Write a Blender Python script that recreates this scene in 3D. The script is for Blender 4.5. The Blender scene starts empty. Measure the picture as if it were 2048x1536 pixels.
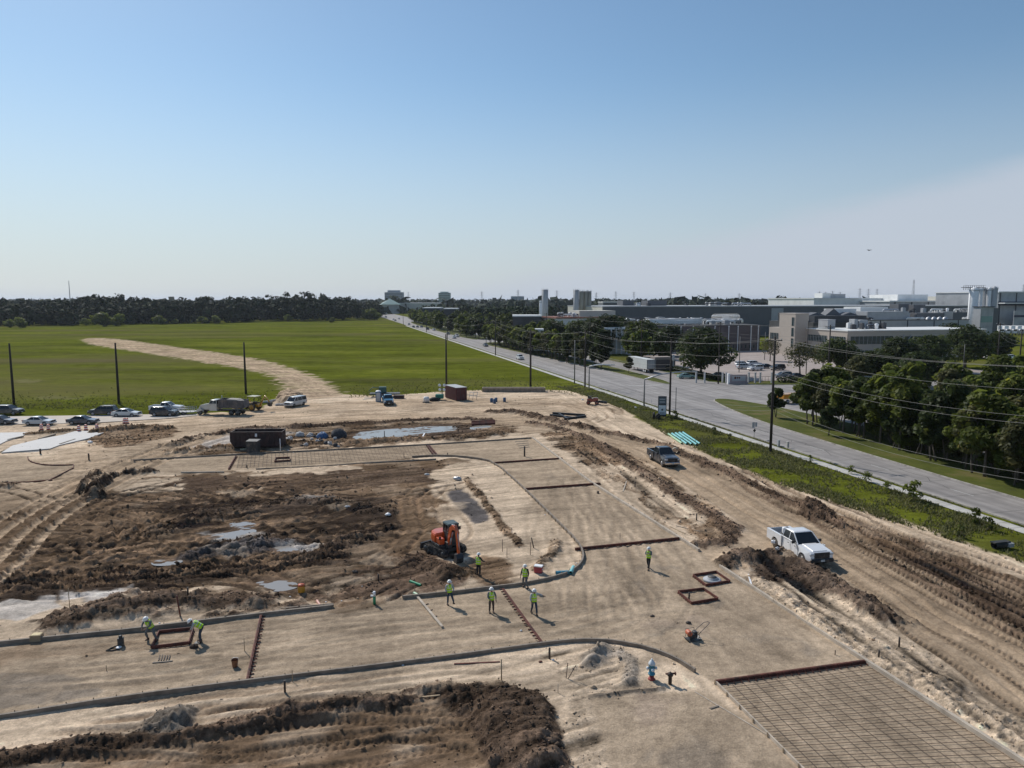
import bpy, bmesh, math, random
import numpy as np
from mathutils import Vector, Matrix, Euler
R = math.radians
SC = bpy.context.scene
COL = SC.collection
rng = np.random.default_rng(7)
random.seed(7)

# ------------------------------------------------------------------ camera
CAM_H = 21.0
FPX = 1447.0
PITCH = math.atan(168.0 / 1447.0)
cd = bpy.data.cameras.new("drone_camera")
cam = bpy.data.objects.new("drone_camera", cd)
COL.objects.link(cam)
cam.location = (0, 0, CAM_H)
cam.rotation_euler = (R(90) - PITCH, 0, 0)
cd.sensor_width = 36.0
cd.lens = 36.0 * FPX / 2048.0
cd.clip_start = 0.5
cd.clip_end = 60000
SC.camera = cam

# ------------------------------------------------------------------ light
SUN_AZ = math.atan2(-0.62, 0.78)      # clockwise from +Y, towards the sun
SUN_EL = R(42)
sd = bpy.data.lights.new("sun", 'SUN')
sun = bpy.data.objects.new("sun", sd)
COL.objects.link(sun)
sd.energy = 3.4
sd.angle = R(0.53)
sd.color = (1.0, 0.955, 0.89)
sdir = Vector((math.sin(SUN_AZ) * math.cos(SUN_EL), math.cos(SUN_AZ) * math.cos(SUN_EL), math.sin(SUN_EL)))
sun.rotation_euler = sdir.to_track_quat('Z', 'Y').to_euler()
sun.location = (0, 0, 60)

W = bpy.data.worlds.new("World")
SC.world = W
W.use_nodes = True
nt = W.node_tree
nt.nodes.clear()
N = nt.nodes.new
L = nt.links.new
out = N('ShaderNodeOutputWorld')
bg = N('ShaderNodeBackground')
sky = N('ShaderNodeTexSky')
sky.sky_type = 'NISHITA'
sky.sun_disc = False
sky.sun_elevation = SUN_EL
sky.sun_rotation = SUN_AZ
sky.altitude = 30
sky.air_density = 1.0
sky.dust_density = 0.35
sky.ozone_density = 1.6
bg.inputs['Strength'].default_value = 0.088
# thin high cloud bank low in the right half of the sky, built from the view direction
tc = N('ShaderNodeTexCoord')
sx = N('ShaderNodeSeparateXYZ')
L(tc.outputs['Generated'], sx.inputs[0])
az = N('ShaderNodeMath'); az.operation = 'ARCTAN2'
L(sx.outputs['X'], az.inputs[0]); L(sx.outputs['Y'], az.inputs[1])
el = N('ShaderNodeMath'); el.operation = 'ARCSINE'
L(sx.outputs['Z'], el.inputs[0])
top = N('ShaderNodeMapRange')          # height of the bank's upper edge by azimuth
top.inputs['From Min'].default_value = R(-6)
top.inputs['From Max'].default_value = R(36)
top.inputs['To Min'].default_value = R(0.2)
top.inputs['To Max'].default_value = R(9.3)
L(az.outputs[0], top.inputs['Value'])
nz = N('ShaderNodeTexNoise')
mp = N('ShaderNodeMapping')
mp.inputs['Scale'].default_value = (3.0, 3.0, 16)
L(tc.outputs['Generated'], mp.inputs[0]); L(mp.outputs[0], nz.inputs[0])
nz.inputs['Scale'].default_value = 2.2
nz.inputs['Detail'].default_value = 7
nz.inputs['Roughness'].default_value = 0.62
nm = N('ShaderNodeMath'); nm.operation = 'MULTIPLY_ADD'
L(nz.outputs['Fac'], nm.inputs[0]); nm.inputs[1].default_value = R(2.0); nm.inputs[2].default_value = R(-1.0)
ta = N('ShaderNodeMath'); ta.operation = 'ADD'
L(top.outputs[0], ta.inputs[0]); L(nm.outputs[0], ta.inputs[1])
df = N('ShaderNodeMath'); df.operation = 'SUBTRACT'
L(ta.outputs[0], df.inputs[0]); L(el.outputs[0], df.inputs[1])
fa = N('ShaderNodeMapRange'); fa.interpolation_type = 'SMOOTHSTEP'
fa.inputs['From Min'].default_value = R(-0.9); fa.inputs['From Max'].default_value = R(1.4)
fa.inputs['To Min'].default_value = 0.0; fa.inputs['To Max'].default_value = 0.72
L(df.outputs[0], fa.inputs['Value'])
# pale moisture haze near the whole horizon
hz_ = N('ShaderNodeMapRange'); hz_.interpolation_type = 'SMOOTHSTEP'
hz_.inputs['From Min'].default_value = R(17.5); hz_.inputs['From Max'].default_value = R(-1)
hz_.inputs['To Min'].default_value = 0.0; hz_.inputs['To Max'].default_value = 0.88
L(el.outputs[0], hz_.inputs['Value'])
mixh = N('ShaderNodeMix'); mixh.data_type = 'RGBA'
tn = N('ShaderNodeMix'); tn.data_type = 'RGBA'; tn.blend_type = 'MULTIPLY'; tn.inputs[0].default_value = 1
L(sky.outputs[0], tn.inputs[6]); tn.inputs[7].default_value = (0.88, 1.00, 1.02, 1)
L(hz_.outputs[0], mixh.inputs[0]); L(tn.outputs[2], mixh.inputs[6])
hc = N('ShaderNodeMix'); hc.data_type = 'RGBA'     # haze is brighter towards the sun
ha = N('ShaderNodeMapRange')
ha.inputs['From Min'].default_value = R(-40); ha.inputs['From Max'].default_value = R(45)
L(az.outputs[0], ha.inputs['Value']); L(ha.outputs[0], hc.inputs[0])
hc.inputs[6].default_value = (6.0, 6.5, 7.0, 1)
hc.inputs[7].default_value = (4.4, 4.9, 5.8, 1)
L(hc.outputs[2], mixh.inputs[7])
mixc = N('ShaderNodeMix'); mixc.data_type = 'RGBA'
L(fa.outputs[0], mixc.inputs[0]); L(mixh.outputs[2], mixc.inputs[6])
mixc.inputs[7].default_value = (5.35, 5.85, 6.75, 1)
L(mixc.outputs[2], bg.inputs['Color'])
L(bg.outputs[0], out.inputs[0])

SC.view_settings.view_transform = 'Standard'
SC.view_settings.look = 'None'
SC.view_settings.gamma = 1
SC.view_settings.exposure = 0.19

# ------------------------------------------------------------------ helpers
_c, _s = math.cos(PITCH), math.sin(PITCH)


def G(px, py, z=0.0):
    """ground point seen at a photograph pixel"""
    u = (px - 1024) / FPX; v = (768 - py) / FPX
    dz = v * _c - _s
    t = (z - CAM_H) / dz
    return (u * t, (_c + v * _s) * t)


def P(px, py, y):
    """point at a known distance y north of the camera"""
    u = (px - 1024) / FPX; v = (768 - py) / FPX
    t = y / (_c + v * _s)
    return Vector((u * t, y, CAM_H + (v * _c - _s) * t))


RD = (-0.2443, 0.9697)        # direction of the boulevard
RN = (0.9697, 0.2443)


def RW(l, s):
    """boulevard frame: l across, s along"""
    return (l * RN[0] + s * RD[0], l * RN[1] + s * RD[1])


def tag(o, label=None, cat=None, group=None, kind=None):
    if label: o['label'] = label
    if cat: o['category'] = cat
    if group: o['group'] = group
    if kind: o['kind'] = kind
    return o


def empty(name, loc, rz=0.0, label=None, cat=None, group=None, scale=None):
    o = bpy.data.objects.new(name, None)
    o.empty_display_size = 0.3
    COL.objects.link(o)
    o.location = loc; o.rotation_euler = (0, 0, rz)
    if scale: o.scale = (scale,) * 3
    return tag(o, label, cat, group)


def dup(root, loc=None, rz=None, label=None, scale=None):
    r = root.copy(); COL.objects.link(r)
    if loc is not None: r.location = loc
    if rz is not None: r.rotation_euler = (0, 0, rz)
    if scale is not None: r.scale = scale if hasattr(scale, '__len__') else (scale,) * 3
    if label: r['label'] = label
    for ch in root.children:
        c = ch.copy(); COL.objects.link(c); c.parent = r
        for g in ch.children:
            d = g.copy(); COL.objects.link(d); d.parent = c
    return r


class MB:
    """collects shapes, builds them as one mesh object"""
    def __init__(self): self.v = []; self.f = []; self.m = []; self.sm = []
    def add(self, vs, fs, m=0, smooth=False):
        b = len(self.v); self.v += [tuple(q) for q in vs]
        for f in fs: self.f.append([b + i for i in f]); self.m.append(m); self.sm.append(smooth)
        return self
    def box(self, c, s, rot=(0, 0, 0), m=0, taper=1.0, tx=None):
        M_ = Euler(rot).to_matrix(); vs = []
        tx = taper if tx is None else tx
        for z in (-.5, .5):
            k = 1 if z < 0 else taper; kx = 1 if z < 0 else tx
            for x, y in ((-.5, -.5), (.5, -.5), (.5, .5), (-.5, .5)):
                vs.append(Vector(c) + M_ @ Vector((x * s[0] * kx, y * s[1] * k, z * s[2])))
        return self.add(vs, [(0, 3, 2, 1), (4, 5, 6, 7), (0, 1, 5, 4), (1, 2, 6, 5), (2, 3, 7, 6), (3, 0, 4, 7)], m)
    def bar(self, a, b, w, h, m=0, up=(0, 0, 1)):
        a, b = Vector(a), Vector(b); d = (b - a)
        x = d.normalized(); y = Vector(up).cross(x)
        if y.length < 1e-4: y = Vector((1, 0, 0)).cross(x)
        y.normalize(); z = x.cross(y); vs = []
        for q in (a, b):
            for i, j in ((-1, -1), (1, -1), (1, 1), (-1, 1)):
                vs.append(q + y * (i * w / 2) + z * (j * h / 2))
        return self.add(vs, [(0, 3, 2, 1), (4, 5, 6, 7), (0, 1, 5, 4), (1, 2, 6, 5), (2, 3, 7, 6), (3, 0, 4, 7)], m)
    def tube(self, pts, r, n=8, m=0, cap=True, smooth=True, flat=1.0):
        pts = [Vector(q) for q in pts]; k = len(pts)
        rs = r if hasattr(r, '__len__') else [r] * k
        vs = []; pv = None
        for i, q in enumerate(pts):
            d = (pts[min(i + 1, k - 1)] - pts[max(i - 1, 0)]).normalized()
            if pv is None:
                u = d.orthogonal().normalized()
                if abs(d.z) < .9: u = Vector((0, 0, 1)).cross(d).normalized()
            else:
                u = (pv - d * pv.dot(d)).normalized()
            w = d.cross(u); pv = u
            for j in range(n):
                a = 2 * math.pi * j / n
                vs.append(q + u * (math.cos(a) * rs[i]) + w * (math.sin(a) * rs[i] * flat))
        fs = [(i * n + j, i * n + (j + 1) % n, (i + 1) * n + (j + 1) % n, (i + 1) * n + j) for i in range(k - 1) for j in range(n)]
        self.add(vs, fs, m, smooth)
        if cap:
            b = len(self.v) - k * n
            self.f.append([b + j for j in range(n)][::-1]); self.m.append(m); self.sm.append(False)
            self.f.append([b + (k - 1) * n + j for j in range(n)]); self.m.append(m); self.sm.append(False)
        return self
    def lathe(self, c, prof, n=16, m=0, axis=(0, 0, 1)):
        c = Vector(c); ax = Vector(axis).normalized()
        return self.tube([c + ax * z for r_, z in prof], [max(r_, .001) for r_, z in prof], n, m)
    def ring(self, secs, m=0, cap=True, smooth=True):
        """loft through closed sections given as lists of points"""
        n = len(secs[0]); b = len(self.v)
        for s_ in secs: self.v += [tuple(q) for q in s_]
        for i in range(len(secs) - 1):
            for j in range(n):
                self.f.append([b + i * n + j, b + i * n + (j + 1) % n, b + (i + 1) * n + (j + 1) % n, b + (i + 1) * n + j]); self.m.append(m); self.sm.append(smooth)
        if cap:
            self.f.append([b + j for j in range(n)][::-1]); self.m.append(m); self.sm.append(False)
            self.f.append([b + (len(secs) - 1) * n + j for j in range(n)]); self.m.append(m); self.sm.append(False)
        return self
    def prism(self, poly, y0, y1, m=0, axis='y', smooth=False):
        """poly in the (x, z) plane extruded along y (or in (y,z) along x, or (x,y) along z)"""
        n = len(poly); vs = []
        for e in (y0, y1):
            for a, b in poly:
                vs.append((a, e, b) if axis == 'y' else (e, a, b) if axis == 'x' else (a, b, e))
        fs = [tuple(range(n)), tuple(range(2 * n - 1, n - 1, -1))]
        fs += [(j, n + j, n + (j + 1) % n, (j + 1) % n) for j in range(n)]
        return self.add(vs, fs, m, smooth)
    def ball(self, c, r, seg=10, rings=7, m=0, z0=-1.0):
        c = Vector(c); r = r if hasattr(r, '__len__') else (r, r, r); secs = []
        for i in range(rings + 1):
            a = math.asin(z0) + (math.pi / 2 - math.asin(z0)) * i / rings
            k = max(math.cos(a), .02)
            secs.append([c + Vector((math.cos(t) * r[0] * k, math.sin(t) * r[1] * k, math.sin(a) * r[2])) for t in [2 * math.pi * j / seg for j in range(seg)]])
        return self.ring(secs, m)
    def build(self, name, mats, parent=None, bevel=0.0, seg=1):
        me = bpy.data.meshes.new(name)
        me.from_pydata(self.v, [], self.f)
        for mt in (mats if isinstance(mats, (list, tuple)) else [mats]): me.materials.append(mt)
        me.polygons.foreach_set('material_index', self.m)
        me.polygons.foreach_set('use_smooth', self.sm)
        bm = bmesh.new(); bm.from_mesh(me)
        bmesh.ops.recalc_face_normals(bm, faces=bm.faces[:])
        if bevel > 0:
            es = [e for e in bm.edges if len(e.link_faces) == 2 and e.calc_face_angle(0) > 0.6]
            bmesh.ops.bevel(bm, geom=es, offset=bevel, segments=seg, affect='EDGES', clamp_overlap=True)
        bm.to_mesh(me); bm.free()
        o = bpy.data.objects.new(name, me)
        COL.objects.link(o)
        if parent: o.parent = parent
        return o


def np_mesh(name, V, F, mat, color=None, cname='tint', smooth=False, parent=None, extra=None):
    """fast mesh from arrays; F is (n,3) or (n,4)"""
    me = bpy.data.meshes.new(name)
    V = np.asarray(V, np.float32); F = np.asarray(F, np.int32); k = F.shape[1]
    me.vertices.add(len(V)); me.vertices.foreach_set('co', V.ravel())
    me.loops.add(F.size); me.loops.foreach_set('vertex_index', F.ravel())
    me.polygons.add(len(F))
    me.polygons.foreach_set('loop_start', np.arange(0, F.size, k, dtype=np.int32))
    if smooth: me.polygons.foreach_set('use_smooth', np.ones(len(F), bool))
    me.update(calc_edges=True)
    if color is not None:
        ca = me.color_attributes.new(cname, 'FLOAT_COLOR', 'POINT')
        c4 = np.ones((len(V), 4), np.float32); c4[:, :color.shape[1]] = color
        ca.data.foreach_set('color', c4.ravel())
    if extra:
        for nme, arr in extra.items():
            at = me.attributes.new(nme, 'FLOAT', 'POINT')
            at.data.foreach_set('value', np.asarray(arr, np.float32))
    me.materials.append(mat)
    o = bpy.data.objects.new(name, me); COL.objects.link(o)
    if parent: o.parent = parent
    return o


# ------------------------------------------------------------------ materials
def newmat(name):
    m = bpy.data.materials.new(name); m.use_nodes = True
    t = m.node_tree; b = t.nodes['Principled BSDF']
    return m, t, b


def noise_node(t, scale, detail=4, rough=.55, vec='Object', stretch=None):
    tc = t.nodes.new('ShaderNodeTexCoord'); n = t.nodes.new('ShaderNodeTexNoise')
    n.inputs['Scale'].default_value = scale; n.inputs['Detail'].default_value = detail; n.inputs['Roughness'].default_value = rough
    if stretch:
        mp = t.nodes.new('ShaderNodeMapping'); mp.inputs['Scale'].default_value = stretch[:3]
        if len(stretch) > 3: mp.inputs['Rotation'].default_value = (0, 0, stretch[3])
        t.links.new(tc.outputs[vec], mp.inputs[0]); t.links.new(mp.outputs[0], n.inputs[0])
    else:
        t.links.new(tc.outputs[vec], n.inputs[0])
    return n


_mc = {}


def mat(name, rgb, rough=.6, metal=0.0, var=.18, scale=3.0, bump=0.0, bscale=25.0, dirt=None, coat=0.0, emit=None):
    if name in _mc: return _mc[name]
    m, t, b = newmat(name)
    b.inputs['Roughness'].default_value = rough; b.inputs['Metallic'].default_value = metal
    if coat: b.inputs['Coat Weight'].default_value = coat; b.inputs['Coat Roughness'].default_value = .08
    n = noise_node(t, scale)
    mr = t.nodes.new('ShaderNodeMapRange'); mr.inputs['From Min'].default_value = .3; mr.inputs['From Max'].default_value = .7
    mr.inputs['To Min'].default_value = 1 - var; mr.inputs['To Max'].default_value = 1 + var
    t.links.new(n.outputs['Fac'], mr.inputs[0])
    mx = t.nodes.new('ShaderNodeMix'); mx.data_type = 'RGBA'; mx.blend_type = 'MULTIPLY'; mx.inputs[0].default_value = 1
    mx.inputs[6].default_value = (*rgb, 1)
    t.links.new(mr.outputs[0], mx.inputs[7])
    last = mx.outputs[2]
    if dirt:
        n2 = noise_node(t, dirt[1], 6, .65)
        r2 = t.nodes.new('ShaderNodeMapRange'); r2.inputs['From Min'].default_value = .48; r2.inputs['From Max'].default_value = .68
        r2.inputs['To Max'].default_value = dirt[2]
        t.links.new(n2.outputs['Fac'], r2.inputs[0])
        m2 = t.nodes.new('ShaderNodeMix'); m2.data_type = 'RGBA'
        t.links.new(r2.outputs[0], m2.inputs[0]); t.links.new(last, m2.inputs[6]); m2.inputs[7].default_value = (*dirt[0], 1)
        last = m2.outputs[2]
    t.links.new(last, b.inputs['Base Color'])
    if bump:
        nb = noise_node(t, bscale, 5, .6); bp = t.nodes.new('ShaderNodeBump')
        bp.inputs['Strength'].default_value = bump; bp.inputs['Distance'].default_value = .05
        t.links.new(nb.outputs['Fac'], bp.inputs['Height']); t.links.new(bp.outputs[0], b.inputs['Normal'])
    if emit:
        b.inputs['Emission Color'].default_value = (*rgb, 1); b.inputs['Emission Strength'].default_value = emit
    _mc[name] = m
    return m


DUST = (.36, .29, .22)
# ------------------------------------------------------------------ terrain
_tab = rng.random((512, 512)).astype(np.float32)


def vn(x, y, seed=0):
    x = np.asarray(x, np.float64) + seed * 37.31; y = np.asarray(y, np.float64) + seed * 91.7
    xi = np.floor(x).astype(np.int64); yi = np.floor(y).astype(np.int64)
    fx = x - xi; fy = y - yi
    fx = fx * fx * (3 - 2 * fx); fy = fy * fy * (3 - 2 * fy)
    a = _tab[xi & 511, yi & 511]; b = _tab[(xi + 1) & 511, yi & 511]
    c = _tab[xi & 511, (yi + 1) & 511]; d = _tab[(xi + 1) & 511, (yi + 1) & 511]
    return (a * (1 - fx) + b * fx) * (1 - fy) + (c * (1 - fx) + d * fx) * fy


def fbm(x, y, f, o=4, seed=0, g=.5):
    s = 0; a = 1; t = 0
    for i in range(o):
        s = s + a * vn(x * f * 2 ** i, y * f * 2 ** i, seed + i * 3); t += a; a *= g
    return s / t


def sstep(a, b, x):
    t = np.clip((x - a) / (b - a), 0, 1); return t * t * (3 - 2 * t)


ys_f = [26.0]
while ys_f[-1] < 450: ys_f.append(ys_f[-1] * 1.0031)
ys_n = list(np.linspace(-160, 25.6, 14))
ys_o = []; yv = ys_f[-1]
while yv < 16000: yv *= 1.13; ys_o.append(yv)
YS = np.array(ys_n + ys_f + ys_o)
tf = np.arange(-0.80, 0.8001, 0.0025)
te = np.array([.83, .88, .95, 1.05, 1.25, 1.6, 2.2, 3.2, 5, 8, 14])
TS = np.concatenate([-te[::-1], tf, te])
NY, NT = len(YS), len(TS)
WY = np.maximum(YS, 26.0)
X = (TS[None, :] * WY[:, None]).ravel(); Y = np.repeat(YS, NT)
Hh = np.zeros(X.size); RG = np.zeros(X.size)            # height, roughness of the surface
CL = np.zeros((X.size, 3)); GR = np.ones(X.size)        # soil colour, grass cover
CLOD = np.zeros(X.size)                                  # where loose clods lie
WET = np.zeros(X.size)

SAND = np.array((.56, .455, .35)); BASE = np.array((.385, .31, .235)); TAN = np.array((.405, .315, .23))
MID = np.array((.185, .130, .088)); MUD = np.array((.048, .034, .025)); DRK = np.array((.078, .053, .037))
SAND, BASE, TAN, MID = (q * np.array((1.07, 1.02, .95)) for q in (SAND, BASE, TAN, MID))
MID = MID * .88; MUD = MUD * 1.25; DRK = DRK * 1.35
GRAV = np.array((.215, .19, .18)); GREYB = np.array((.30, .25, .20)); PALE = np.array((.60, .54, .48)); PINK = np.array((.47, .36, .28))
CL[:] = SAND


def wpts(px): return np.array([G(*q) for q in px])


def chaikin(p, k=2, closed=False):
    for _ in range(k):
        if closed: a = p; b = np.roll(p, -1, 0)
        else: a = p[:-1]; b = p[1:]
        q = np.empty((2 * len(a), 2)); q[0::2] = .75 * a + .25 * b; q[1::2] = .25 * a + .75 * b
        if not closed: q = np.vstack([p[:1], q, p[-1:]])
        p = q
    return p


def near(p, mrg):
    lo = p.min(0) - mrg; hi = p.max(0) + mrg
    r0, r1 = np.searchsorted(YS, [max(lo[1], 26), min(hi[1], 450)])
    sl = np.arange(r0 * NT, r1 * NT)
    return sl[(X[sl] > lo[0]) & (X[sl] < hi[0])]


def pdist(x, y, p, closed=False):
    """distance to a polyline, arc position, signed side"""
    best = np.full(x.size, 1e9); S = np.zeros(x.size); D = np.zeros(x.size); acc = 0
    n = len(p) if closed else len(p) - 1
    for i in range(n):
        a = p[i]; b = p[(i + 1) % len(p)]; d = b - a; L_ = math.hypot(*d)
        if L_ < 1e-6: continue
        t = np.clip(((x - a[0]) * d[0] + (y - a[1]) * d[1]) / L_ ** 2, 0, 1)
        ex = x - a[0] - t * d[0]; ey = y - a[1] - t * d[1]; q = ex * ex + ey * ey
        m_ = q < best
        best[m_] = q[m_]; S[m_] = acc + t[m_] * L_; D[m_] = (d[0] * ey - d[1] * ex)[m_]; acc += L_
    r = np.sqrt(best)
    return r, S, np.sign(D) * r


def inside(x, y, p):
    c = np.zeros(x.size, bool); n = len(p)
    for i in range(n):
        x1, y1 = p[i]; x2, y2 = p[(i + 1) % n]
        if y1 == y2: continue
        m_ = (y1 > y) != (y2 > y)
        c ^= m_ & (x < (x2 - x1) * (y - y1) / (y2 - y1) + x1)
    return c


def sdist(x, y, p):
    r, _, _ = pdist(x, y, p, True)
    return np.where(inside(x, y, p), r, -r)


def fill(px, col, rough=.0, clod=0., edge=.5, warp=.8, k=1., wet=0., smooth=1, grass=0., lift=0., patch=0., h0=None):
    p = wpts(px)
    if smooth: p = chaikin(p, smooth, True)
    i = near(p, 3)
    x = X[i]; y = Y[i]
    if warp:
        wx = x + warp * (fbm(x, y, .6, 3, 5) - .5) * 4; wy = y + warp * (fbm(x, y, .6, 3, 9) - .5) * 4
    else: wx, wy = x, y
    d = sdist(wx, wy, p)
    m = sstep(-edge, edge, d) * k
    if patch: m = m * (1 - patch * sstep(.42, .62, fbm(x, y, .35, 4, 31)))
    CL[i] += (np.asarray(col) - CL[i]) * m[:, None]
    RG[i] += (rough - RG[i]) * m
    CLOD[i] += (clod - CLOD[i]) * m
    WET[i] += (wet - WET[i]) * m
    GR[i] += (grass - GR[i]) * m
    if lift: Hh[i] += lift * sstep(-edge, edge * 3, d)
    if h0 is not None: Hh[i] += (h0 - Hh[i]) * m
    return p


def lane(px, width, col, k=.85, streak=.5, rough=.01, flat=1., edge=.7):
    """a driven lane with longitudinal streaks"""
    p = chaikin(wpts(px), 3); i = near(p, width)
    r, s, d = pdist(X[i], Y[i], p)
    dd = d + .5 * (vn(s * .12, d * .1, 4) - .5)
    m = sstep(width / 2 + edge, width / 2 - edge, r) * k
    st = .6 * vn(dd * 1.3, s * .05, 3) + .4 * vn(dd * 4, s * .12, 8)
    c = np.asarray(col)[None] * (1 - streak * (st - .45))[:, None]
    CL[i] += (c - CL[i]) * m[:, None]
    RG[i] += (rough - RG[i]) * m * flat; CLOD[i] *= (1 - m); GR[i] *= (1 - m)
    Hh[i] = Hh[i] * (1 - m * flat) - .05 * m * (st - .5)
    return p


def track(px, gauge=1.9, w=.42, depth=.06, col=None, k=.6, cleat=0., offs=(0,), per=.42, wob=.15):
    p = chaikin(wpts(px), 3)
    i = near(p, max(abs(o) for o in offs) + 3)
    r, s, d = pdist(X[i], Y[i], p)
    d = d + wob * (vn(s * .2, s * 0 + 3.3, 6) - .5) * 4
    endf = sstep(0, 2, s) * sstep(0, 2, s.max() - s)
    for o in offs:
        for g in (-gauge / 2, gauge / 2):
            q = np.abs(d - o - g)
            m = sstep(w / 2 + .12, w / 2 - .08, q) * endf
            bank = np.exp(-((q - w / 2 - .16) / .12) ** 2) * endf
            Hh[i] += -depth * m + depth * .75 * bank
            if cleat:
                ph = (s + np.abs(d - o - g) * .8) / per
                wv = sstep(-.35, .5, np.sin(2 * math.pi * ph))
                Hh[i] += cleat * m * (wv - .5)
            if col is not None: CL[i] += (np.asarray(col) - CL[i]) * (m * k)[:, None]


def ridge(px, w, h, col=None, k=.95, rough=.14, clod=1., brk=.5, grass=0.):
    p = chaikin(wpts(px), 2); i = near(p, w * 2.2)
    x = X[i]; y = Y[i]
    wx = x + (fbm(x, y, .8, 3, 15) - .5) * w * .9; wy = y + (fbm(x, y, .8, 3, 19) - .5) * w * .9
    r, s, d = pdist(wx, wy, p)
    a = (1 - brk + brk * 1.6 * vn(s * .35, s * 0, 12))
    m = np.exp(-(r / (w * .5)) ** 2 * 1.1)
    Hh[i] += h * m * a
    mc = sstep(.18, .5, m)
    if col is not None: CL[i] += (np.asarray(col) - CL[i]) * (mc * k)[:, None]
    RG[i] += (rough - RG[i]) * mc; CLOD[i] = np.maximum(CLOD[i], clod * mc); GR[i] *= 1 - mc


def mound(px, h, col=None, rough=.15, clod=1., edge=1.2, k=.95):
    p = chaikin(wpts(px), 1, True); i = near(p, 3); x = X[i]; y = Y[i]
    wx = x + (fbm(x, y, .7, 3, 25) - .5) * 1.6; wy = y + (fbm(x, y, .7, 3, 29) - .5) * 1.6
    d = sdist(wx, wy, p)
    Hh[i] += h * sstep(-.15, edge, d) * (.55 + .9 * fbm(x, y, .5, 3, 33))
    m = sstep(-.25, .2, d)
    if col is not None: CL[i] += (np.asarray(col) - CL[i]) * (m * k)[:, None]
    RG[i] += (rough - RG[i]) * m; CLOD[i] = np.maximum(CLOD[i], clod * m); GR[i] *= 1 - m


# --- bare soil of the building site; everything else is grass
SITE = [(-900, 872), (-250, 850), (0, 846), (380, 832), (400, 826), (520, 822), (545, 800), (560, 790), (690, 788), (760, 792),
        (930, 780), (1090, 779), (1150, 782), (1185, 796), (1235, 806), (1262, 830), (1330, 866), (1400, 898), (1540, 962), (1650, 990), (1800, 1040), (1950, 1090),
        (2048, 1132), (2400, 1262), (2600, 1700), (1024, 1900), (-600, 1700), (-900, 1200)]
fill(SITE, SAND, .03, .03, edge=.6, warp=.5, patch=0)
fill([(158, 680), (185, 675), (245, 679), (330, 691), (440, 706), (515, 718), (580, 736), (640, 757), (668, 772), (695, 795), (560, 795), (574, 776), (548, 752), (500, 739), (400, 723), (290, 705), (200, 693)],
     TAN * 1.12, .05, 0, edge=1.2, warp=1.8, patch=.25)
track([(170, 680), (260, 690), (400, 713), (520, 735), (590, 760), (630, 795)], 2.2, .7, .05, TAN * .8, .7, offs=(-4, -1, 2.5), wob=.5)
fill([(150, 800), (60, 797), (110, 790), (175, 795)], PALE * .8, .04, 0, edge=1, warp=1.5, k=.35, grass=.75)
fill([(20, 760), (60, 757), (90, 762), (50, 768)], PALE * .8, .04, 0, edge=1, warp=1.5, k=.35, grass=.75)

# --- zones of different soil
fill([(400, 828), (700, 800), (1000, 795), (1200, 800), (1300, 860), (1000, 870), (600, 880), (300, 930), (100, 1000), (-100, 1090), (-200, 1000), (200, 880)], TAN * .98, .04, .05, warp=1, k=.8, patch=.4)
fill([(-400, 1040), (0, 1000), (150, 975), (330, 950), (560, 940), (860, 915), (985, 930), (960, 1000), (870, 1060), (900, 1100), (800, 1130), (700, 1180), (400, 1185), (0, 1215), (-400, 1260)],
     MID * .95, .055, .15, warp=1.4, patch=.2)
fill([(200, 965), (300, 955), (420, 960), (340, 985), (220, 990)], SAND * .95, .04, .05, warp=1)
fill([(870, 950), (985, 930), (1050, 985), (1150, 1090), (1160, 1130), (1050, 1160), (950, 1080), (905, 1010), (860, 985)], SAND * .95, .03, .03, warp=.6)
fill([(315, 1010), (450, 985), (560, 975), (700, 985), (790, 1012), (795, 1055), (720, 1085), (600, 1115), (480, 1128), (380, 1125), (310, 1100), (350, 1060)], MUD * .93, .06, .12, warp=1.5, wet=.4, patch=.12)
fill([(330, 962), (450, 950), (600, 948), (760, 938), (860, 930), (880, 955), (850, 972), (600, 975), (480, 990), (380, 985)], DRK * 1.0, .06, .15, warp=1.2, patch=.2)
fill([(-300, 1185), (-50, 1160), (120, 1140), (300, 1128), (430, 1122), (600, 1105), (700, 1098), (725, 1112), (600, 1140), (450, 1165), (250, 1183), (80, 1203), (-300, 1240)], MUD * 1.05, .07, .4, warp=.8, wet=.3)
fill([(-400, 1040), (-60, 1000), (60, 990), (180, 985), (260, 1000), (200, 1060), (60, 1140), (-100, 1200), (-400, 1260)], MID * .9, .05, .1, warp=1.2, k=.85, patch=.2)
fill([(0, 1140), (100, 1090), (250, 1060), (330, 1075), (330, 1120), (150, 1140)], MID * .78, .08, .2, warp=1.2, k=.7)
fill([(620, 1200), (650, 1160), (760, 1140), (820, 1110), (900, 1100), (925, 1140), (960, 1150), (900, 1180), (810, 1192), (700, 1215)], DRK * 1.35, .10, .5, warp=.9)
fill([(930, 1120), (1000, 1110), (1045, 1160), (985, 1175), (940, 1165)], MID * 1.25, .06, .2, warp=.6)
fill([(890, 985), (925, 975), (985, 1036), (958, 1050), (935, 1042)], GRAV * .62, .03, .1, warp=.25, edge=.2)
fill([(640, 850), (900, 836), (1010, 842), (1055, 868), (860, 885), (640, 899), (430, 912), (300, 915), (420, 885), (560, 860)], MID * .80, .12, .35, warp=1.2, patch=.3)
fill([(700, 860), (900, 845), (985, 852), (900, 878), (700, 888)], MUD * 1.4, .10, .4, warp=1, wet=.5, patch=.3)
fill([(1070, 860), (1200, 868), (1300, 925), (1400, 1000), (1480, 1060), (1450, 1085), (1410, 1095), (1260, 985), (1110, 890)], MID * 1.15, .13, .5, warp=.8, patch=.2)
fill([(1180, 925), (1290, 945), (1380, 1005), (1425, 1045), (1380, 1060), (1290, 990)], SAND * .9, .06, .2, warp=1.1, patch=.3)
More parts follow.
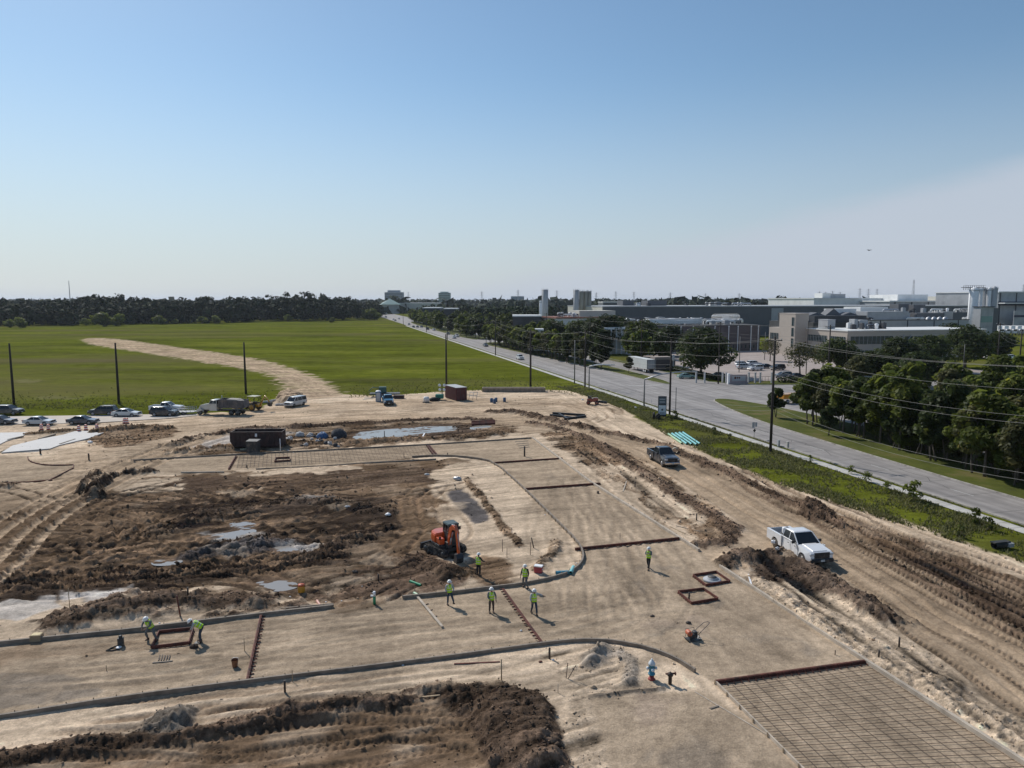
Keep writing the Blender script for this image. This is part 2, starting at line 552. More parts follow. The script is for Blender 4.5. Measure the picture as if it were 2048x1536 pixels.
fill([(1375, 925), (1450, 920), (1545, 955), (1640, 1000), (1720, 1050), (1850, 1085), (2048, 1160), (2400, 1300), (2400, 1500), (2048, 1345), (1900, 1240), (1760, 1160), (1690, 1110), (1640, 1070), (1540, 1015), (1440, 965)],
     MID * .95, .085, .3, warp=1, patch=.25)
fill([(1700, 1130), (1800, 1110), (1980, 1180), (2100, 1240), (2048, 1290), (1860, 1210)], DRK * 1.3, .11, .5, warp=1.2, k=.8)
fill([(1445, 1135), (1500, 1112), (1565, 1113), (1640, 1150), (1760, 1240), (1900, 1310), (2048, 1400), (2300, 1560), (2048, 1515), (1735, 1325)], SAND * .82, .10, .3, warp=.5, patch=.2)
fill([(1450, 1130), (1500, 1112), (1565, 1113), (1640, 1150), (1700, 1200), (1640, 1190), (1560, 1160), (1510, 1165)], MUD * 1.3, .17, .9, warp=.8)
fill([(1900, 1290), (2048, 1350), (2300, 1480), (2048, 1440), (1930, 1370)], SAND * .98, .06, .1, warp=.8)
fill([(1180, 805), (1330, 866), (1550, 965), (1800, 1045), (2048, 1135), (2048, 1165), (1860, 1080), (1720, 1040), (1540, 985), (1430, 925), (1300, 880), (1180, 850)], SAND * 1.0, .03, .03, warp=.9, k=.9)
fill([(1090, 1300), (1180, 1290), (1290, 1310), (1250, 1350), (1290, 1385), (1180, 1395), (1100, 1340)], SAND * .85, .07, .3, warp=.7)
fill([(-600, 1545), (0, 1526), (200, 1500), (400, 1470), (620, 1432), (880, 1402), (1060, 1400), (1140, 1510), (1180, 1800), (-600, 1800)], MID * 1.3, .045, .15, warp=.8, patch=.35)
fill([(1130, 1400), (1180, 1390), (1210, 1480), (1230, 1600), (1130, 1600)], SAND * .78, .08, .35, warp=.6)
fill([(170, 872), (200, 850), (330, 850), (370, 862), (300, 885), (200, 900)], MID * 1.1, .14, .6, warp=.8, patch=.2)

# --- lanes
lane([(140, 990), (240, 942), (330, 905), (440, 870), (540, 852), (650, 843), (800, 838), (950, 838), (1080, 846), (1180, 862), (1280, 893), (1380, 943), (1480, 1003), (1620, 1088), (1760, 1172), (1950, 1285), (2250, 1470)],
     6.6, TAN * .95, streak=.55)
lane([(1330, 1180), (1420, 1122), (1520, 1085), (1620, 1070)], 5.5, TAN * 1.0, .8, .3)
lane([(40, 1000), (-200, 1060), (-600, 1130)], 8, TAN * .9, .7, .5)
track([(-300, 1290), (-60, 1150), (0, 1092), (60, 1040), (140, 990), (240, 942), (330, 905), (440, 870), (540, 852)], 1.9, .75, .10, TAN * 1.1, .9, offs=(-1.9, 1.9), wob=.12)
track([(1130, 856), (1280, 890), (1380, 940), (1480, 1000), (1620, 1085), (1760, 1170), (1950, 1280), (2250, 1470)], 1.9, .5, .06, TAN * .72, .5, offs=(-2.2, -.5, 1.6, 3), wob=.2)
track([(1620, 1085), (1760, 1170), (1950, 1280), (2250, 1470)], 1.9, .5, .06, MID, .6, cleat=.09, offs=(1.2, -2.6), wob=.1)
for o in (3.9, 5.2, 6.8, 8.2):
    track([(1380, 940), (1480, 1000), (1620, 1085), (1760, 1170), (1950, 1280), (2250, 1470)], 1.7, .6, .10, DRK * 1.25, .6, cleat=.17, offs=(o,), wob=.35, per=.5)
track([(1560, 1010), (1700, 1065), (1850, 1110), (2048, 1190), (2300, 1300)], 1.9, .6, .12, DRK * 1.3, .55, cleat=.16, offs=(0, 2.6), wob=.3, per=.5)
track([(1350, 890), (1500, 945), (1650, 1005), (1850, 1075), (2048, 1150)], 1.9, .5, .06, TAN * .75, .5, cleat=.05, offs=(0, -2), wob=.4)
for q in ([(-200, 1205), (100, 1165), (300, 1150), (450, 1140), (620, 1118), (730, 1100)], [(-200, 1180), (50, 1172), (250, 1158), (420, 1152), (600, 1128), (700, 1118)]):
    track(q, 1.5, .55, .09, MUD, .6, cleat=.15, offs=(0, .85, 1.7), wob=.3, per=.40)
for q in ([(0, 1150), (160, 1105), (260, 1080), (285, 1055), (270, 1035), (200, 1020)], [(100, 1150), (260, 1115), (420, 1100), (640, 1080), (760, 1050)], [(0, 1120), (200, 1075), (400, 1010), (600, 975), (850, 955)],
          [(320, 1120), (500, 1060), (650, 1030), (800, 990), (960, 960)], [(120, 1010), (300, 985), (600, 965), (880, 940)], [(800, 1140), (850, 1080), (830, 1020), (870, 970)], [(0, 1200), (120, 1120), (230, 1090), (240, 1060), (190, 1035)]):
    track(q, 1.8, .5, .09, MID * 1.25, .5, cleat=.05, offs=(-.9, 1.1), wob=.5)
track([(760, 1150), (830, 1110), (930, 1075), (900, 1020), (860, 975)], 1.6, .4, .05, MID * .9, .4, cleat=.06, offs=(0, 2.2), wob=.4)
track([(1060, 800), (1160, 812), (1215, 832), (1180, 846)], 1.8, .45, .05, MID, .5, wob=.3)
track([(960, 815), (1100, 806), (1230, 812), (1238, 828)], 1.8, .5, .05, MID, .6, wob=.3)
track([(1250, 860), (1400, 905), (1520, 960)], 1.8, .4, .05, MID, .5, wob=.3)
track([(400, 1490), (600, 1460), (900, 1420), (1050, 1500)], 1.5, .5, .07, MID * .7, .4, cleat=.08, offs=(-1, 1.5), wob=.5)
track([(0, 1536), (400, 1510), (800, 1470), (1000, 1470)], 1.5, .5, .07, MID * .8, .4, cleat=.08, offs=(-1, 1.2), wob=.5)

rs = random.Random(4)
for k in range(90):                                      # sweeping ruts of machines over the churned ground
    x0 = rs.uniform(-50, 700); y0 = rs.uniform(975, 1190); ln = rs.uniform(150, 420); bend = rs.gauss(0, 22); sl = rs.gauss(-14, 16)
    q = [(x0 + ln * t_, y0 + sl * t_ + bend * 4 * t_ * (1 - t_)) for t_ in (0, .33, .66, 1)]
    if max(p_[0] for p_ in q) > 860: continue
    cc_ = (MID * 1.75, MUD * .7, MID * 1.4, MUD)[k % 4]
    track(q, rs.choice((1.6, 1.9)), rs.uniform(.35, .7), rs.uniform(.05, .13), cc_, rs.uniform(.5, .85), cleat=rs.choice((0, 0, .05, .09)), wob=.6)
for k in range(14):
    x0 = rs.uniform(0, 700); y0 = rs.uniform(1400, 1520); q = [(x0 + 110 * t_, y0 - 16 * t_ + rs.gauss(0, 6)) for t_ in range(4)]
    track(q, 1.7, .45, .04, (MID * .7, MID * 1.6)[k % 2], .5, cleat=.03, wob=.4)
for k in range(12):
    t0 = rs.uniform(-3.5, 3.5)
    track([(1130, 856), (1280, 890), (1380, 940), (1480, 1000), (1620, 1085), (1760, 1170), (1950, 1280), (2250, 1470)], 1.8, .4, .03, (TAN * .62, TAN * 1.2)[k % 2], .45, offs=(t0,), wob=.7)
    track([(1100, 845), (950, 838), (800, 835), (650, 840), (520, 852), (430, 872), (330, 905), (240, 942), (140, 990)], 1.8, .4, .03, (TAN * .60, TAN * 1.2)[k % 2], .45, offs=(t0,), wob=.8)
# --- ridges of pushed-up earth
ridge([(-100, 1530), (0, 1522), (200, 1492), (400, 1465), (600, 1432), (760, 1402), (900, 1388), (1000, 1382)], 1.3, .36, DRK * 1.0, rough=.13)
mound([(880, 1395), (980, 1378), (1060, 1384), (1115, 1425), (1135, 1490), (1120, 1550), (1060, 1570), (1000, 1540), (950, 1490), (920, 1440)], .65, DRK * 1.15, .12, 1.)
mound([(255, 1468), (300, 1418), (395, 1410), (385, 1462), (300, 1488)], .7, GREYB * .75, .12, .6)
mound([(520, 1455), (560, 1415), (600, 1412), (590, 1445)], .4, DRK, .14, .9)
ridge([(140, 1245), (220, 1222), (300, 1210), (400, 1208), (470, 1212), (520, 1205)], 3.2, .75, DRK * 1.25, rough=.16)
ridge([(480, 1220), (600, 1215)], 1.5, .25, DRK * 1.4, rough=.12)
mound([(150, 990), (165, 958), (205, 948), (225, 965), (212, 990), (180, 998)], 1.1, MUD * 1.3, .22, 1.)
ridge([(205, 955), (260, 948), (330, 942), (350, 940)], 1.6, .5, MUD * 1.7, rough=.16)
ridge([(1060, 846), (1120, 858), (1190, 882), (1260, 928), (1340, 985), (1420, 1030), (1478, 1064), (1450, 1084), (1400, 1094)], 1.8, .35, DRK * 1.35, rough=.15, brk=.7)
ridge([(1450, 1132), (1500, 1114), (1560, 1116), (1640, 1155), (1700, 1200), (1790, 1245)], 2.2, .6, MUD * 1.6, rough=.2)
ridge([(1520, 1170), (1600, 1230), (1700, 1290), (1800, 1345), (1950, 1430), (2100, 1510)], 2.6, .35, SAND * .8, rough=.14, clod=.5)
ridge([(1190, 865), (1290, 882), (1340, 897), (1420, 932), (1500, 966), (1560, 998), (1610, 1020), (1680, 1050)], 1.6, .45, DRK * 1.3, rough=.17, brk=.7)
mound([(1590, 1015), (1620, 1005), (1670, 1020), (1680, 1045), (1620, 1045)], .7, DRK * 1.1, .2, 1.)
ridge([(980, 826), (1050, 826), (1090, 842), (1180, 858)], 2.6, .6, DRK, rough=.16)
ridge([(330, 893), (460, 862), (560, 856), (700, 850), (900, 838), (980, 842)], 2.0, .5, DRK * 1.1, rough=.15)
ridge([(340, 905), (460, 893), (600, 887), (760, 884), (900, 878), (1000, 868)], 1.8, .5, MID * 1.05, rough=.2)
mound([(545, 800), (575, 785), (610, 795), (600, 806), (560, 808)], 1.3, TAN * .85, .1, .3)
ridge([(430, 1092), (520, 1085), (570, 1098)], 2.4, .35, MUD, rough=.2)
ridge([(330, 1060), (460, 1020), (620, 1000), (760, 1020)], 3.5, .35, MUD, rough=.18, k=.5)
ridge([(380, 1110), (480, 1098), (560, 1095)], 1.8, .35, GRAV * .55, rough=.2)
ridge([(620, 1115), (680, 1090), (780, 1055)], 2.4, .3, MUD, rough=.18, k=.6)
ridge([(880, 1150), (940, 1155)], 1.6, .35, MID, rough=.15)
ridge([(820, 1120), (850, 1130), (900, 1150)], 2.2, .35, DRK, rough=.15)
ridge([(930, 955), (980, 1020), (1010, 1060), (1040, 1092)], .9, .2, MID * 1.2, rough=.1)
ridge([(1110, 1085), (1105, 1110), (1070, 1140)], 1.0, .25, MID * 1.2, rough=.1)
mound([(1155, 1330), (1170, 1296), (1200, 1290), (1240, 1310), (1210, 1335)], .6, GREYB * .95, .08, .4)
ridge([(1230, 1305), (1265, 1330), (1260, 1370)], .9, .2, GREYB * .9, rough=.1)
ridge([(1180, 1394), (1250, 1386), (1330, 1380)], .3, .12, GREYB * .7, rough=.06)
ridge([(200, 865), (260, 858), (340, 858)], 2.2, .7, MID, rough=.22)
ridge([(60, 868), (110, 866), (140, 862)], 2.2, .4, MID, rough=.12)
ridge([(0, 975), (20, 972)], 2, .4, DRK, rough=.2)

for q in ([(500, 1165), (540, 1157), (590, 1160), (602, 1172), (560, 1182), (515, 1178)], [(696, 866), (760, 857), (850, 850), (930, 853), (860, 868), (760, 878), (700, 881)], [(300, 1120), (340, 1114), (372, 1118), (350, 1128), (305, 1130)],
          [(520, 1098), (575, 1090), (605, 1100), (570, 1108)], [(410, 1075), (440, 1062), (500, 1052), (520, 1062), (470, 1078)], [(450, 1045), (500, 1040), (520, 1050), (470, 1056)]):
    fill(q, DRK * 1.3, .035, .0, edge=.9, warp=.4, wet=1, h0=-.10)
# --- graded pads inside the forms
PAD = [(-500, 1352), (-300, 1325), (0, 1290), (250, 1265), (500, 1235), (667, 1216), (805, 1198), (905, 1188), (985, 1178), (1040, 1172), (1100, 1160), (1140, 1148), (1163, 1130),
       (1168, 1110), (1155, 1085), (1120, 1050), (1050, 980), (990, 926), (950, 917), (887, 912), (824, 915), (724, 927), (662, 932), (512, 939), (362, 946), (300, 944),
       (330, 918), (512, 908), (640, 902), (860, 890), (1063, 877), (1180, 965), (1398, 1103), (1440, 1135), (1730, 1325), (2048, 1530), (2400, 1758), (1860, 1800), (1600, 1536),
       (1440, 1370), (1390, 1345), (1350, 1320), (1300, 1300), (1230, 1286), (1180, 1283), (1130, 1286), (1080, 1292), (1000, 1303), (900, 1317), (700, 1342), (500, 1366), (250, 1398),
       (0, 1438), (-300, 1485), (-500, 1515)]
fill(PAD, BASE, .012, .008, edge=.12, warp=0, smooth=0, h0=0)
fill([(1180, 1396), (1400, 1382), (1440, 1400), (1600, 1536), (1760, 1750), (1250, 1750), (1215, 1536), (1190, 1450)], BASE * .98, .008, .0, edge=.3, warp=.12, h0=.02, smooth=0)
fill([(-300, 920), (0, 911), (55, 912), (62, 925), (90, 931), (165, 930), (105, 961), (0, 966), (-300, 975)], BASE * 1.02, .01, 0, edge=.2, warp=.1, h0=0, smooth=0)
fill([(0, 1350), (110, 1344), (150, 1358), (225, 1372), (190, 1396), (90, 1408), (-200, 1440), (-200, 1360)], GREYB * .78, .008, 0, edge=.12, warp=.25, k=.75)
fill([(-200, 1330), (0, 1296), (250, 1275), (330, 1290), (180, 1312), (0, 1325)], MID * 1.35, .01, .05, edge=.5, warp=.8, k=.55)
fill([(240, 1285), (330, 1272), (420, 1270), (380, 1300), (260, 1310)], MID * 1.3, .02, .15, edge=.5, warp=.8, k=.55)
fill([(1240, 1400), (1330, 1395), (1340, 1430), (1270, 1450)], PINK * .72, .01, 0, edge=.8, warp=.8, k=.6)
fill([(1350, 1500), (1440, 1490), (1440, 1560), (1330, 1560)], GREYB * .7, .02, .02, edge=.6, warp=.8, k=.5)
fill([(1370, 1230), (1400, 1225), (1440, 1260), (1330, 1262), (1270, 1245)], PINK * .8, .015, .1, edge=.4, warp=.8, k=.4)
fill([(640, 1205), (740, 1190), (760, 1215), (660, 1228)], MID * 1.1, .04, .2, edge=.4, warp=.6, k=.7)
track([(0, 1335), (300, 1315), (520, 1270), (900, 1225)], 1.9, .4, .025, BASE * .8, .4, offs=(0, 2.4, -1.6), wob=.3)
track([(560, 1350), (900, 1290), (1200, 1240), (1400, 1200), (1640, 1330)], 1.9, .4, .02, BASE * .8, .4, offs=(0, 2.2), wob=.3)
track([(1120, 900), (1200, 990), (1300, 1100), (1300, 1250), (900, 1270)], 1.9, .4, .02, BASE * .85, .4, offs=(0, 2.2, -2.2), wob=.3)
track([(-300, 1290), (-60, 1150), (0, 1092), (60, 1040), (140, 990), (240, 942), (330, 905), (440, 870)], 1.9, .8, .08, TAN * 1.12, .85, offs=(-1.9, 1.9), wob=.12)
track([(-500, 1100), (-100, 1010), (40, 985), (150, 955), (280, 915), (400, 885)], 1.9, .8, .05, TAN * 1.1, .6, offs=(0, 3), wob=.3)

for k in range(64):                                      # faint wheel marks and drag marks on the pads
    if k % 2: x0, y0, dx_, dy_ = rs.uniform(-50, 900), rs.uniform(1240, 1400), 130, -16
    else: x0, y0, dx_, dy_ = rs.uniform(1080, 1250), rs.uniform(920, 1040), rs.uniform(-10, 90), rs.uniform(60, 90)
    q = [(x0 + dx_ * t_, y0 + dy_ * t_ + rs.gauss(0, 5)) for t_ in range(4)]
    track(q, 1.8, rs.uniform(.25, .5), .012, (BASE * .70, BASE * 1.25)[k % 3 == 0], .5 if k % 2 else .32, wob=.4)
for k in range(34):                                      # damp stains and scuffs
    cx, cy = rs.choice(((rs.uniform(0, 900), rs.uniform(1250, 1400)), (rs.uniform(1100, 1700), rs.uniform(1100, 1340)), (rs.uniform(1060, 1300), rs.uniform(920, 1080)), (rs.uniform(1230, 1500), rs.uniform(1410, 1530))))
    w_, h_ = rs.uniform(15, 70), rs.uniform(4, 14)
    fill([(cx - w_, cy), (cx, cy - h_), (cx + w_, cy - 2), (cx + w_ * .3, cy + h_)], (BASE * .70, BASE * 1.18, GREYB * .8)[k % 3], .012, .0, edge=.5, warp=1.2, k=.5)
# --- pale slurry and wet silt
for q, c_, k_ in (([(430, 1072), (520, 1062), (560, 1070), (500, 1084)], PALE * .7, .8), ([(540, 1092), (640, 1084), (655, 1096), (580, 1108)], PALE * .65, .75), ([(390, 1100), (470, 1090), (500, 1100), (420, 1112)], GREYB * 1.2, .7), ([(700, 1125), (800, 1108), (830, 1118), (740, 1138)], SAND * .7, .6), ([(420, 985), (520, 975), (540, 982), (450, 992)], SAND * .7, .6), ([(620, 1015), (700, 1005), (720, 1012), (650, 1022)], SAND * .55, .5),
                  ([(80, 1190), (150, 1178), (250, 1182), (235, 1198), (120, 1204)], PALE, .85), ([(-50, 1208), (60, 1200), (115, 1212), (60, 1232), (-50, 1240)], PALE * .9, .85),
                  ([(395, 885), (460, 868), (560, 862), (600, 868), (470, 893), (380, 900)], PALE * .8, .75), ([(480, 950), (600, 935), (720, 932), (740, 940), (600, 950)], SAND, .9),
                  ([(870, 935), (940, 925), (985, 935), (930, 965), (865, 965)], SAND * 1.02, .8), ([(200, 1200), (330, 1186), (430, 1188), (420, 1196), (260, 1204)], SAND * .9, .6),
                  ([(860, 1020), (920, 1000), (930, 1040), (870, 1050)], SAND, .5), ([(640, 1170), (760, 1150), (770, 1160), (660, 1182)], SAND * .8, .6),
                  ([(400, 1075), (440, 1062), (510, 1065), (470, 1082)], PALE * .8, .8), ([(560, 1000), (640, 990), (660, 1000), (600, 1010)], PALE * .5, .5)):
    fill(q, c_, .03, .02, edge=.4, warp=1.0, k=k_)

# --- assemble heights
sel = (Y > 26) & (Y < 451)
i = np.nonzero(sel & (GR < .97))[0]
x, y = X[i], Y[i]
n1 = fbm(x, y, 1.1, 3, 41) - .5; n3 = fbm(x, y, 3.6, 2, 43) - .5
n2 = 1 - np.abs(2 * fbm(x, y, 2.6, 2, 45) - 1)
an = np.where(x < 8 + (y - 40) * .02, R(26), R(-80)); u_ = x * np.cos(an) + y * np.sin(an); v_ = -x * np.sin(an) + y * np.cos(an)
na = fbm(u_ * .16, v_ * 1.5, .9, 4, 47) - .5; nb_ = fbm(u_ * .10, v_ * 3.2, .9, 3, 49) - .5
lp_ = .30 + .70 * sstep(.07, .13, RG[i])
Hh[i] += RG[i] * (lp_ * (1.7 * n1 + 1.2 * (n2 - .6) + 1.5 * n3) + (3.2 - 1.4 * lp_) * na + 1.8 * nb_)
CL[i] *= (1 + (np.clip(RG[i], 0, .10) * 10)[:, None] * (2.0 * na + 2.2 * nb_)[:, None])
far = 1 - sstep(170, 330, y)
Hh[i] += .12 * (fbm(x, y, .09, 3, 51) - .5) * sstep(.01, .05, RG[i]) * far
Hh[i] *= (1 - GR[i])
# colour: patches of moisture, streaks and grain
pa = fbm(x, y, .22, 5, 61); pb = fbm(x, y, 1.4, 4, 65); kx = sstep(2, 16, x - (y - 45) * .12 + 4 * (fbm(x, y, .2, 2, 75) - .5)); st = (1 - kx) * fbm(x * .25 + y * .02, y * 1.4 - x * .2, .6, 4, 71) + kx * (.2 + .2 * fbm((x - y * .2) * 1.4, (y + x * .3) * .5, .9, 4, 73) + .4 * fbm(x * .5 + y * .1, y * 1.3, .8, 4, 79))
CL[i] *= (1 + .55 * (pa - .5) + .45 * (pb - .5) + .55 * (st - .5))[:, None]
CL[i] *= (1 + .9 * np.clip(RG[i], 0, .12)[:, None] * (fbm(x, y, 3.0, 3, 77) - .5)[:, None] * 5)
sc_ = sstep(.60, .72, fbm(x, y, .8, 4, 81)) * (1 - sstep(.06, .12, RG[i])) * .28
CL[i] += (CL[i] * .62 - CL[i]) * sc_[:, None]
np.clip(CL, .02, .8, out=CL)
HG = Hh.reshape(NY, NT)


def gz(x, y):
    """height of the ground"""
    r = int(np.clip(np.searchsorted(YS, y) - 1, 0, NY - 2)); w_ = max(y, 26.0); t = x / w_
    c_ = int(np.clip(np.searchsorted(TS, t) - 1, 0, NT - 2))
    fy = (y - YS[r]) / (YS[r + 1] - YS[r]); fx = (t - TS[c_]) / (TS[c_ + 1] - TS[c_])
    return float((HG[r, c_] * (1 - fx) + HG[r, c_ + 1] * fx) * (1 - fy) + (HG[r + 1, c_] * (1 - fx) + HG[r + 1, c_ + 1] * fx) * fy)


def GP(px, py, dz=0.0):
    x, y = G(px, py)
    z = gz(x, y)
    if z > .02: x, y = G(px, py, z); z = gz(x, y)
    return Vector((x, y, z + dz))


m, t, b = newmat('soil_and_grass')
b.inputs['Roughness'].default_value = .95
b.inputs['Specular IOR Level'].default_value = .0
at = t.nodes.new('ShaderNodeAttribute'); at.attribute_name = 'soil'
ag = t.nodes.new('ShaderNodeAttribute'); ag.attribute_name = 'grass'
aw = t.nodes.new('ShaderNodeAttribute'); aw.attribute_name = 'wet'


def mul(a_, fac_out, lo, hi, f0=.3, f1=.7):
    mr = t.nodes.new('ShaderNodeMapRange'); mr.inputs['From Min'].default_value = f0; mr.inputs['From Max'].default_value = f1
    mr.inputs['To Min'].default_value = lo; mr.inputs['To Max'].default_value = hi
    t.links.new(fac_out, mr.inputs[0])
    mx = t.nodes.new('ShaderNodeMix'); mx.data_type = 'RGBA'; mx.blend_type = 'MULTIPLY'; mx.inputs[0].default_value = 1
    t.links.new(a_, mx.inputs[6]); t.links.new(mr.outputs[0], mx.inputs[7])
    return mx.outputs[2]


s1 = mul(at.outputs['Color'], noise_node(t, 2.2, 8, .72).outputs['Fac'], .72, 1.26)
s1 = mul(s1, noise_node(t, 9, 5, .7).outputs['Fac'], .80, 1.2)
ar = t.nodes.new('ShaderNodeAttribute'); ar.attribute_name = 'rough'
s2 = mul(s1, noise_node(t, 3.4, 10, .82).outputs['Fac'], .38, 1.55, .36, .64)
rm = t.nodes.new('ShaderNodeMapRange'); rm.inputs['From Min'].default_value = .02; rm.inputs['From Max'].default_value = .12; rm.inputs['To Max'].default_value = .9
t.links.new(ar.outputs['Fac'], rm.inputs[0])
sm = t.nodes.new('ShaderNodeMix'); sm.data_type = 'RGBA'; t.links.new(rm.outputs[0], sm.inputs[0]); t.links.new(s1, sm.inputs[6]); t.links.new(s2, sm.inputs[7]); s1 = sm.outputs[2]
# meadow: streaked light and dark green, browner far away
cr = t.nodes.new('ShaderNodeValToRGB')
ng = noise_node(t, .030, 8, .66, stretch=(.5, 1.3, 1, .12))
t.links.new(ng.outputs['Fac'], cr.inputs[0])
els = cr.color_ramp.elements
els[0].position = .30; els[0].color = (.046, .054, .012, 1)
els[1].position = .72; els[1].color = (.190, .190, .034, 1)
e = els.new(.45); e.color = (.092, .104, .014, 1)
e = els.new(.56); e.color = (.120, .135, .017, 1)
g1 = mul(cr.outputs[0], noise_node(t, .35, 6, .7, stretch=(.6, 1.5, 1)).outputs['Fac'], .62, 1.38)
g1 = mul(g1, noise_node(t, 2.5, 4, .7).outputs['Fac'], .75, 1.25)
br = t.nodes.new('ShaderNodeMix'); br.data_type = 'RGBA'
nb = noise_node(t, .011, 5, .55, stretch=(.5, 1.4, 1, .2))
mrb = t.nodes.new('ShaderNodeMapRange'); mrb.inputs['From Min'].default_value = .5; mrb.inputs['From Max'].default_value = .68; mrb.inputs['To Max'].default_value = .8
t.links.new(nb.outputs['Fac'], mrb.inputs[0]); t.links.new(mrb.outputs[0], br.inputs[0])
t.links.new(g1, br.inputs[6]); br.inputs[7].default_value = (.140, .118, .058, 1)
mg = t.nodes.new('ShaderNodeMix'); mg.data_type = 'RGBA'
t.links.new(ag.outputs['Fac'], mg.inputs[0]); t.links.new(s1, mg.inputs[6]); t.links.new(br.outputs[2], mg.inputs[7])
t.links.new(mg.outputs[2], b.inputs['Base Color'])
rw = t.nodes.new('ShaderNodeMapRange'); rw.inputs['To Min'].default_value = .95; rw.inputs['To Max'].default_value = .62
t.links.new(aw.outputs['Fac'], rw.inputs[0]); t.links.new(rw.outputs[0], b.inputs['Roughness'])
bp = t.nodes.new('ShaderNodeBump'); bp.inputs['Strength'].default_value = .8; bp.inputs['Distance'].default_value = .12
t.links.new(noise_node(t, 5, 8, .75).outputs['Fac'], bp.inputs['Height']); t.links.new(bp.outputs[0], b.inputs['Normal'])
MSOIL = m
# the far plain beyond the meadow is darker, wooded land
r_ = np.arange(NY - 1)[:, None] * NT; c_ = np.arange(NT - 1)[None, :]
q0 = (r_ + c_).ravel()
FQ = np.stack([q0, q0 + 1, q0 + 1 + NT, q0 + NT], 1)
zz = Hh - .02 * (GR > .5)
ground = np_mesh('ground', np.stack([X, Y, zz], 1), FQ, MSOIL, CL, 'soil', True, extra={'grass': GR, 'wet': WET, 'rough': RG})
tag(ground, kind='structure')

# --- loose clods thrown over the rough earth
MCLOD, t, b = newmat('clod')
b.inputs['Roughness'].default_value = .95; b.inputs['Specular IOR Level'].default_value = .1
at = t.nodes.new('ShaderNodeAttribute'); at.attribute_name = 'soil'
t.links.new(at.outputs['Color'], b.inputs['Base Color'])
ci = np.nonzero(sel & (CLOD > .02) & (Y < 175))[0]
area = (Y[ci] ** 2) * (.0025 * .0031)
# keep clods of a size that can be seen: fewer and larger further off
want = np.clip(CLOD[ci], 0, 1) ** 1.3 * area * 17 * np.clip(45 / Y[ci], .2, 1.5) ** 1.2
pick = ci[rng.random(ci.size) < want]
n = pick.size
base = np.array([(1, 0, 0), (0, 1, 0), (-1, 0, 0), (0, -1, 0), (0, 0, 1), (0, 0, -1)], float)
tri = np.array([(0, 1, 4), (1, 2, 4), (2, 3, 4), (3, 0, 4), (1, 0, 5), (2, 1, 5), (3, 2, 5), (0, 3, 5)])
sz = rng.lognormal(-3.1, .5, n) * np.clip(Y[pick] / 50, .85, 1.7)
sz = np.clip(sz, .02, .22)
V = base[None] * (.7 + .6 * rng.random((n, 6, 1))) + rng.normal(0, .25, (n, 6, 3))
V[:, :, 2] *= .75
th = rng.random(n) * 6.28; cs, sn = np.cos(th), np.sin(th)
vx = V[:, :, 0] * cs[:, None] - V[:, :, 1] * sn[:, None]; vy = V[:, :, 0] * sn[:, None] + V[:, :, 1] * cs[:, None]
V = np.stack([vx, vy, V[:, :, 2]], 2) * sz[:, None, None]
jx = rng.normal(0, .08, n); jy = rng.normal(0, .08, n)
V += np.stack([X[pick] + jx, Y[pick] + jy, zz[pick] + sz * .35], 1)[:, None, :]
F = (tri[None] + (np.arange(n) * 6)[:, None, None]).reshape(-1, 3)
cc = np.repeat(CL[pick] * (.75 + .5 * rng.random((n, 1))), 6, 0)
tag(np_mesh('dirt_clods', V.reshape(-1, 3), F, MCLOD, cc, 'soil'), 'loose brown clods of earth scattered over the rough ground', 'dirt clods', kind='stuff')
print('terrain verts', X.size, 'clods', n)

# --- standing water
MW, t, b = newmat('muddy_water')
b.inputs['Base Color'].default_value = (.30, .27, .235, 1); b.inputs['Roughness'].default_value = .16
bp = t.nodes.new('ShaderNodeBump'); bp.inputs['Strength'].default_value = .05
t.links.new(noise_node(t, 3, 3).outputs['Fac'], bp.inputs['Height']); t.links.new(bp.outputs[0], b.inputs['Normal'])


def puddle(px, label):
    p = chaikin(wpts(px), 2, True); c0 = p.mean(0)
    ix = near(p, .5); d = sdist(X[ix], Y[ix], p)
    q = [(a_[0], a_[1]) for a_ in p]
    lv = np.percentile(zz[ix[d > 0]], 66)
    mb = MB(); mb.add([(a_[0], a_[1], lv) for a_ in q], [tuple(range(len(q)))])
    o = mb.build('puddle', MW); tag(o, kind='structure')
    return o


puddle([(500, 1165), (540, 1157), (590, 1160), (602, 1172), (560, 1182), (515, 1178)], '')
puddle([(696, 866), (760, 857), (850, 850), (900, 856), (860, 868), (760, 878), (700, 881)], '')
puddle([(790, 858), (830, 850), (905, 850), (930, 858), (860, 866)], '')
puddle([(300, 1120), (340, 1114), (372, 1118), (350, 1128), (305, 1130)], '')
puddle([(520, 1098), (575, 1090), (605, 1100), (570, 1108)], '')
puddle([(410, 1075), (440, 1062), (500, 1052), (520, 1062), (470, 1078)], '')
puddle([(0, 905), (40, 897), (90, 896), (80, 905)], '')
puddle([(450, 1045), (500, 1040), (520, 1050), (470, 1056)], '')
puddle([(940, 852), (985, 850), (980, 858), (940, 862)], '')
# ------------------------------------------------------------------ roads
def sheet(name, pts, z, m_, kind='structure', world=False):
    mb = MB(); mb.add([((p[0], p[1], z) if world else (*RW(*p), z)) for p in pts], [tuple(range(len(pts)))])
    return tag(mb.build(name, m_), kind=kind)


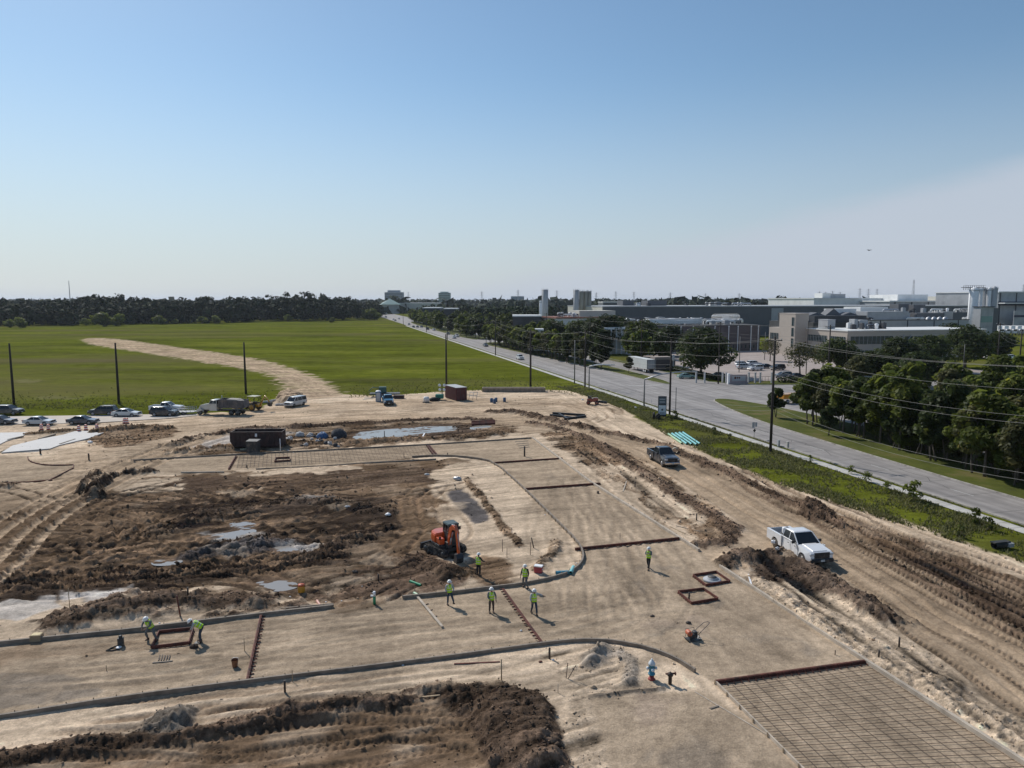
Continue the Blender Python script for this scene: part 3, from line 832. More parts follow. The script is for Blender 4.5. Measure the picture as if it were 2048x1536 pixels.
MROAD = mat('road_concrete', (.285, .262, .245), .85, var=.16, scale=.35, bump=.1, bscale=8, dirt=((.17, .155, .145), .12, .5))
t = MROAD.node_tree; b = t.nodes['Principled BSDF']; prev = b.inputs['Base Color'].links[0].from_socket
tcw = t.nodes.new('ShaderNodeTexCoord'); m1 = t.nodes.new('ShaderNodeMapping'); m1.inputs['Rotation'].default_value = (0, 0, -math.atan2(RN[1], RN[0])); m2 = t.nodes.new('ShaderNodeMapping'); m2.inputs['Scale'].default_value = (.75, .012, 1)
nw = t.nodes.new('ShaderNodeTexNoise'); nw.inputs['Scale'].default_value = 1.0; nw.inputs['Detail'].default_value = 5; t.links.new(tcw.outputs['Object'], m1.inputs[0]); t.links.new(m1.outputs[0], m2.inputs[0]); t.links.new(m2.outputs[0], nw.inputs[0])
mw = t.nodes.new('ShaderNodeMapRange'); mw.inputs['From Min'].default_value = .35; mw.inputs['From Max'].default_value = .65; mw.inputs['To Min'].default_value = .76; mw.inputs['To Max'].default_value = 1.16; t.links.new(nw.outputs['Fac'], mw.inputs[0])
xw = t.nodes.new('ShaderNodeMix'); xw.data_type = 'RGBA'; xw.blend_type = 'MULTIPLY'; xw.inputs[0].default_value = 1; t.links.new(prev, xw.inputs[6]); t.links.new(mw.outputs[0], xw.inputs[7]); t.links.new(xw.outputs[2], b.inputs['Base Color'])
MWALK = mat('sidewalk_concrete', (.50, .48, .44), .85, var=.14, scale=.8, dirt=((.30, .27, .22), .5, .5))
MKERB = mat('kerb_concrete', (.40, .37, .33), .85, var=.25, scale=.9, dirt=((.16, .13, .10), 1.2, .7))
MPAINT = mat('worn_white_paint', (.60, .58, .54), .7, var=.3, scale=1.5, dirt=((.27, .25, .23), 1.2, .8))
MLOT = mat('lot_concrete', (.36, .30, .265), .85, var=.14, scale=.2, dirt=((.28, .22, .2), .08, .5))
MJOINT = mat('joint_tar', (.10, .092, .088), .9, var=.2)
MTURF, t, b = newmat('mown_turf')
b.inputs['Roughness'].default_value = .95; b.inputs['Specular IOR Level'].default_value = .1
cr = t.nodes.new('ShaderNodeValToRGB'); t.links.new(noise_node(t, .16, 7, .68).outputs['Fac'], cr.inputs[0])
cr.color_ramp.elements[0].position = .34; cr.color_ramp.elements[0].color = (.055, .064, .016, 1)
cr.color_ramp.elements[1].position = .70; cr.color_ramp.elements[1].color = (.165, .130, .060, 1)
e = cr.color_ramp.elements.new(.5); e.color = (.085, .098, .018, 1)
t.links.new(cr.outputs[0], b.inputs['Base Color'])
bp = t.nodes.new('ShaderNodeBump'); bp.inputs['Strength'].default_value = .7; bp.inputs['Distance'].default_value = .08
t.links.new(noise_node(t, 6, 6, .7).outputs['Fac'], bp.inputs['Height']); t.links.new(bp.outputs[0], b.inputs['Normal'])

sheet('road', [(62.8, -90), (95, -90), (95, 120), (97, 127), (102, 131), (108, 132.5), (260, 132.5), (260, 156), (112, 156), (104, 157.5), (98, 161), (94.5, 168), (94.5, 1100), (62.8, 1100)], .02, MROAD)
mb = MB()
for s_ in np.arange(-40, 420, 6.0):                       # transverse joints
    for a_, c_ in ((62.9, 70.3), (86.2, 94.4)):
        w_ = .06 + .02 * random.random()
        mb.add([(*RW(a_, s_), .026), (*RW(c_, s_ + .1), .026), (*RW(c_, s_ + w_ + .1), .026), (*RW(a_, s_ + w_), .026)], [(0, 1, 2, 3)])
for k in range(9):                                        # sealed cracks wandering over the slabs
    l0 = 63.5 + random.random() * 5; s0 = 40 + k * 17 + random.random() * 9; pts = []
    for j in range(9): pts.append((l0 + (j - 4) * .25 + random.gauss(0, .3), s0 + j * 1.3 + random.gauss(0, .3)))
    for a_, c_ in zip(pts, pts[1:]):
        mb.add([(*RW(a_[0], a_[1]), .027), (*RW(c_[0], c_[1]), .027), (*RW(c_[0] + .09, c_[1]), .027), (*RW(a_[0] + .09, a_[1]), .027)], [(0, 1, 2, 3)])
tag(mb.build('road_joints', MJOINT), kind='structure')
mb = MB()
for s_ in np.arange(-36, 330, 12.2):
    if 128 < s_ < 160: continue
    mb.add([(*RW(66.75, s_), .031), (*RW(66.87, s_), .031), (*RW(66.87, s_ + 3.1), .031), (*RW(66.75, s_ + 3.1), .031)], [(0, 1, 2, 3)])
    mb.add([(*RW(90.4, s_), .031), (*RW(90.52, s_), .031), (*RW(90.52, s_ + 3.1), .031), (*RW(90.4, s_ + 3.1), .031)], [(0, 1, 2, 3)])
for s_ in np.arange(168, 250, 7.0):
    mb.add([(*RW(70.4, s_), .031), (*RW(70.52, s_), .031), (*RW(70.52, s_ + 2), .031), (*RW(70.4, s_ + 2), .031)], [(0, 1, 2, 3)])
mb.add([(*RW(70.9, 164), .031), (*RW(80.0, 164), .031), (*RW(80.0, 164.5), .031), (*RW(70.9, 164.5), .031)], [(0, 1, 2, 3)])
tag(mb.build('lane_markings', MPAINT), kind='structure')
mb = MB()
s_ = -90
while s_ < 168:                                           # sidewalk slabs with open joints
    mb.add([(*RW(60.3, s_), .05), (*RW(61.85, s_), .05), (*RW(61.85, s_ + 1.5), .05), (*RW(60.3, s_ + 1.5), .05)], [(0, 1, 2, 3)])
    s_ += 1.54
mb.add([(*RW(60.4, 168), .05), (*RW(61.85, 168), .05), (*RW(61.85, 600), .05), (*RW(60.4, 600), .05)], [(0, 1, 2, 3)])
tag(mb.build('sidewalk', MWALK), kind='structure')


def kerbline(pts, closed=False, w=.16, h=.14, name='kerb'):
    mb = MB(); n = len(pts)
    for i in range(n if closed else n - 1):
        a_ = RW(*pts[i]); c_ = RW(*pts[(i + 1) % n])
        mb.bar((*a_, h / 2), (*c_, h / 2), w, h)
    return tag(mb.build(name, MKERB), kind='structure')


kerbline([(62.72, -90), (62.72, 800)])


def median(pts, name='median'):
    mb = MB(); n = len(pts)
    p = chaikin(np.array(pts, float), 2, True)
    mb.add([(*RW(*q), .13) for q in p], [tuple(range(len(p)))])
    o = tag(mb.build(name, MTURF), kind='structure')
    kerbline([tuple(q) for q in p], True, .2, .15, 'median_kerb')


median([(70.2, -90), (70.4, 60), (70.6, 75), (71.3, 95), (72.0, 108), (73.8, 120), (76.0, 130), (78.2, 137), (81.5, 137.5), (84.0, 131), (85.8, 118), (86, 90), (86, -90)])
median([(81.0, 165), (83.4, 165), (85.6, 180), (86, 220), (86, 340), (83, 352), (78, 352), (72, 345), (71.0, 335), (73.0, 290), (77.0, 240), (79.8, 205), (80.4, 180)])
median([(71.0, 385), (79, 376), (86, 385), (86, 700), (71, 700)])
for l0, l1, s0, s1 in ((95, 99.5, -90, 118), (94.6, 99, 172, 700)):
    sheet('verge', [(l0, s0), (l1 + 60 * (s0 < 0), s0), (l1 + 60 * (s0 < 0), s1), (l0, s1)], .012, MTURF)
kerbline([(95.0, -90), (95.0, 118), (97, 126.5), (102, 130.8), (108, 132.2), (250, 132.2)])
kerbline([(250, 156.3), (112, 156.3), (104, 157.8), (98, 161.4), (94.7, 168), (94.7, 700)])
sheet('parking_lot', [(104, 166), (190, 166), (190, 216), (176, 216), (176, 268), (112, 268)], .03, MLOT)
sheet('parking_lot', [(165, 62), (290, 62), (290, 128), (165, 128)], .03, MLOT)
sheet('turf', [(96, 158), (104, 158.6), (190, 158.6), (190, 165.6), (97, 165.6), (95, 170)], .014, MTURF)

# ------------------------------------------------------------------ plants
MLEAF = []


def leafmat(name, k):
    m, t, b = newmat(name)
    at = t.nodes.new('ShaderNodeAttribute'); at.attribute_name = 'tint'
    mu = t.nodes.new('ShaderNodeMix'); mu.data_type = 'RGBA'; mu.blend_type = 'MULTIPLY'; mu.inputs[0].default_value = 1
    t.links.new(at.outputs['Color'], mu.inputs[6])
    oi = t.nodes.new('ShaderNodeObjectInfo'); mr = t.nodes.new('ShaderNodeMapRange')
    mr.inputs['To Min'].default_value = .72; mr.inputs['To Max'].default_value = 1.3
    t.links.new(oi.outputs['Random'], mr.inputs[0]); t.links.new(mr.outputs[0], mu.inputs[7])
    b.inputs['Roughness'].default_value = .6; b.inputs['Specular IOR Level'].default_value = .25
    t.links.new(mu.outputs[2], b.inputs['Base Color'])
    tr = t.nodes.new('ShaderNodeBsdfTranslucent'); t.links.new(mu.outputs[2], tr.inputs[0])
    ms = t.nodes.new('ShaderNodeMixShader'); ms.inputs[0].default_value = k
    t.links.new(b.outputs[0], ms.inputs[1]); t.links.new(tr.outputs[0], ms.inputs[2])
    t.links.new(ms.outputs[0], t.nodes['Material Output'].inputs[0])
    return m


MLEAF = leafmat('leaves', .5)
MBARK = mat('bark', (.105, .085, .068), .9, var=.3, scale=6, bump=.5, bscale=12)
MBARKP = mat('pale_bark', (.20, .165, .13), .9, var=.3, scale=6, bump=.5, bscale=12)


def leafcloud(blobs, n, size, cols, rg, flat=.0, hollow=.55, aspect=1.4):
    """leaf-sized quads spread through blobs (x, y, z, r)"""
    B = np.array(blobs, float); w = B[:, 3] ** 2.1; w /= w.sum()
    k = rg.choice(len(B), n, p=w)
    d = rg.normal(size=(n, 3)); d /= np.linalg.norm(d, axis=1)[:, None]
    rr = (hollow + (1 - hollow) * rg.random(n) ** .6) * B[k, 3]
    c = B[k, :3] + d * rr[:, None] * np.array([1, 1, .8])
    nn = d * .7 + rg.normal(size=(n, 3)) * .6 + np.array([0, 0, .75]); nn /= np.linalg.norm(nn, axis=1)[:, None]
    u = np.cross(nn, rg.normal(size=(n, 3))); u /= np.linalg.norm(u, axis=1)[:, None]; v = np.cross(nn, u)
    s = size * rg.lognormal(0, .35, n)[:, None]
    V = np.stack([c - u * s * .5 * aspect, c - v * s * .42 + nn * s * .12, c + u * s * .5 * aspect, c + v * s * .42 - nn * s * .1], 1).reshape(-1, 3)
    F = np.arange(4 * n).reshape(-1, 4)
    cols = np.array(cols); ck = rg.random(len(B)); base = cols[0] * (1 - ck[:, None]) + cols[1] * ck[:, None]
    c_ = base[k] * (.70 + .6 * rg.random((n, 1)))
    yl = rg.random(n) < .06; c_[yl] = c_[yl] * np.array([1.6, 1.35, 1.0])
    return V, F, np.repeat(c_, 4, 0)


def limbs(mb, base, tips, r0, rg, bend=.15):
    for tp in tips:
        a_ = Vector(base); c_ = Vector(tp); md = (a_ + c_) / 2 + Vector(rg.normal(0, bend, 3)) * (c_ - a_).length
        mb.tube([a_, md, c_], [r0, r0 * .6, r0 * .2], 6)


GREEN_D = ((.030, .044, .014), (.062, .082, .022))
GREEN_M = ((.066, .090, .020), (.140, .165, .028))
GREEN_L = ((.085, .115, .024), (.165, .190, .036))
OLIVE = ((.065, .072, .030), (.120, .120, .045))


def tree_kind(seed, h, cw, ctr, nb, nleaf, size, cols, stems=1, tr=.14, spread=.0, low=.35, bark=None, bare=0.0):
    """prototype: returns an Empty with trunk and crown; h height, cw crown width, low = start of crown"""
    rg = np.random.default_rng(seed)
    root = empty('tree', (0, 0, -200))
    bl = []
    ch = h * (1 - low)
    for i in range(nb):
        a_ = rg.random() * 6.28; q = rg.random() ** .5; zz_ = rg.random()
        prof = math.sin(math.pi * min(max(.18 + .78 * zz_, 0), 1)) ** .7
        r_ = cw * .5 * q * prof * .80
        br = cw * (.13 + .10 * rg.random())
        bl.append((math.cos(a_) * r_, math.sin(a_) * r_, h * low + br * .6 + (ch - br * 1.3) * zz_, br))
    mb = MB()
    for k in range(stems):
        ox = rg.normal(0, .25 * (stems > 1)); oy = rg.normal(0, .25 * (stems > 1))
        lean = Vector((rg.normal(0, .05 + .1 * (stems > 1)), rg.normal(0, .05 + .1 * (stems > 1)), 1))
        top_ = Vector((ox, oy, 0)) + lean * h * (low + .12)
        mb.tube([(ox, oy, -.1), Vector((ox, oy, 0)) + lean * h * low * .5, top_], [tr * 1.25, tr, tr * .75], 8)
        for j in rg.choice(len(bl), min(len(bl), 9 // stems + 3), replace=False):
            q = bl[j]; limbs(mb, top_ - lean * h * .06, [(q[0], q[1], q[2])], tr * .5, rg)
            if bare:
                for z_ in range(4):
                    dd = rg.normal(0, q[3] * .7, 3); mb.tube([(q[0], q[1], q[2]), (q[0] + dd[0], q[1] + dd[1], q[2] + abs(dd[2]))], [tr * .16, tr * .05], 4)
    mb.build('trunk', bark or MBARK, root)
    V, F, C_ = leafcloud(bl, nleaf, size, cols, rg)
    np_mesh('crown', V, F, MLEAF, C_, parent=root)
    return root


protos = {
    'row': [tree_kind(11, 9.4, 5.6, None, 24, 4300, .36, GREEN_M, 1, .13, low=.27), tree_kind(12, 8.8, 5.0, None, 22, 3900, .36, GREEN_D, 2, .10, low=.27),
            tree_kind(13, 10.0, 6.0, None, 26, 4500, .37, GREEN_L, 1, .14, low=.25), tree_kind(14, 9.0, 5.4, None, 22, 4000, .36, OLIVE, 1, .12, low=.28)],
    'low': [tree_kind(15, 8.6, 5.0, None, 26, 4600, .33, GREEN_L, 3, .08, low=.06), tree_kind(16, 7.6, 4.8, None, 24, 4200, .33, GREEN_M, 3, .07, low=.05), tree_kind(17, 9.4, 5.2, None, 26, 4400, .33, OLIVE, 2, .09, low=.10)],
    'oak': [tree_kind(21, 12.0, 15.0, None, 44, 7000, .50, GREEN_D, 1, .34, low=.16), tree_kind(22, 11.0, 13.0, None, 36, 5600, .50, GREEN_D, 1, .30, low=.18)],
    'thin': [tree_kind(31, 9.5, 10.5, None, 26, 1500, .34, OLIVE, 1, .22, low=.26, bare=1)],
    'far': [tree_kind(41, 11.0, 8.5, None, 22, 1100, .85, GREEN_D, 1, .22, low=.15), tree_kind(42, 12.5, 9.5, None, 24, 1200, .9, GREEN_M, 1, .22, low=.12)],
    'bush': [tree_kind(51, 6.5, 9.0, None, 20, 900, .70, GREEN_M, 2, .12, low=.03), tree_kind(52, 5.0, 8.0, None, 16, 800, .65, GREEN_L, 2, .1, low=.02)],
}
used = set()


def plant(kind, x, y, s=1.0, label='', group=None, cat='tree', name='tree', v=None, z=0.0, sq=None):
    P_ = protos[kind]; k = random.randrange(len(P_)) if v is None else v
    p = P_[k]
    sc = (s * random.uniform(.92, 1.08), s * random.uniform(.92, 1.08), s * (sq or random.uniform(.93, 1.07)))
    if (kind, k) not in used:
        used.add((kind, k)); o = p; o.location = (x, y, z); o.scale = sc; o.rotation_euler = (0, 0, random.random() * 6.28)
    else:
        o = dup(p, (x, y, z), random.random() * 6.28, scale=sc)
    o.name = name
    tag(o, label, cat, group)
    return o


# near median: dense belt of young trees under the wires
G1 = 'trees of the planted belt on the median nearest the site'
s_ = 106.0; k = 0
while s_ > 14:
    for j, l0 in enumerate((78.6, 80.6, 82.6, 84.6) if s_ < 92 else (78.4, 81, 83.4)):
        ll = l0 + random.uniform(-.7, .7) + np.interp(s_, [30, 62, 78, 100], [-4.6, -4.0, -2.0, 0]); sj = s_ + random.uniform(-1.2, 1.2) + j * .8
        kd = 'low' if (s_ < 92 and j > 0 and random.random() < .7) else 'row'
        plant(kd, *RW(ll, sj), random.uniform(.80, 1.18) * (1.0 if s_ < 95 else .92) * (1 + max(0, 70 - s_) * .002), 'slender green tree in the dense median belt right of the near lanes', G1, z=.12)
    s_ -= 3.0 + .6 * (s_ < 70)
plant('row', *G(1553, 836), .62, 'small dark young tree alone on the median tip beside the tall pole', z=.12, v=1)
plant('row', *G(1658, 873), .55, 'short dark stub of a tree standing on the kerb side of the median belt', z=.12, v=1)
plant('row', *RW(84, 112), .85, 'outermost tree at the intersection end of the median belt', z=.12, v=3)
# trees across the second carriageway
G2 = 'trees along the far side of the second carriageway'
for s_ in np.arange(34, 122, 6.5):
    plant('row', *RW(99 + random.uniform(-1, 2.5), s_ + random.uniform(-1.5, 1.5)), random.uniform(.95, 1.2), 'green tree lining the second carriageway behind the median belt', G2, v=random.choice((0, 2, 3)))
G3 = 'trees on the median beyond the intersection'
lbm = 'green median tree in the row beyond the intersection left of the white trailer'
for s_ in np.arange(206, 345, 4.6):
    ll = np.interp(s_, [200, 226, 267, 345], [79.5, 77.5, 75.2, 74.5]); plant('row', *RW(ll + random.uniform(-.8, 1.2), s_ + random.uniform(-1, 1)), random.uniform(.82, 1.12), lbm, G3, z=.12)
    if s_ > 222: plant('row', *RW(ll + 4.4 + random.uniform(-1, 1), s_ + 2), random.uniform(.85, 1.1), lbm, G3, z=.12)
    if s_ > 240: plant('row', *RW(ll + 8 + random.uniform(-1, 1), s_ + 1), random.uniform(.85, 1.1), lbm, G3, v=1, z=.12)
plant('row', *G(1257, 747), .55, 'small sparse tree standing before the left end of the white trailer', z=.12, v=3)
G4 = 'trees on the far median near the horizon end of the boulevard'
for s_ in list(np.arange(384, 720, 10.5)):
    plant('far', *RW(78 + random.uniform(-3, 3), s_), random.uniform(.8, 1.05), 'dark round tree on the far median toward the boulevard end', G4, z=.12)
G5 = 'trees right of the second carriageway beyond the intersection'
for s_ in np.arange(214, 760, 9.5):
    plant('far', *RW(103 + random.uniform(-4, 9), s_ + random.uniform(-3, 3)), random.uniform(.8, 1.1), 'dark tree in the row right of the boulevard beyond the intersection', G5)
# live oaks and others round the car parks
oaks = [(1402, 751, 1.22, 0, 'big dark live oak with a broad crown beside the trailer and the parking lot'), (1283, 716, 1.25, 1, 'dark live oak behind the roof of the white trailer'),
        (1210, 706, 1.25, 0, 'dark live oak behind the row of median trees, left of the trailer'), (1155, 698, 1.2, 1, 'dark oak left of the pale pergola wall'),
        (1340, 712, 1.0, 0, 'dark oak between the trailer and the broad live oak'),
        (1795, 748, 1.05, 0, 'wide dark oak in front of the beige office wing'), (1860, 742, 1.1, 1, 'dark oak on the right lot, middle of the row before the white roof'),
        (1930, 735, 1.1, 0, 'dark oak at the right end of the row before the white roof'), (1745, 765, .95, 1, 'dark oak low in front of the office corner'), (1838, 775, .95, 0, 'dark oak just above the bright green belt'),
        (1995, 722, .9, 1, 'dark oak behind the parked cars at the right edge'), (1900, 700, 1.0, 0, 'faint grey green oak behind the row near the white roof end')]
oaks += [(1238, 700, 1.2, 0, 'dark oak third from the right in the row above the trailer'), (1182, 697, 1.15, 0, 'dark oak right of the thin short white silo, lower row'), (1105, 690, 1.1, 1, 'leftmost dark oak of the row before the low works'), (1310, 702, 1.05, 1, 'dark oak just right above the trailer before the brick works'), (1672, 748, .9, 1, 'low dark oak under the office window band')]
for px, py, s_, v, lb in oaks: plant('oak', *G(px, py), s_, lb, 'live oaks round the car parks', v=v, sq=s_ * .82 if py > 735 and px > 1700 else None)
plant('thin', *G(1600, 752), 1.05, 'sparse tree with bare forking limbs in front of the beige tower', v=0)
plant('thin', *G(1540, 722), .8, 'thin tree beside the left end of the beige tower', v=0)
plant('thin', *G(1645, 742), .85, 'thin grey green tree below the green window band', v=0)
plant('row', *G(2040, 820), 1.1, 'bright green tree cut by the right edge beside the tall pole', v=2)
plant('row', *G(1990, 830), 1.1, 'green tree left of the tall pole at the right edge', v=2)
plant('row', *G(1905, 850), 1.15, 'rounded yellow green tree above the middle of the belt', v=2)
plant('row', *G(1855, 640), 1, 'hidden tree', v=0) if False else None
plant('far', *G(2003, 657), .75, 'dark green tree on the far lawn beside the white parked trucks', v=0)
plant('far', *G(2030, 657), .6, 'reddish round tree on the far lawn at the right edge', v=1)
# bushes before the wood on the left
GB = 'bushes at the edge of the wood behind the meadow'
for px, py, s_, v, lb in ((40, 656, 1.25, 0, 'long low dark bush at the far left edge of the meadow'), (20, 655, 1.0, 0, 'dark bush cut by the left edge of the frame'), (172, 652, 1.2, 1, 'light green bush left of the big dark tree at the wood edge'),
                          (205, 653, 1.8, 0, 'big dark rounded tree in front of the wood'), (238, 652, 1.5, 0, 'dark bush right of the big rounded tree'), (318, 649, 1.2, 0, 'mid green bush alone in front of the wood'),
                          (352, 648, .95, 1, 'yellow green bush with flat top in front of the wood'), (405, 647, 1.3, 1, 'pale green bush clump at the wood edge'), (432, 647, 1.1, 0, 'green bush right of the pale clump'),
                          (575, 643, 1.4, 1, 'light green bush below the tallest pines'), (632, 641, 1.2, 1, 'green bush right of centre at the wood edge'), (665, 645, .8, 0, 'small dark tree standing alone out in the meadow'),
                          (735, 640, 1.6, 0, 'dark tree at the right end of the wood beside the boulevard'), (745, 640, 1.9, 0, 'dark tree nearest the boulevard at the end of the wood')):
    plant('bush', *G(px, py), s_, lb, GB, 'bush' if s_ < 1.45 else 'tree', 'bush' if s_ < 1.45 else 'tree', v=v)

# far-off woods, each reading as one mass
MWOOD = mat('wood_leaves', (1, 1, 1), .8)
MWOOD, t, b = newmat('far_wood'); b.inputs['Roughness'].default_value = .8; b.inputs['Specular IOR Level'].default_value = .1
at = t.nodes.new('ShaderNodeAttribute'); at.attribute_name = 'tint'; t.links.new(at.outputs['Color'], b.inputs['Base Color'])


def wood(name, spots, label, cols, nleaf=120, size=1.6, seed=3, trunk=True):
    rg = np.random.default_rng(seed); Vs, Fs, Cs = [], [], []; o_ = 0
    for x_, y_, h_, w_ in spots:
        nb = 7; bl = []
        for i_ in range(nb):
            a_ = rg.random() * 6.28; q = rg.random() ** .5 * w_ * .36; zq = rg.random()
            bl.append((x_ + math.cos(a_) * q, y_ + math.sin(a_) * q, h_ * (.16 + .70 * zq), w_ * (.20 + .12 * rg.random()) * (1.15 - .35 * zq)))
        V_, F_, C_ = leafcloud(bl, nleaf, size, cols, rg, hollow=.7)
        V_[:, 2] = np.maximum(V_[:, 2], .1)
        Vs.append(V_); Fs.append(F_ + o_); Cs.append(C_); o_ += len(V_)
    V_ = np.concatenate(Vs); F_ = np.concatenate(Fs); C_ = np.concatenate(Cs)
    return tag(np_mesh(name, V_, F_, MWOOD, C_), label, 'wood', kind='stuff')


rg = np.random.default_rng(5)
spots = []
for i_ in range(620):                                    # the wood beyond the meadow
    px = rg.uniform(-260, 762); dep = rg.random() ** 1.3
    e_y = np.interp(px, [-260, 0, 140, 700, 762], [658, 652, 651, 641, 636])
    x_, y_ = G(px, e_y); y_ += dep * 190; x_ *= 1 + dep * .28
    hh = np.interp(px, [-200, 0, 150, 170, 240, 270, 310, 480, 560, 600, 640, 700, 720, 735, 760], [22, 22, 23, 28, 27, 22, 24, 25, 28, 33, 29, 26, 21, 24, 21]) * rg.uniform(.74, 1.12)
    spots.append((x_, y_, hh * (.78 + .22 * min(1, dep * 3)), rg.uniform(11, 16)))
wood('pine_wood', spots, 'dark wood of tall pines and oaks closing the far side of the meadow', ((.018, .028, .012), (.042, .054, .020)), 210, 1.8, 8)
spots = []
for i_ in range(420):                                    # tree belt right of the boulevard's far end
    px = rg.uniform(800, 1640); y_ = rg.uniform(520, 1000)
    x_ = (px - 1024) / FPX * y_
    if x_ * RN[0] + y_ * RN[1] < 112: continue
    if 1090 < px < 1560 and y_ < 640: continue
    spots.append((x_, y_, rg.uniform(11, 16.5), rg.uniform(12, 18)))
wood('tree_belt', spots, 'dense dark green belt of trees behind the factories and the boulevard end', ((.020, .032, .013), (.045, .062, .022)), 130, 2.2, 9)
spots = []
for i_ in range(1100):                                   # horizon
    y_ = rg.uniform(1050, 5200) ; x_ = rg.uniform(-.8, .8) * y_
    spots.append((x_, y_, rg.uniform(12, 19), rg.uniform(30, 70)))
wood('distant_woods', spots, 'hazy line of distant woods along the whole horizon', ((.022, .034, .018), (.04, .055, .025)), 60, 9.0, 10)
spots = [((px - 1024) / FPX * 640, 640 + rg.uniform(-20, 20), h_, w_) for px, h_, w_ in ((1545, 27, 16), (1556, 25, 14), (1575, 24, 16), (1598, 24, 18), (1615, 22, 14), (1438, 24, 15), (1447, 23, 14), (1500, 20, 20), (1520, 21, 20), (1470, 20, 18))]
wood('tree_clump', spots, 'taller dark trees rising over the flat factory roofs', ((.018, .028, .012), (.036, .05, .02)), 420, 1.7, 12)
print('trees done', len(bpy.data.objects))

# weeds and long grass on the verge beside the sidewalk
def tufts(name, pts, hts, label, cols, blades=5, seed=1, wid=.05):
    rg = np.random.default_rng(seed); pts = np.asarray(pts); n = len(pts)
    k = np.repeat(np.arange(n), blades); m_ = n * blades
    a_ = rg.random(m_) * 6.28; ln = np.asarray(hts)[k] * rg.uniform(.6, 1.15, m_)
    b0 = pts[k] + np.stack([rg.normal(0, .07, m_), rg.normal(0, .07, m_), np.zeros(m_)], 1)
    out_ = np.stack([np.cos(a_), np.sin(a_), np.zeros(m_)], 1); sd_ = np.stack([-np.sin(a_), np.cos(a_), np.zeros(m_)], 1)
    w_ = (wid * rg.uniform(.7, 1.5, m_))[:, None]
    mid = b0 + out_ * (ln * .22)[:, None] + np.array([0, 0, 1]) * (ln * .6)[:, None]
    tip = b0 + out_ * (ln * .55)[:, None] + np.array([0, 0, 1]) * (ln * .92)[:, None]
    V_ = np.stack([b0 - sd_ * w_, b0 + sd_ * w_, mid + sd_ * w_ * .8, tip, mid - sd_ * w_ * .8], 1).reshape(-1, 3)
    i0 = np.arange(m_) * 5
    F_ = np.concatenate([np.stack([i0, i0 + 1, i0 + 2, i0 + 4], 1), np.stack([i0 + 4, i0 + 2, i0 + 3, i0 + 3], 1)])
    F3 = np.concatenate([np.stack([i0, i0 + 1, i0 + 2], 1), np.stack([i0, i0 + 2, i0 + 4], 1), np.stack([i0 + 4, i0 + 2, i0 + 3], 1)])
    cols = np.array(cols); ck = rg.random((n, 1)); c_ = (cols[0] * (1 - ck) + cols[1] * ck)[k] * rg.uniform(.7, 1.3, (m_, 1))
    return tag(np_mesh(name, V_, F3, MLEAF, np.repeat(c_, 5, 0)), label, 'grass', kind='stuff')


pts, hts = [], []
rg = np.random.default_rng(77)
edge_s = [-30, 44, 72, 102.4, 122, 142, 165]; edge_l = [54, 53.2, 49.0, 50.5, 54, 55.1, 53]
while len(pts) < 17000:
    s_ = rg.uniform(36, 168) if rg.random() < .9 else rg.uniform(20, 40); l1 = np.interp(s_, edge_s, edge_l)
    ll = rg.uniform(l1 + .1, 62.6)
    if 60.2 < ll < 61.95: continue
    dn = fbm(np.array([ll]), np.array([s_]), .25, 3, 91)[0]
    if rg.random() > .10 + 2.6 * (dn - .38): continue
    x_, y_ = RW(ll, s_); pts.append((x_, y_, gz(x_, y_) - .02)); hts.append(rg.uniform(.14, .34) * (.6 + dn) * (1.5 if rg.random() < .06 else 1) * (.4 if ll > 61.9 else 1))
tufts('verge_grass', pts, hts, 'rough grass and weeds along the verge between the site and the sidewalk', ((.085, .098, .030), (.190, .178, .070)), 4, 2, .035)
pts, hts = [], []
while len(pts) < 2300:                                    # longer grass at the meadow edge
    px = rg.uniform(-20, 1290); py = np.interp(px, [0, 380, 545, 560, 690, 700, 930, 1090, 1190, 1290], [812, 812, 802, 782, 775, 790, 776, 776, 790, 830]) + 6 - abs(rg.normal()) * 14
    if 545 < px < 700: continue
    x_, y_ = G(px, py)
    if x_ * RN[0] + y_ * RN[1] > 60: continue
    pts.append((x_, y_, -.02)); hts.append(rg.uniform(.12, .42))
tufts('meadow_grass', pts, hts, 'long tufted grass along the near edge of the green meadow', ((.090, .110, .022), (.200, .190, .070)), 4, 3, .05)
# single tall weeds by the sidewalk
MB_ = [tree_kind(61, 1.0, .9, None, 12, 260, .09, GREEN_L, 3, .012, low=.1), tree_kind(62, 1.0, .7, None, 10, 200, .09, GREEN_M, 3, .012, low=.05)]
protos['weed'] = MB_
GW = 'tall weeds standing on the verge'
for px, py, s_, v, lb in ((1828, 1003, 2.3, 0, 'largest pale yellow green weed bush beside the sidewalk'), (1950, 1048, 1.8, 1, 'dark weed bush by the sidewalk near the right edge'), (1975, 1060, 1.5, 1, 'dark low weed right of the dark weed bush'),
                          (1775, 985, 1.4, 0, 'thin upright weed left of the largest weed bush'), (1735, 965, 1.3, 0, 'thin weed against the pale sidewalk'), (1703, 948, 1.2, 0, 'small weed against the sidewalk, up the road from the thin one'),
                          (1620, 925, 1.1, 1, 'low weed clump near the base of the tall pole'), (1350, 838, 1.7, 1, 'green weed bush right of the tall sign'), (1460, 880, 1.2, 1, 'dark green weed clump on the sidewalk edge'), (1428, 868, 1.3, 1, 'weed clump left of the dark clump on the sidewalk edge'),
                          (1920, 1075, 1.3, 1, 'bushy weed in the grass below the sidewalk'), (1340, 845, 1.4, 0, 'light weed at the foot of the sign'), (1855, 1025, 1.1, 1, 'low weed under the largest bush')):
    x_, y_ = G(px, py); plant('weed', x_, y_, s_, lb, GW, 'weed', 'weed', v=v)
# ------------------------------------------------------------------ buildings
ROT = math.atan2(RN[1], RN[0])


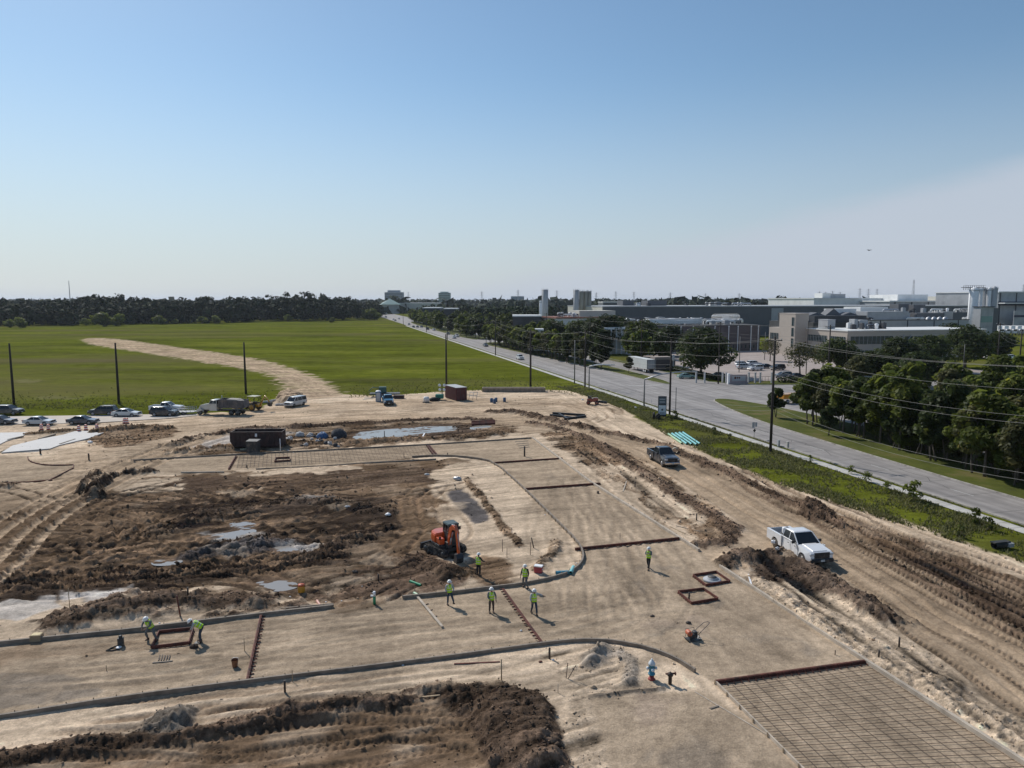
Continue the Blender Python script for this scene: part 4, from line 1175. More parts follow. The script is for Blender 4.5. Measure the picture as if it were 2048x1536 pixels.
def lspx(px, y):
    """boulevard coordinates of the point seen in photograph column px at distance y"""
    x = (px - 1024) / FPX * y
    return x * RN[0] + y * RN[1], x * RD[0] + y * RD[1]


def bld(name, label, l, s, cat='building', group=None):
    return empty(name, (*RW(l, s), 0), ROT, label, cat, group)


def bx(name, par, x0, x1, y0, y1, z0, z1, m_, bevel=0, **k):
    mb = MB(); mb.box(((x0 + x1) / 2, (y0 + y1) / 2, (z0 + z1) / 2), (x1 - x0, y1 - y0, z1 - z0), **k)
    return mb.build(name, m_, par, bevel)


MBEI = mat('beige_panel', (.46, .40, .34), .8, var=.07, scale=.25, dirt=((.32, .28, .24), .25, .35))
MWHR = mat('white_roofing', (.74, .74, .71), .6, var=.06, scale=.2, dirt=((.5, .48, .45), .2, .4))
MBRK = mat('brown_brick', (.125, .105, .105), .9, var=.12, scale=.5, dirt=((.09, .08, .08), .2, .4))
MSLT = mat('slate_cladding', (.125, .13, .14), .7, var=.08, scale=.3)
MGRP = mat('grey_cladding', (.40, .41, .42), .65, var=.08, scale=.2, dirt=((.2, .21, .22), .15, .5))
MPAL = mat('pale_cladding', (.80, .80, .78), .65, var=.06, scale=.15, dirt=((.45, .45, .44), .1, .4))
MCRM = mat('cream_cladding', (.56, .54, .47), .7, var=.08, scale=.2)
MGLS = mat('office_glass', (.035, .055, .055), .12, var=.2, scale=.5)
MDRK = mat('dark_steel', (.045, .048, .055), .6, var=.3, scale=1.5)
MSTL = mat('galvanised_steel', (.42, .43, .45), .45, .5, var=.2, scale=2)
MROOF = mat('dark_roofing', (.075, .075, .078), .9, var=.3, scale=.15)
MRUST = mat('rust_roof', (.20, .075, .05), .8, var=.25, scale=.5)
MWHT = mat('white_steel', (.82, .82, .82), .5, var=.08, scale=1)
MTAN = mat('tan_silo', (.34, .31, .24), .7, var=.1, scale=.3)
MGSI = mat('grey_silo', (.40, .41, .42), .7, var=.1, scale=.3)
MTEAL = mat('teal_roof', (.22, .34, .31), .6, var=.1, scale=.1)
MNVY = mat('navy_band', (.03, .035, .07), .6)
MFAR = mat('far_office', (.22, .27, .32), .6, var=.1, scale=.05)


def windows(par, face, a0, a1, z0, z1, off, n, name='window'):
    """a glazed band with mullions on face 'l' (towards -x) or 'f' (towards -y)"""
    mb = MB(); d_ = .07
    if face == 'l': mb.box((off - d_ / 2, (a0 + a1) / 2, (z0 + z1) / 2), (d_, a1 - a0, z1 - z0))
    else: mb.box(((a0 + a1) / 2, off - d_ / 2, (z0 + z1) / 2), (a1 - a0, d_, z1 - z0))
    w_ = mb.build(name, MGLS, par)
    mb = MB()
    for i_ in range(n + 1):
        a_ = a0 + (a1 - a0) * i_ / n
        if face == 'l': mb.box((off - d_ - .03, a_, (z0 + z1) / 2), (.10, .09, z1 - z0))
        else: mb.box((a_, off - d_ - .03, (z0 + z1) / 2), (.09, .10, z1 - z0))
    mb.build('mullions', MGRP, w_)
    return w_


def rooftop(par, x0, x1, y0, y1, z, n, seed, big=1.0):
    rg = np.random.default_rng(seed)
    for i_ in range(n):
        x_ = rg.uniform(x0, x1); y_ = rg.uniform(y0, y1); k = rg.random(); mb = MB()
        if k < .45:
            a_, c_, h_ = rg.uniform(1.2, 4) * big, rg.uniform(1.2, 3) * big, rg.uniform(.8, 2.2)
            mb.box((x_, y_, z + h_ / 2 + .15), (a_, c_, h_)); mb.box((x_, y_, z + h_ + .22), (a_ * .6, c_ * .6, .14))
            mb.box((x_, y_, z + .07), (a_ * 1.1, c_ * 1.1, .14))
            mb.build('roof_unit', random.choice((MGRP, MPAL, MDRK, MGRP)), par, .04)
        elif k < .65:
            r_ = rg.uniform(.35, .8); mb.lathe((x_, y_, z), [(r_, 0), (r_, rg.uniform(.6, 1.6)), (r_ * 1.3, 1.7), (r_ * 1.2, 1.95), (.05, 2.15)], 12)
            mb.build('roof_vent', random.choice((MSTL, MWHT)), par)
        elif k < .85:
            L_ = rg.uniform(5, 14) * big; r_ = rg.uniform(.2, .45); zz_ = z + rg.uniform(.6, 1.6)
            mb.tube([(x_, y_, z), (x_, y_, zz_), (x_ + .4, y_, zz_ + .3), (x_ + L_, y_, zz_ + .3), (x_ + L_ + .3, y_, zz_), (x_ + L_ + .3, y_, z)], r_, 8)
            for j in range(4): mb.box((x_ + L_ * (j + .5) / 4, y_, z + (zz_ - z) / 2), (.1, .6, zz_ - z))
            mb.build('roof_duct', random.choice((MSTL, MDRK, MPAL)), par)
        else:
            L_ = rg.uniform(4, 10) * big
            for j in range(5): mb.box((x_ + L_ * j / 4, y_, z + .9), (.12, .12, 1.8)); mb.box((x_ + L_ * j / 4, y_ + 1.6, z + .9), (.12, .12, 1.8))
            mb.box((x_ + L_ / 2, y_, z + 1.85), (L_, .14, .14)); mb.box((x_ + L_ / 2, y_ + 1.6, z + 1.85), (L_, .14, .14)); mb.box((x_ + L_ / 2, y_ + .8, z + 1.3), (L_ * .8, 1.0, .5))
            mb.build('pipe_rack', MDRK, par)


# beige office with stair tower
o = bld('office_building', 'beige office with a tall stair tower, green window bands and a white roof', 176.9, 218.4)
bx('wall', o, 0, 60, 0, 23, 0, 10.0, MBEI); bx('roof', o, -.25, 60.25, -.25, 22.75, 10.003, 10.35, MWHR)
bx('tower', o, -5, .8, 22.9, 33, 0, 15.7, MBEI); bx('tower_cap', o, -5.1, .9, 22.8, 33.1, 15.703, 15.95, MBEI)
bx('side_wing', o, -4.4, 0, 33.2, 40.5, 0, 10.2, MBEI)
for z0 in (3.2, 7.2, 11.2): windows(o, 'l', 23.6, 25.0, z0, z0 + 3.2, -5.0, 1)
windows(o, 'l', 1.0, 9.5, 5.6, 8.0, 0, 9); windows(o, 'l', 11.0, 22.0, 5.6, 8.0, 0, 12); windows(o, 'l', 1.0, 22.0, 1.2, 3.6, 0, 18)
windows(o, 'f', 1.2, 19, 5.4, 8.2, 0, 10); windows(o, 'f', 2.2, 19, .8, 3.2, 0, 10); windows(o, 'f', 24, 56, 5.4, 8.0, 0, 18)
windows(o, 'l', 34.2, 39.5, 5.6, 8.0, -4.4, 5)
mb = MB(); mb.box((2.0, 14, 12.1), (3.2, 5.4, 3.2)); mb.box((2.0, 14, 13.8), (3.4, 5.6, .2)); mb.build('roof_unit', MGSI, o, .05)
mb = MB(); mb.box((16.5, 14, 12.1), (3.6, 4, 3.0)); mb.box((13.6, 14, 12.2), (1.6, 3, 3.4)); mb.build('roof_unit', MGRP, o, .05)
rooftop(o, 5, 24, 5, 18, 10.35, 12, 4, .5)
for x_ in (6, 9): mb = MB(); mb.tube([(x_ + 14, -.4, 3.2), (x_ + 17.5, -.4, 8.6)], .12, 6); mb.build('brace', MSTL, o)
# brown brick works with white downpipes
o = bld('brick_works', 'long dark brick works with white downpipes and a roof crowded with ducts', 118, 269)
bx('wall', o, 0, 57, 0, 60, 0, 10.3, MBRK); bx('roof', o, -.2, 57.2, -.2, 60.2, 10.303, 10.7, MROOF)
for x_ in (14, 20.5, 26, 31, 35.8, 42.2, 46.5, 52.6, 56): mb = MB(); mb.box((x_, -.16, 5.2), (.26, .26, 10.4)); mb.box((x_, -.2, 10.2), (.5, .35, .4)); mb.build('downpipe', MWHT, o)
mb = MB()
mb.box((22, 9, 12.2), (24, 3.0, 2.0))
for j in range(24): mb.box((10.3 + j, 7.42, 12.2), (.14, .12, 2.0))
mb.build('louvre_plenum', MPAL, o)
rooftop(o, 1, 54, 6, 26, 10.7, 44, 6); rooftop(o, 1, 54, 28, 56, 10.7, 46, 7, 1.3)
mb = MB()
for j in range(9): mb.box((39 + j * 1.9, -.1, 1.8), (.5, .1, 1.4))
mb.build('windows_low', MGLS, o)
mb = MB(); mb.ring([[(58 + 1.7 * math.cos(t_) , 20, 13.3 + 1.7 * math.sin(t_)) for t_ in np.linspace(0, 6.28, 13)[:-1]], [(47 + 1.7 * math.cos(t_), 20, 13.3 + 1.7 * math.sin(t_)) for t_ in np.linspace(0, 6.28, 13)[:-1]]])
mb.build('white_duct', MWHT, o)
o = bld('columned_wall', 'pale wall with white columns behind the dark oaks left of the brick works', 104, 264)
bx('wall', o, 0, 13.6, 1, 5, 0, 9.6, MCRM); bx('beam', o, -.4, 13.9, -.2, 5.2, 9.603, 10.4, MWHT)
for j in range(7): mb = MB(); mb.box((.2 + j * 2.2, .25, 4.8), (.5, .5, 9.6)); mb.build('column', MWHT, o)
# slate hall behind
o = bld('factory_hall', 'very long slate grey factory hall behind the brick works with a cream end wall', 147.5, 379)
bx('wall', o, 0, 260, 0, 60, 0, 17.0, MSLT); bx('end_wall', o, -.4, 0, .2, 60, 0, 17.0, MCRM); bx('roof', o, -.5, 260.4, -.4, 60.4, 17.003, 17.6, MGRP)
bx('light_panel', o, 106, 114, -.12, 0, 0, 16.2, MGSI)
rooftop(o, 10, 100, 4, 50, 17.6, 20, 15)
mb = MB(); mb.box((40, 20, 19.2), (12, 9, 3.0)); mb.box((26, 30, 19.2), (7, 9, 3.0)); mb.build('penthouse', MSLT, o)
o = bld('low_works', 'low off white works with a rust red roof in front of the grey silos', 112, 352)
bx('wall', o, 0, 35, 0, 26, 0, 11.6, MPAL); bx('roof', o, -.5, 35.5, -.5, 26.5, 11.603, 12.3, MRUST); bx('cream_upper', o, 15, 35.2, 8, 25, 12.303, 15.4, MCRM)
rooftop(o, 2, 14, 4, 22, 12.3, 12, 9, .7)


def silo(px, y, wpx, top, m_, label, name='silo', group=None, cone=0, ring=0):
    x = (px - 1024) / FPX * y; r_ = wpx / FPX * y / 2; h = CAM_H - (top - 600) / FPX * y
    o = empty(name, (x, y, 0), ROT, label, 'silo', group)
    mb = MB(); mb.lathe((0, 0, 0), [(r_, 0), (r_, h * .5), (r_, h), (r_ * .3, h + cone)], 24); mb.build('shell', m_, o)
    mb = MB(); mb.lathe((0, 0, h - .6), [(r_ * 1.05, 0), (r_ * 1.05, .25)], 24)
    for j in range(8): mb.box((r_ * 1.02 * math.cos(j * .785), r_ * 1.02 * math.sin(j * .785), h + .2), (.1, .1, 1.2))
    mb.build('railing', MSTL, o)
    mb = MB()
    for s_ in (-.2, .2): mb.box((-r_ * 1.04, s_, h / 2), (.07, .07, h))
    for j in range(int(h / .8)): mb.box((-r_ * 1.04, 0, j * .8), (.06, .4, .05))
    mb.build('ladder', MSTL, o)
    return o


silo(1089.5, 430, 12.5, 580, MGSI, 'single slender grey silo at the left end of the factories', cone=.3)
silo(1081, 425, 6, 603, MWHT, 'thin short white silo at the foot of the slender grey silo', cone=.5)
silo(1151.5, 430, 11, 580.5, MGSI, 'grey silo standing against the left side of the tan silos', cone=.3)
GS = 'tan silos in a row behind the works'
for k, px in enumerate((1162, 1170, 1177.5)): silo(px, 430 + k, 8.6, 582.5, MTAN, ('left tan silo touching the grey silo', 'middle tan silo between its two tan neighbours', 'right tan silo at the free end of the row')[k], group=GS)
silo(1941, 350, 17, 579, MWHT, 'widest white silo at the left of the tall white group on the right', cone=1)
silo(1954.5, 352, 7.5, 580, MWHT, 'narrow white silo just right of the widest white silo', cone=1)
silo(1963, 354, 7, 580, MGSI, 'narrow grey silo in the middle of the tall group', cone=1)
silo(1971, 352, 8, 579, MWHT, 'bright white silo left of the wider grey silo', cone=1)
silo(1981, 352, 12, 577, MGSI, 'wider grey silo at the right end of the tall group', cone=1)
o = bld('silo_tower', 'grey green steel filling house below the tall white silos', *lspx(1957, 343))
bx('wall', o, 0, 7.5, 0, 4, 0, 17.6, MGRP); bx('roof', o, -.4, 7.9, -.4, 4.4, 17.603, 18.0, MDRK)
bx('green_band', o, .5, 7, -.12, 0, 10.5, 13.4, MTEAL); bx('dark_side', o, 7.9, 11, .5, 4, 0, 17.2, MSLT)
mb = MB()
for x_ in np.linspace(-1.5, 10, 10): mb.box((x_, 9, 26.9), (.15, .15, 2.2))
mb.box((4.2, 9, 27.0), (12.6, 2.2, .25)); mb.box((4.2, 8, 28.0), (12.6, .1, .1)); mb.build('head_gantry', MDRK, o)
# white warehouse and the grey halls at the right
o = bld('warehouse', 'big plain white warehouse right of centre on the skyline', *lspx(1624, 560))
bx('wall', o, 0, 96, 0, 60, 0, 21.8, MPAL); bx('roof', o, -.5, 96.5, -.5, 60.5, 21.803, 22.6, MWHR); bx('stair_house', o, 30, 38, 30, 40, 22.6, 26.6, MWHR); bx('grey_house', o, 38.2, 52, 30, 44, 22.6, 26.0, MGRP)
for j in range(3): bx('door', o, 10 + j * 14, 15 + j * 14, -.15, 0, 0, 6, MGRP)
o = bld('panelled_hall', 'long grey panelled hall right of the white warehouse with a pale roof edge', *lspx(1775, 540))
bx('wall', o, 0, 140, 0, 50, 0, 19.6, MGRP); bx('roof', o, -.6, 140.6, -.6, 50.6, 19.603, 20.6, MPAL)
for j in range(9): bx('pilaster', o, 4 + j * 15, 4.8 + j * 15, -.25, 0, 0, 19.5, MDRK)
bx('upper_floor', o, 20, 48, 15, 45, 20.603, 25.2, MPAL); bx('upper_floor', o, 60, 139, 10, 45, 20.603, 23.8, MCRM)
o = bld('dark_hall', 'tall dark panelled hall behind the white silos at the right edge', *lspx(1990, 470))
bx('wall', o, 0, 90, 0, 50, 0, 25.8, MGRP); bx('roof', o, -.5, 90.5, -.5, 50.5, 25.803, 26.5, MPAL); bx('band', o, -.15, 90, -.15, 0, 17.5, 20.0, MNVY); bx('canopy', o, 0, 90, -5, -.2, 18.6, 19.3, MWHR)
for j in range(6): bx('pilaster', o, 1 + j * 13, 1.7 + j * 13, -.3, -.15, 0, 25.6, MDRK)
bx('loading_wall', o, 0, 90, -12, -11.6, 0, 14.2, MGRP); bx('lower_band', o, 0, 90, -12.2, -12, 10.2, 11.5, MNVY)
o = bld('process_plant', 'tangle of dark tanks, ducts and sheds between the office roof and the white warehouse', *lspx(1625, 330))
bx('shed', o, 0, 95, 0, 34, 0, 10.8, MROOF)
for q in ((2, 30, 2, 8, 10.8, 13.8, MDRK), (32, 56, 4, 12, 10.8, 15.6, MGRP), (58, 74, 2, 12, 10.8, 14.8, MSLT), (74, 80, 3, 12, 10.8, 15.5, MGRP), (22, 34, 14, 22, 10.8, 16.8, MPAL), (60, 66, 16, 22, 10.8, 19.0, MSLT), (69, 76, 16, 22, 10.8, 18.6, MSLT), (38, 54, 16, 28, 10.8, 17.6, MPAL), (2, 18, 14, 30, 10.8, 14.8, MDRK)):
    bx('plant_block', o, *q)
for j in range(3): mb = MB(); mb.prism([(4 + j * 9, 13.8), (8.5 + j * 9, 17.0 if j == 1 else 15.2), (13 + j * 9, 13.8)], 9, 14); mb.build('gable', MSLT, o)
rooftop(o, 0, 92, 1, 32, 10.8, 60, 21, .9); rooftop(o, 32, 90, 4, 11, 15.0, 14, 22, .6)
for j in range(4): mb = MB(); mb.lathe((60 + j * 3.2, -3, 0), [(1.2, 0), (1.2, 12.5), (.3, 13.2)], 14); mb.build('tank', MSTL, o)
o = bld('screen_wall', 'long low grey wall with dark joints behind the white office roof', *lspx(1738, 312))
bx('wall', o, 0, 52, 0, 1, 0, 12.2, MGSI); bx('coping', o, -.2, 52.2, -.2, 1.2, 12.203, 12.5, MDRK)
for x_ in (5, 19, 33, 46): bx('joint', o, x_, x_ + .5, -.1, 0, 0, 12.1, MDRK)
# far buildings on the skyline


def far_block(name, label, px0, px1, top, y, dpt, m_, n=0, crown=0):
    x0 = (px0 - 1024) / FPX * y; x1 = (px1 - 1024) / FPX * y; h = CAM_H - (top - 600) / FPX * y
    o = empty(name, ((x0 + x1) / 2, y, 0), 0, label, 'building'); w_ = x1 - x0
    bx('wall', o, -w_ / 2, w_ / 2, 0, dpt, 0, h, m_); bx('roof', o, -w_ / 2 - .3, w_ / 2 + .3, -.3, dpt + .3, h + .003, h + .7, MPAL)
    if crown: bx('plant_room', o, -w_ * .35, w_ * .33, dpt * .2, dpt * .8, h + .7, h + crown, m_)
    for j in range(n):
        z_ = h * (j + .5) / n; bx('window_band', o, -w_ / 2 + 1, w_ / 2 - 1, -.3, 0, z_ - h / n * .22, z_ + h / n * .22, MGLS)
    return o, h, w_


far_block('office_block', 'wide blue grey office block far off on the horizon left of centre', 771, 807, 585, 2400, 30, MFAR, 9, 7)
far_block('office_block', 'smaller teal grey office block on the horizon right of the wide one', 878, 901, 586, 2400, 30, MTEAL, 8, 4)
far_block('store_building', 'long cream store building beyond the end of the boulevard', 800, 892, 606.5, 1150, 60, MCRM, 0)
far_block('flat_building', 'low dark building with a bright white roof edge beside the far boulevard', 846, 880, 616.5, 640, 30, MDRK, 0)
far_block('flat_building', 'second low dark building with a white roof, right of the first', 888, 914, 618, 620, 26, MDRK, 0)
far_block('flat_building', 'low dark flat roofed building left of the rust roofed works', 1026, 1082, 633, 380, 20, MROOF, 0)
far_block('plant_building', 'small white plant building among the trees by the far boulevard', 1056, 1086, 661, 300, 6, MPAL, 0)
far_block('distant_hall', 'pale distant hall just over the tree belt above the factories', 1205, 1250, 605, 700, 40, MSLT, 0)
far_block('stadium_block', 'low dark block on the horizon right of the two office blocks', 1022, 1048, 593, 2200, 40, MFAR, 0)
o = bld('pavilion', 'store pavilion with a teal pyramid roof in front of the wide office block', *lspx(766, 1120))
bx('wall', o, 0, 26, 0, 26, 0, 14, MGRP)
mb = MB(); mb.add([(-3, -3, 14), (29, -3, 14), (29, 29, 14), (-3, 29, 14), (13, 13, 23)], [(0, 3, 2, 1), (0, 1, 4), (1, 2, 4), (2, 3, 4), (3, 0, 4)]); mb.build('roof', MTEAL, o)

# pylons and masts on the horizon
MPYL = mat('pylon_steel', (.30, .31, .33), .6)


def pylon(px, top, y, label, w=5.0, arms=True, group='pylons on the horizon', name='pylon'):
    x = (px - 1024) / FPX * y; h = CAM_H - (top - 600) / FPX * y
    o = empty(name, (x, y, 0), .3, label, name, group)
    mb = MB()
    for a_, c_ in ((-1, -1), (1, -1), (1, 1), (-1, 1)): mb.tube([(a_ * w / 2, c_ * w / 2, 0), (a_ * w * .12, c_ * w * .12, h)], .28, 4)
    for j in range(6):
        z0 = h * j / 6; z1 = h * (j + 1) / 6; k0 = w * (.5 - .38 * j / 6); k1 = w * (.5 - .38 * (j + 1) / 6)
        mb.tube([(-k0, -k0, z0), (k1, -k1, z1)], .16, 3); mb.tube([(k0, -k0, z0), (-k1, -k1, z1)], .16, 3)
    mb.build('mast', MPYL, o)
    if arms:
        mb = MB()
        for j in (.72, .83, .94): mb.tube([(-w * 1.2, 0, h * j), (w * 1.2, 0, h * j)], .22, 4)
        mb.build('cross_arms', MPYL, o)
    return o


pylon(146, 562, 1500, 'very tall thin radio mast above the wood at the left', 1.6, False, None, 'radio_mast')
for px, top, y in ((135, 595, 2400), (272, 594, 2600), (290, 594, 2600), (818, 584, 2600), (964, 583, 2300), (1036, 580, 2100), (1113, 581, 2200), (1191, 585, 2200), (1230, 583, 2300), (1266, 584, 2300), (1338, 585, 2200), (1408, 587, 2400),
                   (1634, 583, 2000), (1646, 584, 2000), (1660, 582, 2000), (1675, 584, 2000), (1714, 577, 1900), (1731, 578, 1900), (1748, 578, 1900), (1475, 587, 2200), (2038, 569, 2000)):
    pylon(px, top, y, 'thin grey power pylon rising over the horizon woods', 6)
pylon(1820, 560, 1500, 'tallest lattice mast on the right, above the panelled hall', 5, False, None, 'lattice_mast')

# ------------------------------------------------------------------ poles, lights and wires
MPOLE = mat('creosoted_wood', (.040, .032, .027), .9, var=.3, scale=4, bump=.3)
MCONC = mat('pole_metal', (.17, .165, .155), .6, var=.15, scale=2)
MWIRE = mat('wire', (.17, .165, .155), .6, .0, var=.1)
MBLK = mat('black_rubber', (.018, .018, .019), .8, var=.3, scale=4)


def ph(py_top, y): return CAM_H - (py_top - 600) / FPX * y


def pole(x, y, h, label, arms=(), group=None, r=.17, gear=False, m_=None):
    o = empty('utility_pole', (x, y, 0), ROT, label, 'pole', group)
    mb = MB(); mb.tube([(0, 0, -.3), (0, 0, h * .5), (0, 0, h)], [r * 1.15, r, r * .72], 10); mb.build('shaft', m_ or MPOLE, o)
    for z_ in arms:
        mb = MB(); mb.box((0, .14, z_), (2.4, .11, .13)); mb.tube([(-.8, .16, z_), (0, .16, z_ - .7), (.8, .16, z_)], .02, 4); mb.build('crossarm', MPOLE, o)
        for x_ in (-1.1, 0, 1.1):
            mb = MB(); mb.lathe((x_, .14, z_ + .06), [(.05, 0), (.07, .08), (.04, .12), (.07, .18), (.03, .24)], 8); mb.build('insulator', MGSI, o)
    if gear:
        mb = MB(); mb.lathe((.42, 0, h * .72), [(.27, 0), (.3, .1), (.3, .95), (.2, 1.08)], 12); mb.box((.22, 0, h * .72 + .5), (.25, .1, .5)); mb.build('transformer', MGSI, o)
    return o


lp = [(28, 808, 686), (238, 808, 685), (492, 788, 684), (893, 782, 668), (1061, 777, 658)]
lbs = ('leftmost bare dark pole at the meadow edge', 'bare dark pole behind the black parked SUV', 'bare dark pole behind the yellow backhoe', 'bare dark pole behind the red storage container', 'bare dark pole behind the long concrete wall form')
for (px, py, tp), lb in zip(lp, lbs):
    x, y = G(px, py); pole(x, y, ph(tp, y), lb, group='bare poles along the meadow edge', r=.22)
main_ = []
for l_, s_, tp, lb in ((59.4, 43.5, 0, 'pole beside the sidewalk just outside the right edge'), (58.8, 86.8, 672, 'tall pole in the foreground between the sidewalk and the verge'), (60.2, 120.4, 678, 'tall dark pole right beside the business sign'),
                       (59.5, 164.0, 660, 'dark pole left of the nearer arm street light'), (61.1, 268.2, 638, 'dark pole beyond the meadow corner next to the white car'), (60.4, 379.3, 641, 'short looking far pole beside the two white cars'),
                       (61.2, 470.0, 630, 'far pole, second from the boulevard end'), (61.0, 620, 627, 'farthest pole near the end of the boulevard')):
    x, y = RW(l_, s_); h = ph(tp, y) if tp else 16
    h = min(h, 16.2); main_.append((x, y, h)); pole(x, y, h, lb, arms=(h - .6,) if s_ < 200 else (), group='poles along the sidewalk', gear=s_ == 120.4)
x, y = G(1149, 767); pole(x, y, ph(680, y), 'grey metal pole without wires left of the arm street light', m_=MCONC, r=.14)
side_ = []
for l_, s_, h, lb in ((176, 158, 15, 'pole outside the right edge'), (153.7, 132.3, 14.2, 'tall pole at the right edge with a short cross arm'), (107, 137.7, 15.6, 'dark pole in front of the white office wall'), (94.5, 162.7, 15.6, 'tall pole on the far corner beside the monument sign'),
                      (97, 215, 15, 'dark pole among the oaks behind the trailer'), (99, 268, 15, 'dark pole above the trees left of the trailer'), (100, 330, 15, 'dark pole above the trees by the small white plant building'), (101, 400, 15, 'far dark pole above the trees right of the boulevard')):
    x, y = RW(l_, s_); side_.append((x, y, h)); pole(x, y, h, lb, arms=(h - .5,), group='poles on the far side of the boulevard')
for px, py, tp, lb in ((1612, 748, 641, 'thin dark pole in front of the beige tower'), (1691, 757, 668, 'dark short pole at the office corner'), (1478, 745, 672, 'slim light pole on the parking lot'), (1529, 720, 664, 'slim light pole left of the beige tower'), (1926, 742, 688, 'slim lot light between the dark oaks'),
                       (1922, 800, 738, 'slim metal pole rising from the green belt'), (1364, 708, 693, 'small pole with a white lamp above the live oak')):
    x, y = G(px, py); pole(x, y, ph(tp, y), lb, m_=MCONC if 'light' in lb or 'metal' in lb else None, r=.11)


def wires(path, zs, label, sag=1.0, r=.013):
    for k, (z_, off) in enumerate(zs):
        mb = MB()
        for (x0, y0, h0), (x1, y1, h1) in zip(path, path[1:]):
            pts = []; n = 14; L_ = math.hypot(x1 - x0, y1 - y0); sg = sag * (L_ / 42) ** 2 * (.8 + .1 * k); sg = min(sg, 2.2)
            for j in range(n + 1):
                t_ = j / n; pts.append((x0 + (x1 - x0) * t_ + off * RN[0], y0 + (y1 - y0) * t_ + off * RN[1], (h0 + z_) * (1 - t_) + (h1 + z_) * t_ - 4 * sg * t_ * (1 - t_)))
            mb.tube(pts, r, 4, smooth=False)
        tag(mb.build('overhead_wire', MWIRE), label[k] if isinstance(label, (list, tuple)) else label, 'wire', 'overhead wires')


P_n = [(*RW(59.4, 2), 16)] + main_[:6]
wires(P_n, ((-.35, -1.1), (-.35, 1.1), (-2.3, .15), (-4.6, .2), (-5.2, .2), (-9.6, .22), (-10.2, .22)),
      ['top wire strung on the field side of the sidewalk poles', 'top wire strung on the road side of the sidewalk poles', 'single middle wire below the cross arms of the sidewalk poles', 'upper wire of the thick pair on the sidewalk poles',
       'lower wire of the thick pair on the sidewalk poles', 'upper of the two lowest cables beside the sidewalk', 'lowest cable beside the sidewalk'])
wires(side_, ((-.3, -1.1), (-.3, 1.1), (-2.6, .15), (-3.4, .15)), ['left top wire on the poles across the boulevard', 'right top wire on the poles across the boulevard', 'middle wire on the poles across the boulevard', 'lowest wire on the poles across the boulevard'])


def street_light(x, y, h, arm, adir, label, m_=MCONC, rise=.3):
    o = empty('street_light', (x, y, 0), adir, label, 'street light', 'arm street lights beside the sidewalk')
    mb = MB(); mb.tube([(0, 0, 0), (0, 0, h)], [.16, .11], 10); mb.lathe((0, 0, 0), [(.3, 0), (.28, .12), (.18, .2)], 10); mb.build('post', m_, o)
    mb = MB(); mb.tube([(0, 0, h - .1), (arm * .32, 0, h + rise * .55 + .1), (arm * .65, 0, h + rise * .8 + .15), (arm, 0, h + rise)], [.16, .14, .12, .10], 8); mb.build('arm', MWHT if arm < 8 else MSTL, o)
    mb = MB(); mb.box((arm + .4, 0, h + rise), (1.0, .42, .2)); mb.box((arm + .4, 0, h + rise - .11), (.7, .3, .05)); mb.build('lamp_head', MGSI, o, .04)
    return o


x, y = G(1178, 777); street_light(x, y, 5.4, 5.2, ROT - .25, 'arm street light with bright arm over the road, farther of the two')
x, y = G(1288, 812); street_light(x, y, 5.4, 10.0, ROT - .1, rise=1.4, label= 'arm street light with dark post left of the business sign, nearer of the two')
# ------------------------------------------------------------------ vehicles
MTYRE = mat('tyre', (.022, .021, .020), .85, var=.3, scale=6, dirt=(DUST, 3, .6))
MRIM = mat('wheel_rim', (.42, .42, .43), .35, .7, var=.1)
MRIMB = mat('steel_rim', (.16, .15, .14), .5, .4, var=.2)
MCGL = mat('car_glass', (.018, .022, .026), .06, var=.1)
MTRIM = mat('black_trim', (.022, .022, .024), .55, var=.2, scale=5, dirt=(DUST, 2.5, .35))
MCHR = mat('chrome', (.65, .65, .66), .18, .9, var=.05)
MHL = mat('headlight_glass', (.60, .62, .64), .12, .2, var=.1)
MTL = mat('tail_light_red', (.35, .02, .02), .3, var=.1)
MPLT = mat('number_plate', (.55, .57, .55), .5)


def paint(name, rgb, dirty=.25):
    return mat('paint_' + name, rgb, .32, .1, var=.04, scale=1, coat=.6, dirt=(DUST, .9, dirty))


def arcp(cx, cz, r, n=9):
    return [(cx + r * math.cos(a), cz + r * math.sin(a)) for a in np.linspace(0, math.pi, n)]


def side_body(prof, w, m_, par, name='body', wt=.90, zt=.85, nose=None, bevel=.05):
    """side profile (x, z) given width, tumblehome above zt, narrower nose and tail"""
    mb = MB(); mb.prism(prof, -w / 2, w / 2)
    xs = [p[0] for p in prof]; x0, x1 = min(xs), max(xs)
    o = mb.build(name, m_, par)
    bm = bmesh.new(); bm.from_mesh(o.data)
    bmesh.ops.triangulate(bm, faces=[f for f in bm.faces if len(f.verts) > 4])
    for v in bm.verts:
        k = 1.0
        if v.co.z > zt: k *= wt + (1 - wt) * .35
        e_ = max((v.co.x - (x1 - .45)) / .45, ((x0 + .3) - v.co.x) / .3 * .6, 0)
        k *= 1 - .10 * min(e_, 1)
        v.co.y *= k
    es = [e for e in bm.edges if len(e.link_faces) == 2 and e.calc_face_angle(0) > .5]
    bmesh.ops.bevel(bm, geom=es, offset=bevel, segments=2, affect='EDGES', clamp_overlap=True)
    bm.to_mesh(o.data); bm.free()
    return o


